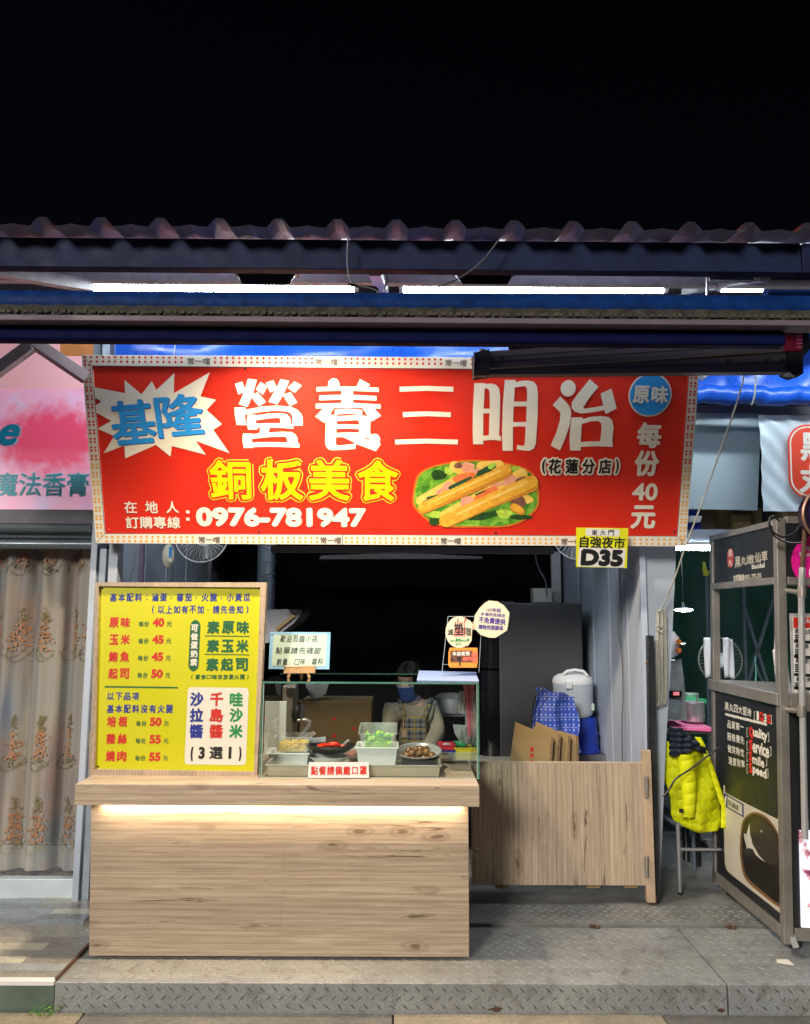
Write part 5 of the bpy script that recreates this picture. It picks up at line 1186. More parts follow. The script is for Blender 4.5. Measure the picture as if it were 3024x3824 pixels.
pr.poly([f_(318, 350), f_(360, 350), f_(350, 270), f_(335, 270)]); pr.poly([f_(470, 350), f_(520, 350), f_(515, 265), f_(490, 265)])
pr.build('bag_drawing', M('coral_print', (.80, .10, .09), .4), stk)
pr = Print(K, .0032)
for ch, x0, y0, x1, y1, b_ in (('減', 120, 500, 245, 645, .012), ('塑', 262, 380, 440, 640, .018), ('同', 440, 480, 545, 645, .012), ('盟', 545, 490, 620, 645, .01)): pr.text(ch, *f_(x0, y0), *f_(x1, y1), b_)
pr.build('dark_lettering', 'ink', stk)
pr = Print(K, .0032)
for i, ch in enumerate('自己購物自己袋'): bg_ = ch in '購物袋'; pr.text(ch, *f_(172 + i * 58, 705 if bg_ else 735), *f_(228 + i * 58, 775), .02)
pr.text('ECO', *f_(290, 800), *f_(412, 850), .03); pr.build('green_lettering', 'greenink2', stk)
oc = K.thing('orange_card', 'orange card reading about local pork, stuck below the round sticker', 'card')
plate(K, oc, 'card', 'orange', [f_(165, 905), f_(755, 905), f_(762, 1190), f_(740, 1328), f_(170, 1328), f_(135, 1280), f_(140, 1000)], .0008, .0018)
Print(K, .0024).quad(*f_(180, 965), *f_(650, 1215)).build('brown_panel', 'brown', oc)
pr = Print(K, .0032)
for i, ch in enumerate('本店使用'): pr.text(ch, *f_(222 + i * 92, 985), *f_(308 + i * 92, 1075), .04)
pr.build('white_lettering', 'cream', oc)
pr = Print(K, .0032); pr.text('豬', *f_(440, 1090), *f_(535, 1190), .035).text('肉', *f_(540, 1090), *f_(632, 1190), .035); pr.disc(*f_(690, 1060), 11, 14); pr.disc(*f_(695, 1150), 9, 14, ry=13); pr.build('pink_lettering', M('salmon_print', (.85, .18, .12), .4), oc)
pr = Print(K, .0036); pr.text('台', *f_(190, 1105), *f_(240, 1190), .02).text('灣', *f_(310, 1095), *f_(400, 1190), .02); pr.quad(*f_(365, 1190), *f_(392, 1290)); pr.build('marker_lettering', 'ink', oc)
K2 = Plane(P(*f_(700, 700), YS_ - .02), P(*f_(1430, 700), YS_ - .02), P(*f_(700, 0), YS_ - .0))
ot = K2.thing('octagon_sticker', 'shiny cream octagonal sticker with purple lettering beside the black refrigerator', 'sticker')
pts = [(1000, -98), (1180, -80), (1320, 5), (1435, 160), (1415, 340), (1385, 535), (1270, 610), (1140, 692), (1000, 690), (820, 630), (720, 520), (685, 330), (700, 210), (800, 60), (900, -40)]
plate(K2, ot, 'disc', 'sticker', [f_(*p_) for p_ in pts], .0008, .0)
plate(K2, ot, 'tape', M('tan_tape', (.58, .42, .24), .4), [f_(655, 350), f_(700, 350), f_(720, 520), f_(650, 520)], .0008, -.0015)
pr = Print(K2, .0008)
for st, x0, y0, x1, y1, b_, ro in (('107年起', 950, 60, 1255, 150, .03, -3), ('本場所依規定', 820, 165, 1345, 245, .02, -5), ('不免費提供', 780, 265, 1350, 400, .035, -6), ('購物用塑膠袋', 775, 425, 1300, 525, .03, -4)): pr.text(st, *f_(x0, y0), *f_(x1, y1), b_, rot=ro)
pr.build('purple_lettering', M('purple_ink', (.08, .05, .28), .4), ot)

# ---- food
def food(name, lb, cat, px, py, Y, group=None): p_ = P(px, py, Y); return thing(name, lb, cat, p_, group)
def zbase(px, py, Y): return P(px, py, Y).z
YT0, YT1 = 3.605, 3.98; a, b = P(1000, 2903, YT0), P(1638, 2903, YT0); zt0 = ZT + .001; zt1 = P(1300, 2858, YT0).z
ty = thing('steel_tray', 'wide shallow stainless tray on the counter inside the glass case', 'tray', ((a.x + b.x) / 2, 3.85, zt0))
MB().tub(a.x, b.x, YT0, YT1, zt0, zt1 + .004, .003, .006, .008).build('tray', 'tray', ty, bevel=.002)
MB().box(P(1500, 2880, YT0).x, b.x - .01, YT0 + .02, YT1 - .02, zt1 - .006, zt1 - .002).build('wire_mat', M('dark_mesh', (.10, .10, .10), .4, .7, var=.6, scale=90), ty)
zf = zt0 + .005
def tubpx(parent, nm, mt, x0, y0, x1, y1, Y, dep, z0=None, flare=.008, rim=.006, fl=4):
    a, b = P(x0, y1, Y), P(x1, y0, Y); z0 = a.z if z0 is None else z0
    return MB().tub(a.x + flare, b.x - flare, Y, Y + dep, z0, b.z, .003, flare, rim).build(nm, mt, parent, bevel=.002)
Y = 3.78; zb1 = zf
t = thing('white_tub', 'white lidded plastic tub in the tray beneath the corn container', 'container', P(1078, 2865, Y))
tubpx(t, 'tub', 'milky', 1003, 2812, 1152, 2866, Y, .14); a, b = P(1010, 2862, Y), P(1146, 2816, Y); MB().box(a.x + .008, b.x - .008, Y + .008, Y + .13, a.z + .004, b.z - .01).build('contents', 'plw', t)
t = thing('corn_container', 'clear plastic container heaped with yellow sweetcorn', 'food container', P(1092, 2812, Y))
tubpx(t, 'tub', 'clear', 1024, 2752, 1158, 2813, Y, .14)
a, b = P(1030, 2810, Y), P(1152, 2780, Y); zc_ = b.z; r = random.Random(8)
MB().box(a.x + .01, b.x - .01, Y + .006, Y + .132, a.z + .004, zc_ - .008).build('corn_mass', 'corn', t)
me_k = None
for i in range(190):
    x = r.uniform(a.x + .012, b.x - .012); y = Y + r.uniform(.008, .13) if i > 70 else Y + r.uniform(.004, .012)
    z = (zc_ - .006 + r.uniform(0, .010) * (1 - abs((x - (a.x + b.x) / 2) / ((b.x - a.x) / 2)) ** 2) + .004) if i > 70 else r.uniform(a.z + .008, zc_ - .002)
    if me_k is None:
        o = MB().ball((0, 0, 0), (.0058, .005, .0042), 6, 4).build('corn_kernel', 'corn', t, local=True, smooth=True); me_k = o.data
    else:
        o = bpy.data.objects.new('corn_kernel', me_k); C.objects.link(o); o.parent = t
    o.location = Vector((x, y, z)) - OFF[t.name]; o.rotation_euler = (r.uniform(0, 3), r.uniform(0, 3), r.uniform(0, 3))
tg2 = thing('metal_tongs', 'small metal tongs resting on the corn container', 'tongs', P(1140, 2765, Y - .01))
for d in (-.004, .004): MB().bar(P(1108, 2766, Y - .012 + d), P(1172, 2734 + d * 600, Y + .03), .008, .0025).build('blade', 'ss2', tg2, bevel=.001)
MB().cyl(P(1168, 2732, Y + .03), P(1176, 2744, Y + .03), .006, 10).build('hinge', 'ss2', tg2)
fin(MB().prism([(1152, 2764), (1212, 2757), (1214, 2782), (1200, 2800), (1156, 2804)], 3.95, 3.98).build('napkin_pack', M('napkin', (.76, .74, .76), .7), bevel=.003), 'white paper napkin pack standing behind the tomato dish', 'napkins')
# plate and tomato dish
def dish(px, py, Y, rx, ry, prof, nm, lb, mt, cat): p_ = P(px, py, Y); t = thing(nm, lb, cat, p_); MB().lathe(prof, tuple(p_), 36, rx, ry).build('shell', mt, t, smooth=True); return t, p_
t, p_ = dish(1228, 2852, 3.80, 1, .8, [(0, 0), (.055, 0), (.088, .03), (.092, .034), (.088, .034), (.055, .006), (0, .006)], 'white_bowl', 'white shallow bowl turned under the black tomato dish', 'plw', 'bowl')
t, p_ = dish(1234, 2818, 3.80, 1, .62, [(0, 0), (.04, 0), (.085, .018), (.112, .040), (.116, .046), (.108, .043), (.08, .024), (.035, .008), (0, .008)], 'tomato_dish', 'black boat shaped dish holding sliced red tomato', 'black', 'dish')
for i in range(11):
    x = p_.x + r.uniform(-.055, .055); y = p_.y + r.uniform(-.025, .035); z = p_.z + .034 + r.uniform(0, .008); rot = Matrix.Rotation(r.uniform(-.7, .7), 3, 'X') @ Matrix.Rotation(r.uniform(-.5, .5), 3, 'Y')
    m = MB(); pts = [rot @ Vector((.024 * math.cos(q_), .020 * math.sin(q_), 0)) for q_ in [k * math.pi / 7 for k in range(15)]]
    m.ball((x, y, z), (.024, .020, .004), 14, 4, rot); m.build('tomato_slice', 'tomato', t, smooth=True)
MB().ball((p_.x + .015, p_.y - .012, p_.z + .046), (.028, .012, .014), 14, 8).build('tomato_wedge', 'tomato', t, smooth=True)
sp_ = thing('clear_scoop', 'clear plastic scoop lying in the black tomato dish', 'scoop', P(1290, 2790, 3.8)); MB().bar(P(1262, 2798, 3.8), P(1302, 2762, 3.82), .02, .004).build('handle', 'clear', sp_); MB().ball(P(1260, 2800, 3.8), (.018, .012, .008), 12, 6).build('scoop', 'clear', sp_, smooth=True)
hb = thing('ham_container', 'low clear container of sliced ham between the dishes', 'food container', P(1308, 2835, 3.92))
tubpx(hb, 'tub', 'clear', 1278, 2798, 1340, 2832, 3.9, .1)
for k in range(4): MB().box(P(1283 + k * 9, 2810, 3.91).x, P(1322 + k * 4, 2810, 3.91).x, 3.91 + .018 * k, 3.935 + .018 * k, P(1300, 2828, 3.91).z + .003 * k, P(1300, 2818, 3.91).z + .004 * k).build('ham_slice', 'ham', hb, bevel=.002)
# cucumber boxes
Y = 3.77
t = thing('white_tub', 'empty translucent white tub under the cucumber container', 'container', P(1405, 2865, Y)); tubpx(t, 'tub', 'milky', 1330, 2790, 1484, 2868, Y, .15, flare=.012)
t = thing('cucumber_container', 'translucent square container filled with sliced green cucumber', 'food container', P(1405, 2812, Y))
tubpx(t, 'tub', M('frosted', (.80, .85, .84), .3) if False else 'clear', 1342, 2733, 1478, 2813, Y + .004, .14, flare=.012)
a, b = P(1352, 2806, Y), P(1468, 2772, Y)
MB().box(a.x + .012, b.x - .012, Y + .014, Y + .13, a.z + .004, b.z - .004).build('cucumber_mass', 'cuc', t)
for i in range(46):
    x = r.uniform(a.x + .012, b.x - .012); y = Y + r.uniform(.016, .13); z = b.z + r.uniform(-.004, .014); rot = Matrix.Rotation(r.uniform(-1, 1), 3, 'X') @ Matrix.Rotation(r.uniform(-.9, .9), 3, 'Y') @ Matrix.Rotation(r.uniform(0, 3), 3, 'Z')
    m = MB().ball((x, y, z), (.017, .010, .0018), 10, 4, rot).build('cucumber_slice', 'cuc' if i % 3 else 'cucs', t, smooth=True)
t.rotation_euler = (R(9), 0, 0)
# eggs in steel bowl
t, p_ = dish(1563, 2856, 3.83, 1, .9, [(0, 0), (.035, 0), (.060, .012), (.085, .040), (.099, .064), (.106, .067), (.106, .070), (.096, .068), (.080, .042), (.055, .015), (0, .006)], 'steel_bowl', 'round stainless bowl full of brown braised eggs', 'ss2', 'bowl')
p_z = p_.z
for i, (dx, dy, dz) in enumerate(((-.055, -.01, .048), (-.03, -.04, .040), (.0, -.045, .038), (.035, -.04, .042), (.06, -.01, .05), (-.03, .0, .055), (.005, -.008, .058), (.035, .0, .06), (-.01, .035, .06), (.03, .04, .062), (-.045, .035, .055), (.008, .02, .068))):
    MB().ball((p_.x + dx, p_.y + dy, p_z + dz), (.019, .017, .016), 16, 10).build('egg', 'egg', t, smooth=True)
t.rotation_euler = (R(13), 0, 0)
# condiment boxes
Y = 3.92
for x0, x1, y0, y1, mt_, lb in ((1641, 1697, 2781, 2802, 'redpl', 'small red box on the blue one beside the steel bowl'), (1641, 1697, 2803, 2812, 'bluepl', 'small blue box under the red one'), (1699, 1760, 2792, 2838, 'yelpl', 'small yellow box at the right end of the glass case'), (1699, 1735, 2778, 2790, 'greentr', 'small green tray behind the yellow box')):
    t = thing('small_box', lb, 'box', P((x0 + x1) / 2, y1, Y), 'small coloured condiment boxes'); tubpx(t, 'tub', mt_, x0, y0, x1, y1, Y + (.03 if mt_ == 'greentr' else 0), .09, flare=.002)
    if mt_ == 'redpl': MB().ball((P(1668, 2785, Y + .04).x, Y + .045, P(1668, 2786, Y).z), (.02, .02, .008), 10, 6).build('bag_roll', 'whitebag', t, smooth=True)
t = thing('clear_box', 'clear plastic box under the small coloured boxes', 'container', P(1700, 2840, Y)); tubpx(t, 'tub', 'clear', 1636, 2808, 1764, 2843, Y - .008, .12)
# bags hanging at the right pane
def bagm(name, lb, cols_, mt_, Y, seed, group=None, wob=.004):
    r = random.Random(seed); t = thing(name, lb, 'bag', P(cols_[0][0], cols_[-1][1], Y), group); n = len(cols_)
    for layer in range(3):
        def fn(u, v):
            f = v * (n - 1); i = min(int(f), n - 2); q = f - i; c0, c1 = cols_[i], cols_[i + 1]
            x0 = c0[0] + (c1[0] - c0[0]) * q; x1 = c0[2] + (c1[2] - c0[2]) * q; y = c0[1] + (c1[1] - c0[1]) * q
            p_ = P(x0 + (x1 - x0) * u, y, Y); return (p_.x, Y + layer * .012 + wob * math.sin(u * 14 + layer * 2 + seed) + wob * .7 * math.sin(v * 7 + u * 5), p_.z)
        MB().grid(fn, 18, 16).build('sheet', mt_, t, smooth=True, solid=.001)
    return t
bagm('pink_bags', 'folded pink plastic bags hanging inside the right glass pane', [(1728, 2552, 1772), (1738, 2600, 1772), (1744, 2680, 1770), (1748, 2752, 1772)], 'pinkbag', 4.02, 1)
bagm('white_bags', 'folded white plastic bags hanging beside the pink ones', [(1716, 2582, 1746), (1711, 2620, 1748), (1712, 2662, 1742), (1738, 2670, 1744), (1740, 2780, 1752)], 'whitebag', 4.04, 2)
bagm('clear_bag', 'crumpled clear plastic bag behind the yellow box', [(1692, 2708, 1740), (1698, 2740, 1736), (1718, 2770, 1742), (1712, 2800, 1752)], 'clear', 4.0, 3, wob=.012)

# ================================================================== back of the stall
Y = 4.9
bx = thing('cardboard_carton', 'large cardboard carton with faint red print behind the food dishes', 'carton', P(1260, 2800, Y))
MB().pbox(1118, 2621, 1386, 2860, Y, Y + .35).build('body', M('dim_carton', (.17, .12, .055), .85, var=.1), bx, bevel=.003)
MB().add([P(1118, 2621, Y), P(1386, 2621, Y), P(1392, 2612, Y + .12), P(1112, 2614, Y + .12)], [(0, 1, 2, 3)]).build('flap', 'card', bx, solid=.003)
for x, y in ((1248, 2684), (1248, 2748), (1322, 2720)): MB().pbox(x - 6, y - 6, x + 6, y + 6, Y - .002, Y - .0006).build('red_stamp', 'redink', bx)
st = thing('work_table', 'low steel work table behind the counter in the dim stall', 'table', (-.3, 5.1, 0))
MB().box(-.95, .75, 4.7, 5.25, .50, .53).build('table_top', 'galv', st, bevel=.003)
for x in (-.9, .7):
    for y in (4.75, 5.2): MB().cyl((x, y, .018), (x, y, .50), .018, 10).build('leg', 'ss', st)
fin(MB().pbox(985, 2620, 1066, 2900, 4.18, 4.2).build('white_board', 'plw', bevel=.002), 'tilted white sheet standing behind the left end of the glass case', 'board')
mc = thing('dispenser', 'steel drink dispenser with tap and pipe behind the left end of the glass case', 'dispenser', P(1100, 2760, 4.6))
MB().pbox(1052, 2560, 1092, 2770, 4.6, 4.85).build('body', 'ss', mc, bevel=.006)
MB().cyl(P(1088, 2568, 4.58), P(1088, 2555, 4.58), .03, 14).build('cap', 'ss2', mc, smooth=True)
MB().ball(P(1108, 2665, 4.56), (.03, .03, .05), 12, 8).build('valve', 'blacksteel', mc, smooth=True)
MB().tube([P(1125, 2690, 4.55), P(1130, 2650, 4.55), P(1126, 2632, 4.55)], .014, 10).build('lever', 'steel_d', mc, smooth=True)
MB().tube([P(1108, 2690, 4.55), P(1140, 2688, 4.55), P(1155, 2696, 4.55), P(1152, 2715, 4.55), P(1120, 2755, 4.55)], .013, 10).build('pipe', 'ss2', mc, smooth=True)
fin(MB().prism([(1140, 2560), (1225, 2550), (1215, 2590), (1165, 2612)], 4.95, 5.0).build('steel_scoop', 'grey_st', bevel=.003), 'tilted metal pan in the dark behind the dispenser', 'pan')
p_ = P(1690, 2640, 5.3); sp2 = thing('stock_pot', 'dim steel pot on the shelf right of the woman', 'pot', p_)
MB().lathe([(0, 0), (.11, 0), (.112, .09), (.118, .094), (.09, .112), (0, .12)], tuple(p_ - Vector((0, 0, .03))), 28).build('body', 'grey_st', sp2, smooth=True)
sf = thing('back_shelf', 'dark shelf carrying the dim pot behind the woman', 'shelf', P(1700, 2672, 5.2)); MB().pbox(1640, 2668, 1780, 2676, 5.2, 5.5).build('board', 'steel_d', sf)
for x in (1644, 1772): MB().bar(P(x, 2676, 5.3), (P(x, 2676, 5.3).x, 5.3, .02), .02, .02).build('leg', 'steel_d', sf)

# ================================================================== the woman behind the counter
def skinned(name, mat, parent, nodes_, edges, sub=2, extra=None):
    """one continuous surface grown round a skeleton of joints; nodes_: (point, radius x, radius y)"""
    me = bpy.data.meshes.new(name); off = OFF[parent.name]
    me.from_pydata([tuple(Vector(p) - off) for p, *_ in nodes_], edges, [])
    o = bpy.data.objects.new(name, me); C.objects.link(o); o.parent = parent; OFF[o.name] = off
    md = o.modifiers.new('skin', 'SKIN'); md.use_smooth_shade = True
    sk = me.skin_vertices[0].data if me.skin_vertices else None
    if sk is None:
        o.data.skin_vertices
    for i, nd in enumerate(nodes_):
        v = me.skin_vertices[0].data[i]; v.radius = (nd[1], nd[2] if len(nd) > 2 else nd[1]); v.use_root = (i == 0)
    md2 = o.modifiers.new('sub', 'SUBSURF'); md2.levels = sub; md2.render_levels = sub
    me.materials.append(MT[mat] if isinstance(mat, str) else mat); return o
YP = 4.95
def W(px, py, dy=0): return P(px, py, YP + dy)
hc = W(1530, 2545)
pn = thing('person', 'person in grey sweater, plaid apron and blue face mask, seated behind the counter', 'person', (W(1545, 2800).x, YP + .1, .02))
ch = W(1548, 2680, .03); nk = W(1543, 2612, .0); ls, rs = W(1468, 2648, .02), W(1612, 2642, .04)
pel = Vector((ch.x + .01, YP + .14, .42))
jo = [(pel, .135, .11), ((ch.x, YP + .10, .62), .125, .095), (ch, .118, .075), (W(1545, 2636, .02), .060, .048), (nk, .044, .044), (W(1536, 2585, -.01), .042, .042),
      (ls, .040, .038), (W(1447, 2722, -.06), .030, .030), (W(1462, 2790, -.26), .030, .030), (W(1480, 2800, -.36), .026, .02),
      (rs, .042, .040), (W(1636, 2728, -.02), .034, .034), (W(1600, 2790, -.26), .026, .026), (W(1560, 2800, -.36), .027, .02),
      (pel + Vector((-.09, -.02, -.01)), .085, .085), (pel + Vector((-.11, -.42, .0)), .06, .06), (pel + Vector((-.11, -.44, -.33)), .04, .04), (pel + Vector((-.11, -.56, -.37)), .035, .028),
      (pel + Vector((.09, -.02, -.01)), .085, .085), (pel + Vector((.11, -.42, .0)), .06, .06), (pel + Vector((.11, -.44, -.33)), .04, .04), (pel + Vector((.11, -.56, -.37)), .035, .028)]
ed = [(0, 1), (1, 2), (2, 3), (3, 4), (4, 5), (3, 6), (6, 7), (7, 8), (8, 9), (3, 10), (10, 11), (11, 12), (12, 13), (0, 14), (14, 15), (15, 16), (16, 17), (0, 18), (18, 19), (19, 20), (20, 21)]
body = skinned('body', 'skin', pn, jo, ed)
for hand, s in ((jo[9][0], 1), (jo[13][0], -1)):
    hand = Vector(hand)
    for k in range(4):
        b0 = hand + Vector((s * (.022 - .014 * k), -.03, 0)); ln_ = (.032, .036, .034, .026)[k]
        skinned('finger', 'skin', pn, [(b0, .009), (b0 + Vector((0, -ln_, -.004)), .0085), (b0 + Vector((0, -ln_ * 1.7, -.018)), .0075), (b0 + Vector((0, -ln_ * 1.9, -.034)), .0065)], [(0, 1), (1, 2), (2, 3)], 1)
    b0 = hand + Vector((s * .024, 0, 0)); skinned('thumb', 'skin', pn, [(b0, .010), (b0 + Vector((s * .022, -.02, -.01)), .009), (b0 + Vector((s * .022, -.045, -.022)), .0075)], [(0, 1), (1, 2)], 1)
sw = [(pel + Vector((0, 0, .02)), .15, .125), ((ch.x, YP + .10, .62), .145, .115), (ch, .15, .105), (W(1545, 2640, .02), .085, .07), (W(1543, 2624, .01), .055, .052),
      (ls, .054, .052), (W(1447, 2722, -.06), .045, .045), (W(1458, 2782, -.22), .042, .042), (W(1466, 2794, -.28), .034, .034),
      (rs, .060, .056), (W(1636, 2728, -.02), .052, .050), (W(1604, 2784, -.22), .042, .042), (W(1592, 2794, -.28), .036, .036)]
skinned('sweater', 'sweater', pn, sw, [(0, 1), (1, 2), (2, 3), (3, 4), (3, 5), (5, 6), (6, 7), (7, 8), (3, 9), (9, 10), (10, 11), (11, 12)])
MB().lathe([(.056, -.012), (.060, .0), (.054, .010), (.048, .006)], tuple(W(1543, 2620, .005)), 24, 1, .95).build('knit_collar', 'sweater', pn, smooth=True)
MB().lathe([(.050, -.03), (.052, .0), (.047, .018), (.043, .016)], tuple(W(1542, 2606, .0)), 24, 1, .95).build('collar', 'collar', pn, smooth=True)
# head: turned a little to the left and down
HR = Matrix.Rotation(R(-22), 3, 'Z') @ Matrix.Rotation(R(16), 3, 'X')
def Hh(x, y, z): return hc + HR @ Vector((x, y, z))
m = MB(); vs = []; fs = []; sg_, rg_ = 28, 20
for i in range(rg_ + 1):
    a = math.pi * i / rg_
    for k in range(sg_):
        t = 2 * math.pi * k / sg_; x = .074 * math.sin(a) * math.cos(t); y = .092 * math.sin(a) * math.sin(t); z = .108 * math.cos(a)
        if z < 0: q_ = 1 + z * 2.6; x *= q_; y = y * (1 + z * 1.6) - (.018 if y < 0 else 0) * min(1, -z * 12)
        if y < 0: f_b = math.exp(-((x / .012) ** 2 + ((z + .012) / .022) ** 2)); y -= .02 * f_b; y += .006 * math.exp(-(((abs(x) - .03) / .016) ** 2 + ((z - .012) / .012) ** 2))
        vs.append(hc + HR @ Vector((x, y, z)))
for i in range(rg_):
    for k in range(sg_): k2 = (k + 1) % sg_; fs.append((i * sg_ + k, (i + 1) * sg_ + k, (i + 1) * sg_ + k2, i * sg_ + k2))
m.add(vs, fs).build('head', 'skin', pn, smooth=True)
for s in (-1, 1):
    MB().ball(Hh(s * .030, -.079, .012), (.011, .006, .006), 12, 8, HR).build('eye', 'plw', pn, smooth=True)
    MB().ball(Hh(s * .030, -.0845, .010), (.005, .003, .005), 10, 6, HR).build('iris', 'ink', pn, smooth=True)
    MB().ball(Hh(s * .030, -.083, .017), (.013, .005, .004), 10, 6, HR).build('eyelid', 'skin', pn, smooth=True)
    MB().ball(Hh(s * .031, -.084, .031), (.014, .004, .003), 10, 6, HR).build('eyebrow', 'hair', pn, smooth=True)
    MB().ball(Hh(s * .075, .0, -.005), (.008, .016, .028), 10, 8, HR).build('ear', 'skin', pn, smooth=True)
m = MB()
def mfn(u, v):
    a = (u - .5) * 2.35; z = .004 - v * .10; rx = .076 - .016 * v; ry = .104 - .020 * v
    return Hh(rx * math.sin(a), -ry * math.cos(a) - .004 - .010 * math.exp(-((a / .3) ** 2)) * (1 - v), z + .006 * math.exp(-((a / .3) ** 2)) * (1 - v) + (.0012 * math.sin(v * 40)))
m.grid(mfn, 24, 12).build('face_mask', 'mask', pn, smooth=True, solid=.002)
def wfn(u, v):
    a = (u - .5) * 2.4; return Hh(.0765 * math.sin(a), -.1045 * math.cos(a) - .006 - .010 * math.exp(-((a / .3) ** 2)), .008 - v * .008 + .006 * math.exp(-((a / .3) ** 2)))
MB().grid(wfn, 24, 2).build('mask_border', 'maskw', pn, smooth=True)
for s in (-1, 1): MB().tube([Hh(s * .068, -.03, .0), Hh(s * .078, -.005, .008), Hh(s * .078, .008, -.02), Hh(s * .066, -.03, -.06)], .0016, 6).build('ear_loop', 'maskw', pn)
# hair: full cap with parting, falling behind the neck
vs = []; fs = []; r = random.Random(9)
for i in range(15):
    a = math.pi * .80 * i / 14
    for k in range(41):
        t = R(-52) + R(284) * k / 40; n_ = 1 + .02 * math.sin(k * 2.7) + .012 * math.sin(k * 5.1 + i)
        rx, ry, rz = .084 * n_, .102 * n_, .117 * n_; x = rx * math.sin(a) * math.cos(t); y = ry * math.sin(a) * math.sin(t) + .004; z = rz * math.cos(a) + .002
        vs.append(Hh(x, y, z))
for i in range(14):
    for k in range(40): fs.append((i * 41 + k, (i + 1) * 41 + k, (i + 1) * 41 + k + 1, i * 41 + k + 1))
MB().add(vs, fs).build('hair', 'hair', pn, smooth=True, solid=.006)
vs = []; fs = []
for i in range(7):
    a = R(8) + R(50) * i / 6
    for k in range(25):
        t = R(-52 - 76) + R(76 + 0) * k / 24 if False else R(-128) + R(76) * k / 24
        vs.append(Hh(.083 * math.sin(a) * math.cos(t), .103 * math.sin(a) * math.sin(t) - .001, .118 * math.cos(a) + .002 * math.sin(k * 3)))
for i in range(6):
    for k in range(24): fs.append((i * 25 + k, (i + 1) * 25 + k, (i + 1) * 25 + k + 1, i * 25 + k + 1))
MB().add(vs, fs).build('fringe', 'hair', pn, smooth=True, solid=.004)
skinned('ponytail', 'hair', pn, [(W(1568, 2548, .06), .045), (W(1582, 2585, .06), .042), (W(1590, 2615, .05), .034), (W(1592, 2645, .03), .02)], [(0, 1), (1, 2), (2, 3)], 2)
# apron: plaid bib with straps, following the chest
m_pl, n_, b_ = nodes('plaid_apron'); v_ = coords(n_); sp = n_.nodes.new('ShaderNodeSeparateXYZ'); n_.links.new(v_, sp.inputs[0])
def band(ax, f, w_, ph): return math_(n_, 'LESS_THAN', math_(n_, 'FRACT', math_(n_, 'ADD', math_(n_, 'MULTIPLY', sp.outputs[ax], f), ph)), w_)
c_ = mix(n_, math_(n_, 'MULTIPLY', math_(n_, 'ADD', band('X', 30, .45, .1), band('Z', 30, .45, .3)), .5), (.15, .17, .17), (.005, .010, .045))
c_ = mix(n_, math_(n_, 'MULTIPLY', math_(n_, 'MAXIMUM', band('X', 15, .10, .0), band('Z', 15, .10, .2)), .75), c_, (.38, .26, .03))
n_.links.new(c_, b_.inputs['Base Color']); b_.inputs['Roughness'].default_value = .8
def yfront(x, z):  # front of the sweater
    d = max(-1, min(1, (x - ch.x) / .165)); zz = (z - ch.z); return YP + .05 - .125 * math.sqrt(max(0, 1 - d * d * .85)) - .01 - .012 * math.exp(-((zz + .12) / .1) ** 2)
def bib(u, v):
    c0, c1, y = 1502 - 26 * v, 1588 + 6 * v, 2668 + (2880 - 2668) * v; p_ = W(c0 + (c1 - c0) * u, y); return (p_.x, yfront(p_.x, p_.z) - .012, p_.z)
MB().grid(bib, 24, 24).build('apron_bib', m_pl, pn, smooth=True, solid=.002)
for (x0, y0), (x1, y1), wd in (((1507, 2672), (1493, 2612), 19), ((1580, 2674), (1612, 2606), 20)):
    def stf(u, v):
        x = x0 + (x1 - x0) * v + (u - .5) * wd; y = y0 + (y1 - y0) * v; p_ = W(x, y); return (p_.x, yfront(p_.x, p_.z) - .014 + .10 * v * v, p_.z)
    MB().grid(stf, 4, 12).build('apron_strap', m_pl, pn, smooth=True, solid=.002)
p_ = W(1509, 2730); MB().box(p_.x - .014, p_.x + .014, yfront(p_.x, p_.z) - .017, yfront(p_.x, p_.z) - .0145, p_.z - .02, p_.z + .02).build('apron_label', M('apron_patch', (.42, .30, .22), .7), pn)
so = thing('stool', 'plain stool under the seated woman behind the counter', 'stool', (pel.x, pel.y, .02)); MB().cyl((pel.x, pel.y, .295), (pel.x, pel.y, .32), .16, 24).build('seat', 'steel_d', so, bevel=.004)
for a in range(4): q_ = Vector((math.cos(a * 1.57 + .78), math.sin(a * 1.57 + .78), 0)); MB().cyl(Vector((pel.x, pel.y, .295)) + q_ * .12, Vector((pel.x, pel.y, .019)) + q_ * .17, .012, 8).build('leg', 'ss', so)

# ================================================================== right-hand neighbour
XC = 1.67
g0 = PX(2955, 3540, XC); YC0 = 3.50; YC1 = 4.27
ca = thing('black_cart', 'black stainless framed vending cart with white lettering at the right', 'cart', (XC + .35, 3.9, 0))
def cz(px, py, Y): return P(px, py, Y).z
zTop = PX(2912, 1950, XC).z; zSb = PX(2912, 2175, XC).z; zCt = PX(2940, 2640, XC).z; zBt = PX(2940, 3520, XC).z
zTop0 = 1.93; fw = .035
yA = PX(2670, 2300, XC).y; yB = PX(2925, 2300, XC).y          # far and near post in depth
yA = max(yA, 4.2); yB = 3.55
def post(x, y, z0, z1, w_=fw, mt='ss', nm='post'): return MB().box(x, x + w_, y, y + w_, z0, z1).build(nm, mt, ca, bevel=.002)
zW = .09
z_b0 = PX(2940, 3480, XC).z
zTop = P(2925, 1948, yB).z; z_b0 = P(2960, 3505, yB).z
post(XC, yB, z_b0 - .04, zTop + .0, .039); post(XC, yA, z_b0 - .04, zTop + .0, .038); post(XC + .72, yB, z_b0 - .04, zTop, .039); post(XC + .72, yA, z_b0 - .04, zTop, .038)
def railz(z, h_, mt='ss', x=XC): return MB().box(x, x + .03, yA + .04, yB - .001 if False else yB + .046, z - h_ / 2, z + h_ / 2).build('rail', mt, ca, bevel=.002)
zr1 = P(2925, 1962, yB).z; zr2 = P(2925, 2180, yB).z
railz(zr1, .028); railz(zr2, .032); railz(z_b0, .05)
zct = P(2928, 2627, yB).z - .0
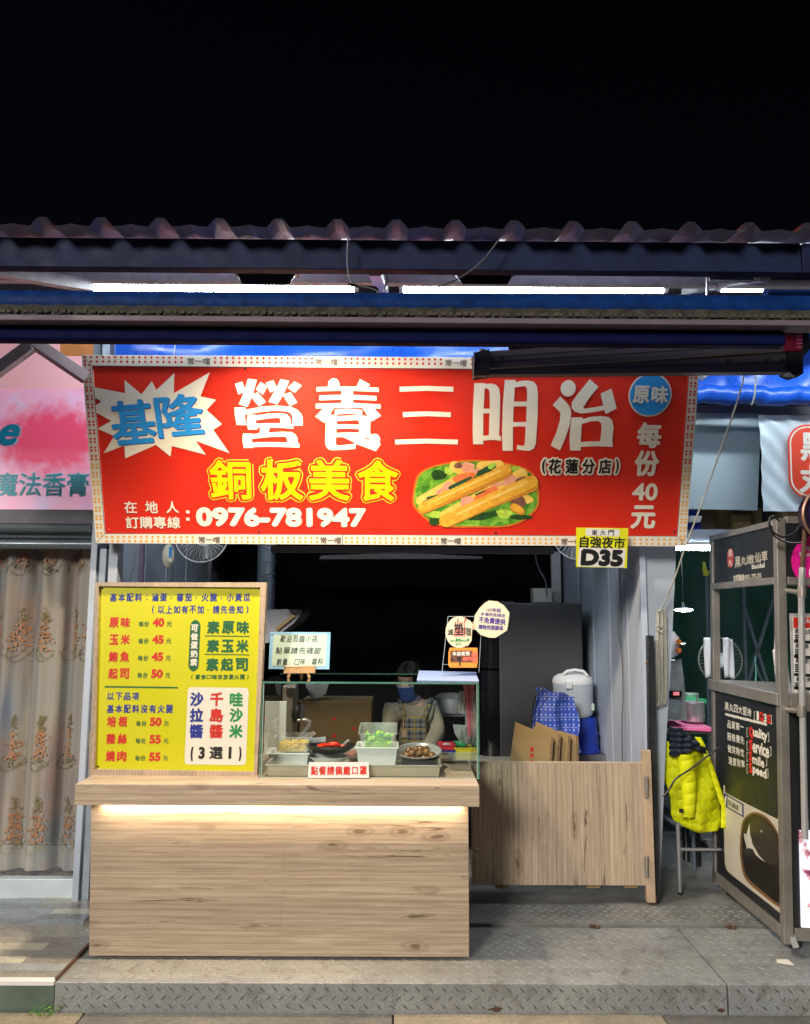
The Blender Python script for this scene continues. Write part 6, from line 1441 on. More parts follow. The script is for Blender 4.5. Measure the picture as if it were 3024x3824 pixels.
MB().box(XC - .012, XC + .80, yB + .002, yA + .05, zct - .026, zct + .026).build('counter', 'ss', ca, bevel=.003)
MB().box(XC + .008, XC + .02, yB + .047, yA - .001, zr2 + .018, zr1 - .016).build('sign_panel', 'panelblk', ca)
MB().box(XC + .008, XC + .02, yB + .047, yA - .001, z_b0 + .027, zct - .037).build('side_panel', 'panelblk', ca)
# front face, looking at the camera
MB().box(XC + .046, XC + .72, yB + .01, yB + .022, zr2 + .018, zr1 - .0).build('front_sign_panel', 'panelblk', ca)
for z, h_ in ((zr1 + .012, .03), (zr2, .035), (zct - .02, .05), (z_b0, .05)): MB().box(XC + .046, XC + .72, yB + .001, yB + .04, z - h_ / 2, z + h_ / 2).build('front_rail', 'ss', ca, bevel=.002)
MB().box(XC + .046, XC + .72, yB + .012, yB + .024, z_b0 + .026, zct - .05).build('front_panel', 'panelblk', ca)
# lit poster low on the front
zp0, zp1 = z_b0 + .03, z_b0 + .42
m_lp, n_, b_ = nodes('lit_poster'); v_ = coords(n_)
c_ = ramp(n_, noise(n_, v_, 9, 4, .6, .4), [(.40, (.16, .03, .07)), (.46, (.5, .25, .28)), (.50, (.80, .80, .95)), (.8, (.85, .87, 1))])
n_.links.new(c_, b_.inputs['Base Color']); n_.links.new(c_, b_.inputs['Emission Color']); b_.inputs['Emission Strength'].default_value = .75
MB().box(XC + .075, XC + .70, yB + .002, yB + .011, zp0, zp1).build('lit_poster', m_lp, ca)
# lettering on the side (reads from the far post to the near one)
LEAN = Matrix.Translation((-.061, 0, .004)) @ Matrix.Translation(OFF[ca.name]) @ Matrix.Rotation(R(2), 4, 'Y') @ Matrix.Translation(-OFF[ca.name])
ca.matrix_world = LEAN @ Matrix.Translation(OFF[ca.name])
Kc = Plane(LEAN @ Vector((XC + .008, yA, 0)), LEAN @ Vector((XC + .008, yB, 0)), LEAN @ Vector((XC + .008, yA, 1)))
LEANI = LEAN.inverted()
def cartprint(nm, mt, fn, z=.0006):
    pr = Print(Kc, z); fn(pr); pr.m.v = [LEANI @ Kc.mat @ q_ for q_ in pr.m.v]
    ff = []
    for f in pr.m.f: ff.append(f)
    return pr.m.build(nm, mt, ca)
cq = lambda x, y: (2350 + x / 2.534, 2000 + y / 2.534)
def ctext(pr, st, bl, tr, bold=.02, z=None):
    a = Kc.uv(*cq(*bl)); b = Kc.uv(*cq(*tr)); pr.text(st, 0, 0, 0, 0, bold, uvbox=(a[0], a[1], b[0], b[1]), z=z)
def f1_(pr):
    ctext(pr, '黑', (1000, 305), (1052, 195)); ctext(pr, '丸', (1058, 285), (1108, 190)); ctext(pr, '嫩', (1112, 275), (1180, 175)); ctext(pr, '仙草', (1188, 262), (1308, 140))
    ctext(pr, '加盟專線:0931-779-335', (985, 448), (1250, 340), .03)
cartprint('cream_lettering', M('cream_cart_print', (.52, .48, .38), .5), f1_)
def f1b(pr): ctext(pr, 'BlackBall', (1160, 318), (1282, 258), .03)
cartprint('cream_lettering', 'cream', f1b)
def seal(pr, u0, v0, u1, v1, rad):
    pts = []
    for cx, cy, t0 in ((u1 - rad, v1 - rad, 0), (u0 + rad, v1 - rad, 90), (u0 + rad, v0 + rad, 180), (u1 - rad, v0 + rad, 270)):
        for k in range(7): t = R(t0 + 15 * k); pts.append((cx + rad * math.cos(t), cy + rad * math.sin(t)))
    pr.poly(pts, uvs=True)
a = Kc.uv(*cq(928, 308)); b = Kc.uv(*cq(985, 115))
cartprint('seal', M('seal_red', (.42, .05, .05), .4), lambda pr: seal(pr, a[0], a[1], b[0], b[1], (b[0] - a[0]) * .45))
cartprint('seal_lettering', 'cream', lambda pr: (ctext(pr, '黑', (938, 205), (975, 130), .01), ctext(pr, '丸', (940, 290), (975, 222), .01)), .0014)
def big(pr):
    for st, bl, tr in (('黑丸四大堅持', (908, 1655), (1158, 1612)),): pass
    rows = (('黑丸四大堅持', 905, 1610, 1160, 1675, 80), ('品質第一', 928, 1780, 1088, 1815, 75), ('服務優先', 928, 1895, 1092, 1940, 75), ('微笑熱忱', 932, 2010, 1092, 2058, 75), ('速度效率', 940, 2122, 1098, 2165, 75))
    for st, x0, y0, x1, y1, hh in rows:
        n = len(st)
        for i, ch_ in enumerate(st):
            xa_ = x0 + (x1 - x0) * i / n; xb_ = x0 + (x1 - x0) * (i + .86) / n; ya_ = y0 + (y1 - y0) * i / n; ctext(pr, ch_, (xa_, ya_ + hh / 2), (xb_, ya_ - hh / 2 + 14), .015)
cartprint('white_lettering', 'cream', big)
def bigl(pr):
    for st, bl, tr, bo in (('1', (1206, 1745), (1226, 1665), .05), ('3', (1272, 1765), (1300, 1690), .06), ('uality', (1172, 1925), (1305, 1850), .05), ('ervice', (1168, 2050), (1322, 1985), .05), ('mile', (1166, 2155), (1276, 2110), .05), ('peed', (1168, 2270), (1298, 2215), .05)): ctext(pr, st, bl, tr, bo)
    for x0, y0, x1 in ((1182, 1705, 1345), (1112, 1860, 1320), (1112, 1990, 1340), (1112, 2095, 1300), (1112, 2205, 1312)):
        for x, s in ((x0, 1), (x1, -1)):
            yy_ = y0 + (x - x0) * .24; a_ = Kc.uv(*cq(x, yy_ + 42)); b2_ = Kc.uv(*cq(x + 8, yy_ - 42)); wd = .004
            pr.m.add([(a_[0], a_[1], .0006), (a_[0] + wd, a_[1], .0006), (a_[0] + wd, b2_[1], .0006), (a_[0], b2_[1], .0006)], [(0, 1, 2, 3)])
            for vv in (a_[1], b2_[1] - .004):
                u_ = a_[0] if s > 0 else a_[0] - .009; pr.m.add([(u_, vv, .0006), (u_ + .013, vv, .0006), (u_ + .013, vv + .004, .0006), (u_, vv + .004, .0006)], [(0, 1, 2, 3)])
cartprint('white_lettering', 'cream', bigl)
cartprint('red_lettering', M('bright_red_print', (.70, .03, .02), .4), lambda pr: [ctext(pr, c0, bl, tr, .06) for c0, bl, tr in (('Q', (1232, 1762), (1270, 1672)), ('S', (1304, 1775), (1340, 1700)), ('Q', (1134, 1912), (1172, 1815)), ('S', (1134, 2025), (1166, 1935)), ('S', (1134, 2130), (1164, 2045)), ('S', (1134, 2240), (1166, 2155)))])
def underline(pr):
    r = random.Random(3)
    for k in range(30):
        x = 908 + k * 13; y = 1690 + k * 13 * .245; a_ = Kc.uv(*cq(x, y + r.uniform(6, 12))); b2_ = Kc.uv(*cq(x + 16, y - r.uniform(4, 9))); pr.m.add([(a_[0], a_[1], .0006), (b2_[0], a_[1] - .002, .0006), (b2_[0], b2_[1], .0006), (a_[0], b2_[1], .0006)], [(0, 1, 2, 3)])
cartprint('brush_underline', 'cream', underline)
cp = lambda x, y: (2300 + x / 1.921, 2700 + y / 1.921)
def poly_c(pr, pts, z=.0006): pr.poly([Kc.uv(*cp(*q_)) for q_ in pts], uvs=True, z=z)
cartprint('poster', M('poster_cream', (.56, .52, .42), .4, var=.06), lambda pr: poly_c(pr, [(770, 445), (782, 448), (784, 498), (900, 560), (1160, 690), (1165, 655), (1185, 680), (1194, 720), (1216, 1340), (1205, 1368), (1185, 1370), (1100, 1300), (830, 1090), (795, 1055), (782, 1010), (770, 600)]))
def spline(pts, n=6):
    q = []; L = len(pts)
    for i in range(L):
        p0, p1, p2, p3 = pts[i - 1], pts[i], pts[(i + 1) % L], pts[(i + 2) % L]
        for k in range(n):
            t = k / n; q.append(tuple(.5 * (2 * b + (c - a) * t + (2 * a - 5 * b + 4 * c - d) * t * t + (3 * b - a - 3 * c + d) * t ** 3) for a, b, c, d in zip(p0, p1, p2, p3)))
    return q
cartprint('jelly_edge', M('jelly_amber', (.20, .10, .04), .4), lambda pr: poly_c(pr, spline([(905, 720), (950, 655), (1010, 640), (1090, 680), (1160, 780), (1190, 880), (1188, 1000), (1205, 1200), (1205, 1310), (1170, 1320), (1060, 1240), (930, 1120), (895, 980), (890, 860)]), .0012))
cartprint('jelly_picture', M('jelly_black', (.02, .016, .012), .3), lambda pr: poly_c(pr, spline([(915, 730), (955, 668), (1010, 655), (1085, 695), (1150, 785), (1178, 880), (1178, 1000), (1192, 1180), (1190, 1280), (1160, 1290), (1070, 1220), (945, 1105), (910, 980), (905, 860)]), .0018))
cartprint('jelly_top', M('jelly_brown', (.045, .035, .025), .3), lambda pr: poly_c(pr, spline([(968, 720), (1020, 670), (1090, 710), (1150, 800), (1172, 900), (1160, 1010), (1080, 1000), (1010, 930), (975, 830)]), .0024))
cartprint('jelly_shine', M('jelly_shine', (.60, .56, .48), .3), lambda pr: (poly_c(pr, [(962, 718), (967, 800), (985, 870), (1030, 950), (1078, 1000), (1040, 975), (1010, 950), (985, 905), (955, 895), (945, 905), (925, 830), (922, 790), (940, 800)], .003), poly_c(pr, [(1042, 770), (1050, 768), (1051, 784), (1045, 786)], .003)))
def fbx(pr):
    for q_ in ([(776, 500), (915, 582), (915, 592), (776, 510)], [(776, 585), (918, 668), (918, 678), (776, 595)], [(905, 575), (917, 582), (918, 678), (908, 672)], [(776, 500), (802, 515), (802, 608), (776, 592)]): poly_c(pr, q_, .0014)
cartprint('badge_frame', M('badge_navy', (.02, .03, .16), .4), fbx)
def cpt(pr, st, bl, tr, bo, z): a_ = Kc.uv(*cp(*bl)); b2_ = Kc.uv(*cp(*tr)); pr.text(st, 0, 0, 0, 0, bo, uvbox=(a_[0], a_[1], b2_[0], b2_[1]), z=z)
cartprint('badge_letter', 'cream', lambda pr: cpt(pr, 'f', (782, 585), (798, 525), .03, .002))
cartprint('badge_lettering', 'ink', lambda pr: [cpt(pr, c0, (808 + i * 15, 590 + i * 9), (821 + i * 15, 556 + i * 9), .01, .002) for i, c0 in enumerate('黑丸嫩仙草')])
# casters
for i, (x, y) in enumerate(((XC + .02, yB + .03), (XC + .04, yA - .02), (XC + .72, yB + .03), (XC + .72, yA - .02))):
    zc2 = .052
    w0 = MB().box(x, x + .028, y, y + .028, .075, z_b0 - .02).build('caster_stem', 'ss', ca)
    o = MB().cyl((x + .03, y + .03, zc2), (x + .062, y + .03, zc2), .051, 20).build('wheel', 'black', ca, smooth=True, bevel=.003)
    MB().bar((x + .01, y, .09), (x + .02, y - .05, .03), .02, .014).build('brake', 'galv', ca)
# pink disc sign and menu on the cart front, pushed bars
Kf = Plane((XC + .046, yB + .0085, 0), (XC + .7, yB + .0085, 0), (XC + .046, yB + .0085, 1))
dk = thing('pink_disc_sign', 'round pink delivery disc with white lettering on the cart front at the right picture edge', 'sign', Kf.o, None, Kf.mat)
OFF[dk.name] = Kf.o
Print(Kf, .0012).disc(3052, 2100, 98, 44).build('disc', 'pinkred', dk)
Print(Kf, .0018).text('外送', 3004, 2038, 3052, 2058, .04).text('foodpanda', 2984, 2062, 3120, 2082, .03).build('lettering', 'white', dk)
Print(Kf, .0018).disc(3062, 2140, 42, 28).build('white_panel', 'white', dk)
mn = thing('framed_menu', 'white framed price list with red heading standing on the cart counter', 'menu', P(2990, 2640, yB + .1))
Km = Plane(P(2958, 2640, yB + .1), P(3100, 2650, yB + .1), P(2952, 2290, yB + .1)); mn.matrix_world = Km.mat; OFF[mn.name] = Km.o
plate(Km, mn, 'frame', 'galv', [(2952, 2290), (3110, 2292), (3110, 2650), (2962, 2634)], .012)
plate(Km, mn, 'sheet', 'white', [(2960, 2303), (3110, 2305), (3110, 2640), (2968, 2622)], .002, .001)
Print(Km, .0018).poly([(2961, 2305), (3110, 2307), (3110, 2345), (2962, 2345)]).build('red_heading', 'redink', mn)
pr = Print(Km, .0024); pr.text('黑丸仙草杯', 2966, 2352, 3048, 2366, .02).text('黑丸茶', 2968, 2406, 3020, 2420, .02).text('黑丸奶茶', 2970, 2462, 3040, 2476, .02).text('鮮奶多', 2972, 2530, 3028, 2544, .02).text('水梨', 2976, 2578, 3020, 2592, .02)
for y in (2372, 2380, 2388, 2426, 2434, 2442, 2450, 2482, 2490, 2498, 2506, 2550, 2558, 2566, 2600, 2608): pr.quad(2967, y, 3000, y + 3.5); pr.quad(3022, y, 3040, y + 3)
for y in (2398, 2455, 2522, 2572): pr.quad(2964, y, 3100, y + 2)
pr.build('price_lettering', 'ink', mn)
pr = Print(Km, .0024); pr.text('黑丸仙草', 2990, 2312, 3060, 2326, .03); pr.build('heading_lettering', 'white', mn)
pb_ = thing('cart_handle_bar', 'vertical stainless bar clamped in front of the black cart', 'bar', P(3002, 3130, 3.44))
MB().tube([P(2996, 2120, 3.44), P(2992, 2200, 3.44), P(2996, 2600, 3.44), P(3006, 3132, 3.44)], .0135, 12).build('tube', 'ss2', pb_, smooth=True)
for y in (2205, 2650): MB().cyl(P(2994, y - 15, 3.44), P(2994, y + 25, 3.44), .018, 12).build('clamp', 'ss', pb_, smooth=True); MB().tube([P(2938, y, yB), P(2994, y + 8, 3.44)], .011, 10).build('arm', 'ss', pb_, smooth=True)
MB().tube([P(2996, 2120, 3.44), P(3004, 2000, 3.44), P(3012, 1900, 3.44)], .010, 10).build('extension', 'rust', pb_, smooth=True)
le = thing('round_led_sign', 'round copper rimmed LED sign cut by the right picture edge', 'sign', P(3100, 1930, 3.4))
c = P(3102, 1925, 3.4)
MB().cyl(c, c + Vector((0, .05, 0)), .118, 40).build('drum', M('led_screen', (.02, .01, .02), .2), le, smooth=True)
MB().tube([c + Vector((.121 * math.cos(k * .157), -.004, .121 * math.sin(k * .157))) for k in range(41)], .007, 8).build('rim', M('copper_rim', (.30, .16, .11), .4, .6), le, smooth=True)
mled = EM('blue_white_led', (.25, .35, 1.0), 9)
m = MB()
for i in range(-3, 4):
    for j in range(6): m.cyl(c + Vector((-.083 + j * .008, -.002, i * .011)), c + Vector((-.083 + j * .008, -.005, i * .011)), .0028, 6)
m.build('led_dots', mled, le, kind='stuff')
wire([tuple(P(x, y, 3.46)) for x, y in ((3002, 1850), (2998, 1930), (2970, 1985), (2925, 2005), (2885, 1985), (2872, 1950), (2885, 1928), (2910, 1945))], .005, 'black', 'cable', 'black cable looping from the round LED sign over the cart top')
wire([tuple(P(x, y, 3.47)) for x, y in ((2875, 1960), (2890, 2000), (2940, 2025), (2995, 2028))], .004, 'black', 'cable', 'second thinner black cable sagging below the loop at the cart top')
# stack of cups on the cart
cu_ = thing('cup_stack', 'tall leaning stack of white paper cups on the black cart counter', 'cups', P(2930, 2620, yB + .12)); b0 = P(2932, 2620, yB + .14); t0_ = P(2910, 2430, yB + .14); nC = 26
for k in range(nC): q_ = b0.lerp(t0_, k / (nC - 1)); MB().lathe([(.028, -.004), (.030, 0), (.027, .004)], tuple(q_), 18).build('cup', 'plw', cu_, smooth=True)
MB().cyl(b0.lerp(t0_, 0), b0.lerp(t0_, 1), .026, 16, .024).build('inner_cups', 'cream', cu_, smooth=True); MB().cyl(t0_, t0_ + Vector((-.004, 0, .12)), .022, 14, .008).build('top_cone', 'plw', cu_, smooth=True)
# boards, banner, shelf with boxes
B0 = Plane(P(2575, 1905, 4.95), P(2860, 1910, 4.95), P(2575, 1540, 4.95)); t = B0.thing('pale_board', 'blank pale blue fascia board right of the red sign', 'board'); plate(B0, t, 'panel', 'board', [(2500, 1540), (2842, 1545), (2828, 1906), (2500, 1898)], .02)
B1 = Plane(P(2830, 1905, 4.7), P(3150, 1915, 4.7), P(2840, 1545, 4.7)); bn = B1.thing('white_banner', 'white vinyl banner with a red oval seal at the upper right', 'banner')
A, B_2 = P(2836, 1548, 4.7), P(3200, 1910, 4.7)
def bfn(u, v): x = A.x + (B_2.x - A.x) * u; z = A.z + (B_2.z - A.z) * v; return (x, 4.715 - .012 * math.sin(u * 9 + v * 5) * math.sin(v * 3.1) - .006 * math.sin((u - v) * 26), z)
o_ = MB().grid(bfn, 40, 40); o_.v = [B1.mat.inverted() @ q_ for q_ in o_.v]; o_.build('sheet', 'banner', bn, local=True, smooth=True)
pr = Print(B1, .016); a = B1.uv(2942, 1862); b = B1.uv(3160, 1592); seal(pr, a[0], a[1], b[0], b[1], .12); pr.build('seal', M('seal_bright_red', (.75, .07, .03), .35), bn)
pr = Print(B1, .0172)
pts = []
for s_, (du, z_) in enumerate(((.014, 0),)):
    o1 = []; i1 = []
    for rad, L_, ins in ((.108, o1, .012), (.100, i1, .021)):
        u0, v0, u1, v1 = a[0] + ins, a[1] + ins, b[0] - ins, b[1] - ins
        for cx, cy, t0 in ((u1 - rad, v1 - rad, 0), (u0 + rad, v1 - rad, 90), (u0 + rad, v0 + rad, 180), (u1 - rad, v0 + rad, 270)):
            for k in range(7): t = R(t0 + 15 * k); L_.append((cx + rad * math.cos(t), cy + rad * math.sin(t)))
    pr.poly(o1, [i1], uvs=True)
pr.text('黑', 2985, 1620, 3090, 1722, .035).text('丸', 2980, 1738, 3095, 1842, .035); pr.build('white_lettering', 'cream', bn)
fin(MB().pbox(2560, 1516, 3150, 1546, 5.0, 5.06).build('channel', M('grey_channel', (.30, .29, .34), .5), bevel=.003), 'grey steel channel above the pale board and white banner', 'beam')
sh2 = thing('overhead_shelf', 'overhead shelf holding cardboard boxes behind the pale board', 'shelf', P(2700, 1985, 5.2)); MB().pbox(2540, 1980, 3150, 2032, 5.0, 5.5).build('board', 'wall2', sh2)
for i, (x0, y0, x1, y1, mt_, lb) in enumerate(((2572, 1898, 2616, 1979, 'bluepl', 'blue edge of a crate on the overhead shelf beside the sign'), (2612, 1898, 2668, 1979, 'cardedge', 'dark brown open carton on the overhead shelf'), (2668, 1898, 2738, 1978, 'card', 'tall light carton on the overhead shelf'), (2738, 1918, 2806, 1978, 'card', 'shorter carton beside the tall one on the overhead shelf'), (2810, 1898, 2846, 1978, 'card', 'narrow upright carton under the white banner'), (2930, 1905, 2990, 1975, 'card', 'carton partly behind the cable loop'))):
    Y = 5.05 + .03 * (i % 3); t = thing('carton', lb, 'carton', P((x0 + x1) / 2, y1, Y), 'cartons on the overhead shelf'); MB().pbox(x0, y0, x1, y1, Y, Y + .25).build('body', mt_, t, bevel=.003); MB().pbox(x0 + 4, y0 + 3, x1 - 4, y0 + 8, Y - .002, Y + .01).build('flap_edge', 'cardedge', t)
fin(MB().lathe([(0, 0), (.04, 0), (.05, .03), (.052, .035), (0, .036)], tuple(P(2590, 1950, 4.98)), 24).build('bowl', 'plw', smooth=True), 'white bowl on the overhead shelf beside the red sign', 'bowl')
tube_lamp(2515, 2672, 2047, 4.95, 'lit tube lamp under the overhead shelf beside the red sign', None, 'coolglow', .014)
t = thing('hanging_lamp', 'small bright saucer lamp hanging in the dark green tent', 'lamp', P(2550, 2275, 5.4))
c = P(2552, 2278, 5.4); MB().lathe([(0, -.012), (.05, -.006), (.058, 0), (.05, .008), (.0, .010)], tuple(c), 24).build('bulb', 'coolglow', t, smooth=True); MB().lathe([(.056, .009), (.03, .018), (.012, .024), (.01, .05), (0, .05)], tuple(c), 24).build('shade', 'grey_st', t, smooth=True); MB().cyl(c + Vector((0, 0, .05)), c + Vector((0, 0, .5)), .003, 6).build('cord', 'black', t)
cloth_h('green_tarp', 'dark green tarpaulin wall at the back of the neighbouring tent', 2330, 2000, 3250, 3150, 6.8, .06, 4, 'dgreen', 5, 'tarpaulin', 80, 30)
struct(MB().box(XC + 2.9, XC + 2.93, 3, 7, 0, 3).build('tent_side', 'dgreen'))
for i, (p, q, lb) in enumerate((((2638, 2150), (2650, 3000), 'upright thin pole in the tent behind the fan'), ((2775, 2195), (2785, 2560), 'upright grey truss pole seen through the cart'), ((2890, 2195), (2900, 2560), 'second upright truss pole seen through the cart'), ((2770, 2240), (2880, 2600), 'truss brace slanting down to the right through the cart'), ((2886, 2240), (2785, 2570), 'truss brace slanting down to the left through the cart'), ((2665, 2700), (2690, 2560), 'short slanting pole by the white towel'))):
    fin(MB().bar(P(*p, 6.2), P(*q, 6.2), .022 if i else .012, .02).build('tent_pole', 'tubeblue'), lb, 'pole')
wire([tuple(P(x, y, 5.0)) for x, y in ((2819, 2450), (2823, 2510), (2820, 2565))], .004, M('green_cord', (.15, .45, .38)), 'cord', 'pale green cord dropping behind the cart counter', 'cord')
wire([tuple(P(x, y, 5.0)) for x, y in ((2820, 2470), (2840, 2530), (2870, 2570), (2905, 2575))], .004, MT['tubeblue'], 'cord', 'second pale cord curving behind the cart counter', 'cord')
# fan with towels
t = thing('standing_fan', 'round dark standing fan behind the white towels', 'fan', P(2690, 2470, 5.6)); c = P(2690, 2465, 5.6)
MB().tube([c + Vector((.15 * math.cos(k * .157), 0, .15 * math.sin(k * .157))) for k in range(41)], .005, 6).build('rim', 'ss', t, smooth=True)
m = MB()
for k in range(36): a = k * math.pi / 18; m.tube([c + Vector((.03 * math.cos(a), -.03, .03 * math.sin(a))), c + Vector((.148 * math.cos(a), 0, .148 * math.sin(a)))], .0012, 4)
m.build('wire_cage', 'grey_st', t, kind='stuff'); MB().cyl(c, c + Vector((0, .1, 0)), .05, 16).build('motor', 'plw', t, smooth=True); MB().cyl(c + Vector((0, .06, -.03)), (c.x, c.y + .06, .02), .012, 8).build('stand', 'ss', t)
for x0, x1, lb in ((2628, 2684, 'white cloth towel hanging left of the cart post'), (2700, 2742, 'white cloth towel hanging right of the cart post')):
    A = P(x0, 2384, 5.1); B_2 = P(x1, 2532, 5.1)
    fin(MB().grid(lambda u, v: (A.x + (B_2.x - A.x) * u, 5.1 + .008 * math.sin(u * 9 + v * 3), A.z + (B_2.z - A.z) * v + .006 * math.sin(u * 5)), 14, 14).build('towel', 'whitebag', smooth=True, solid=.004), lb, 'towel')
fin(MB().prism([(2650, 2384), (2668, 2382), (2686, 2450), (2664, 2462)], 5.06, 5.07).build('towel', 'plw'), 'narrow folded end of the white towel beside the cart post', 'towel')
# table with machine, pots
tb = thing('tent_table', 'steel work table in the tent with pots and a sealing machine', 'table', (P(2600, 2780, 5.2).x, 5.4, .02)); zt2 = P(2600, 2722, 5.2).z
xa_, xb_ = P(2440, 2700, 5.2).x, P(2680, 2700, 5.2).x
MB().box(xa_, xb_, 5.2, 5.75, zt2 - .03, zt2).build('table_top', 'ss', tb, bevel=.003)
for x in (xa_ + .02, xb_ - .04):
    for y in (5.22, 5.7): MB().box(x, x + .025, y, y + .025, .019, zt2 - .031).build('leg', 'ss', tb)
MB().box(xa_ + .02, xb_ - .02, 5.23, 5.72, zt2 - .22, zt2 - .2).build('under_shelf', 'galv', tb)
m_pd, n_, b_ = nodes('pink_dotted_cloth'); v_ = coords(n_); sp = n_.nodes.new('ShaderNodeSeparateXYZ'); n_.links.new(v_, sp.inputs[0])
dx_, dz_ = fr_('X', 45), fr_('Y', 22)
n_.links.new(mix(n_, ramp(n_, math_(n_, 'ADD', math_(n_, 'MULTIPLY', dx_, dx_), math_(n_, 'MULTIPLY', dz_, dz_)), [(.03, 1.0), (.05, 0.0)]), (.72, .10, .26), (.80, .70, .72)), b_.inputs['Base Color'])
a, b = P(2525, 2726, 5.17), P(2666, 2700, 5.17)
fin(MB().add([(a.x, 5.17, a.z), (b.x, 5.17, a.z - .01), (b.x, 5.19, zt2 + .006), (b.x - .03, 5.55, zt2 + .03), (a.x - .03, 5.55, zt2 + .03), (a.x - .03, 5.19, zt2 + .01)], [(0, 1, 2, 5), (5, 2, 3, 4)]).build('pink_cloth', m_pd, solid=.004), 'pink cloth with white dots on the tent table', 'cloth')
for x0, x1, y0, y1, Y, mt_, lb in ((2562, 2645, 2625, 2698, 5.3, 'ss2', 'front stainless pot on the pink dotted cloth'), (2556, 2618, 2592, 2640, 5.5, 'ss2', 'rear stainless pot behind the front one in the tent')):
    p0, p1 = P(x0, y1, Y), P(x1, y0, Y); rr = (p1.x - p0.x) / 2; hh = p1.z - p0.z; t = thing('steel_pot', lb, 'pot', ((p0.x + p1.x) / 2, Y + rr, p0.z), 'stainless pots in the tent')
    MB().lathe([(0, 0), (rr * .96, 0), (rr, .008), (rr, hh - .008), (rr * 1.05, hh - .004), (rr * 1.03, hh), (rr * .95, hh - .004), (rr * .92, .01), (0, .01)], ((p0.x + p1.x) / 2, Y + rr, p0.z), 28).build('wall', mt_, t, smooth=True)
MB().bar(P(2604, 2625, 5.36), P(2603, 2590, 5.36), .014, .01).build('ladle_handle', 'ss2', t)
fin(MB().pbox(2560, 2612, 2640, 2630, 5.45, 5.52).build('green_tray', 'greentr', bevel=.004), 'green tray between the two stainless pots in the tent', 'tray')
sm = thing('sealing_machine', 'grey cup sealing machine with orange knobs at the left of the tent', 'machine', P(2520, 2680, 5.15))
MB().prism([(2470, 2478), (2540, 2465), (2552, 2530), (2560, 2685), (2470, 2690)], 5.2, 5.45).build('body', 'galv', sm, bevel=.008)
MB().prism([(2470, 2370), (2515, 2362), (2532, 2380), (2530, 2440), (2512, 2452), (2470, 2462)], 5.2, 5.4).build('head_unit', 'plw', sm, bevel=.01)
MB().prism([(2490, 2578), (2546, 2580), (2548, 2602), (2490, 2604)], 5.185, 5.2).build('display_panel', 'black', sm); MB().prism([(2514, 2584), (2536, 2584), (2537, 2597), (2514, 2597)], 5.18, 5.186).build('red_display', EM('red_display', (1, .05, .05), .5), sm)
for y in (2396, 2428): MB().cyl(P(2532, y, 5.19), P(2536, y, 5.15), .016, 14).build('knob', M('orange_plastic', (.75, .18, .02), .4) if y == 2396 else bpy.data.materials['orange_plastic'], sm, smooth=True)
MB().cyl(P(2520, 2406, 5.16), P(2558, 2406, 5.16), .006, 8).build('lever', 'ss2', sm)
MB().lathe([(.04, 0), (.045, .08), (.047, .082)], tuple(P(2512, 2665, 5.1)), 20).build('cup_holder', 'clear', sm, smooth=True)
fin(MB().prism([(2626, 2098), (2632, 2098), (2640, 2128), (2650, 2136), (2642, 2152), (2630, 2150), (2626, 2130)], 6.0, 6.02).build('pinwheel', M('pinwheel_yellow', (.5, .5, .05))), 'small yellow ornament on top of the thin tent pole', 'ornament')

# chair with jacket
chv = thing('metal_chair', 'grey tubular metal chair carrying the yellow jacket', 'chair', (P(2600, 3365, 4.25).x, 4.4, .018))
zs_ = P(2600, 3092, 4.25).z; xl_, xr_ = P(2531, 3100, 4.25).x, P(2712, 3100, 4.25).x; ybk = 4.62; zbk = P(2600, 2790, 4.62).z
for x, y, ztop in ((xl_, 4.25, zs_ + .02), (xr_, 4.25, zs_ + .02), (xl_ - .04, ybk, zbk), (xr_ - .04, ybk, zbk)): MB().cyl((x, y, .03), (x, y, ztop), .011, 12).build('leg', 'tubeblue' if y > 4.3 else 'grey_st', chv, smooth=True); 
for x in (xl_, xr_): MB().cyl((x, 4.25, .019), (x, 4.25, .032), .0125, 12).build('foot_cap', 'black', chv)
MB().tube([(xl_ - .04, ybk, zs_ + .015), (xl_, 4.25, zs_ + .015), (xr_, 4.25, zs_ + .015), (xr_ - .04, ybk, zs_ + .015)], .011, 10).build('seat_frame', 'tubeblue', chv, smooth=True)
MB().box(xl_ + .02, xr_ - .03, 4.28, 4.6, zs_ + .022, zs_ + .045).build('seat', 'black', chv, bevel=.008)
zst = P(2560, 3172, 4.25).z; MB().cyl((xl_, 4.25, zst), (xr_, 4.25, zst), .009, 10).build('stretcher', 'grey_st', chv, smooth=True)
MB().tube([(xl_ - .04, ybk, zbk), (xr_ - .04, ybk, zbk)], .011, 10).build('back_rail', 'tubeblue', chv, smooth=True)
for x, y0, y1, lb in ((2563, 3090, 3215, 'left black stool leg standing behind the metal chair'), (2605, 3095, 3265, 'right black stool leg standing behind the metal chair')): fin(MB().tube([P(x - 4, y0, 4.75), P(x, (y0 + y1) / 2, 4.74), P(x, y1, 4.72)], .02, 10).build('stool_post', 'black', smooth=True), lb, 'stool')
cw = thing('caster_trolley', 'grey trolley corner with caster wheel behind the chair', 'trolley', P(2660, 3195, 5.0)); c = P(2664, 3178, 5.0)
MB().pbox(2600, 3108, 2682, 3140, 5.0, 5.3).build('frame', 'galv', cw, bevel=.004); MB().cyl(c - Vector((.0, .015, 0)), c + Vector((0, .015, 0)), .043, 24).build('wheel', 'steel_d', cw, smooth=True); MB().cyl(c - Vector((.0, .017, 0)), c - Vector((0, .015, 0)), .028, 24).build('hub', 'galv', cw); MB().prism([(2634, 3138), (2672, 3138), (2670, 3180), (2656, 3180)], 4.97, 5.03).build('fork', 'galv', cw)
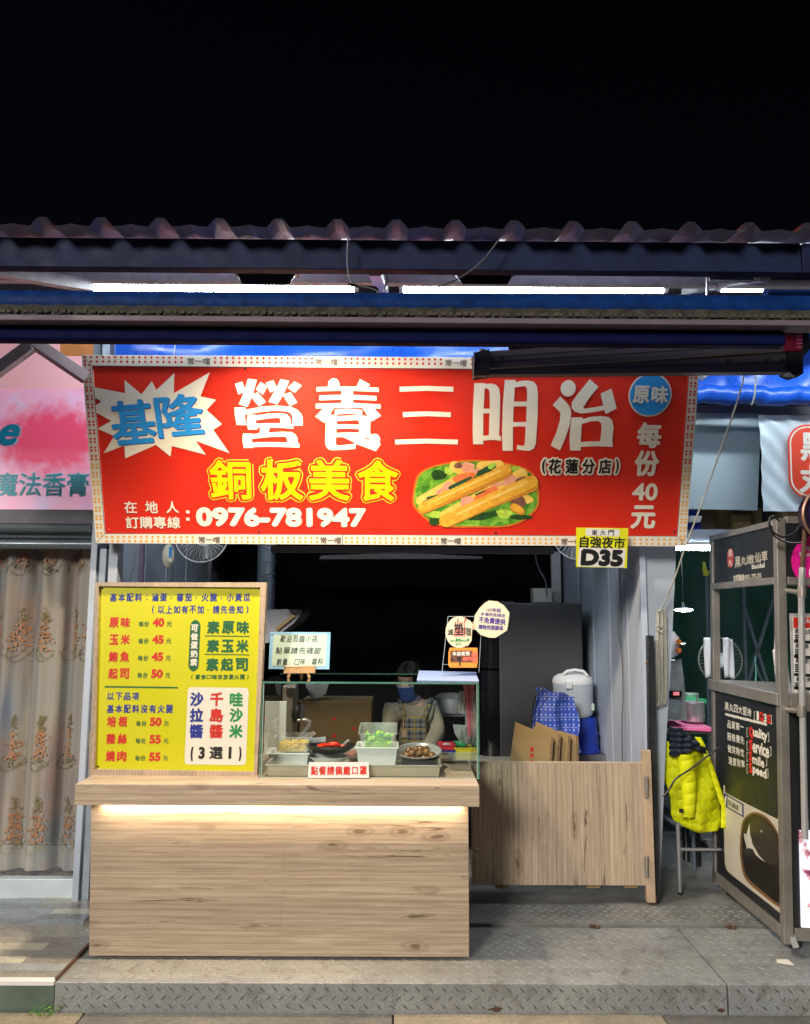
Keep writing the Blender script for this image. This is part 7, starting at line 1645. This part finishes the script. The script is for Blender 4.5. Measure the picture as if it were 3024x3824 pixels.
# jacket: quilted sheet shaped over the chair back
jk = thing('puffer_jacket', 'bright yellow and navy quilted jacket hung over the metal chair', 'jacket', P(2600, 3090, 4.2))
jp = lambda x, y: (2300 + x / 1.921, 2700 + y / 1.921)
rowsJ = [(0, 352, 372), (40, 354, 480), (80, 354, 545), (130, 352, 606), (200, 346, 652), (280, 342, 672), (360, 345, 690), (450, 372, 722), (530, 392, 745), (600, 398, 750), (660, 405, 750), (700, 425, 752), (730, 470, 742), (765, 560, 725)]
def jrow(y):
    for (ya_, a0, a1), (yb_, b0_, b1) in zip(rowsJ, rowsJ[1:]):
        if ya_ <= y <= yb_: q = (y - ya_) / (yb_ - ya_); return a0 + (b0_ - a0) * q, a1 + (b1 - a1) * q
    return rowsJ[-1][1:]
def jac(y0, y1, f0=0.0, f1=1.0, nu=70, nv=90, lift=0, cells=78.0, tilt=.06):
    def fn(u, v):
        y = y0 + (y1 - y0) * v; a, b = jrow(y); uu = f0 + (f1 - f0) * u; x = a + (b - a) * uu
        ph = (y + tilt * (x - 550) + 10 * math.sin(x / 60)) / cells; q = abs(math.sin(math.pi * ph)) ** .8
        edge = min(1, min(uu, 1 - uu) * 7 + .1); body_ = .045 * math.sin(math.pi * min(1, max(0, uu))) ** .7
        sl = -.03 * math.exp(-((x - (470 + .12 * y)) / 50) ** 2)
        cr = .006 * math.sin(x / 9 + 2 * math.sin(y / 14)) * (1 - q)
        Yd = 4.26 - body_ - .010 * q * edge + sl + cr * .6 - lift + .012 * math.sin(x / 37 + y / 80)
        p_ = P(*jp(x, y), 4.25); return (p_.x, Yd, p_.z)
    return MB().grid(fn, nu, nv)
jac(130, 765).build('yellow_shell', 'jacky', jk, smooth=True, solid=.012)
def nav(u, v):
    a0 = (352, 0 + 150 * v); xx = 352 + (250 * u) * (.35 + .65 * min(1, v * 1.6)); y = 0 + 235 * v + 40 * u * (1 - v) - (0 if u < .3 else 0) + (8 * math.sin(u * 9))
    if v > .6: y -= (v - .6) * 180 * (1 - abs(u - .62) * 1.2)
    x = xx; ph = (y + .1 * x) / 40; q = abs(math.sin(math.pi * ph)) ** .6; p_ = P(*jp(x, y), 4.25)
    return (p_.x, 4.19 - .018 * q - .05 * math.sin(math.pi * u) + .006 * math.sin(x / 11), p_.z)
MB().grid(nav, 60, 50).build('navy_yoke', 'jackn', jk, smooth=True, solid=.012)
def flap(u, v):
    y = 85 + 640 * v; xe = 560 + 190 * min(1, (v * 1.25)) ** .8 if v < .75 else 750 - 6 * v; x = xe - 34 + 40 * u; p_ = P(*jp(x, y), 4.25); return (p_.x, 4.175 - .005 * math.sin(u * 3.1) - .0015 * math.sin(y / 9), p_.z)
MB().grid(flap, 6, 60).build('zip_placket', 'jacky', jk, smooth=True, solid=.003)
def slv(u, v):
    y = 200 + 440 * v; xc = 455 + 25 * math.sin(v * 2.4); hw = 58 - 16 * v; t = math.pi * u; x = xc - hw * math.cos(t); q = abs(math.sin(math.pi * (y + .25 * (x - 450)) / 80)) ** .6
    p_ = P(*jp(x, y), 4.25); return (p_.x, 4.165 - .028 * math.sin(t) - .006 * q * math.sin(t), p_.z)
MB().grid(slv, 24, 70).build('sleeve', 'jacky', jk, smooth=True, solid=.004)
MB().prism([jp(458, 618), jp(486, 618), jp(486, 646), jp(458, 646)], 4.10, 4.11).build('logo_patch', 'ink', jk)
wire([tuple(P(*jp(x, y), 4.08)) for x, y in ((740, 175), (640, 250), (520, 340), (430, 400), (380, 480), (335, 530))], .005, 'black', 'cable', 'black cable running down across the yellow jacket')

# ---- wear and small leftovers on the deck
r = random.Random(21)
for i, (px, py, rx, ry, lb) in enumerate(((1850, 3768, .028, .008, 'dark rusty patch low on the steel step face near the middle'), (2690, 3772, .016, .006, 'small rust stain beside the joint of the steel step'))):
    c = P(px, py, YF); pts = [(c.x + rx * (1 + .35 * r.uniform(-1, 1)) * math.cos(k * .5236), YF - .0032, c.z + ry * (1 + .5 * r.uniform(-1, 1)) * math.sin(k * .5236)) for k in range(12)]
    fin(MB().add(pts, [tuple(range(12))]).build('rust_stain', 'rust'), lb, 'stain')
cr = MB()
for i in range(60):
    g = G(r.uniform(400, 3000), r.uniform(3470, 3665), 0); s = r.uniform(.0015, .004)
    cr.box(g.x, g.x + s * r.uniform(1, 2.5), g.y, g.y + s, .0006, .0012 + s * .4)
cr.build('crumbs', 'card', deck, kind='stuff')
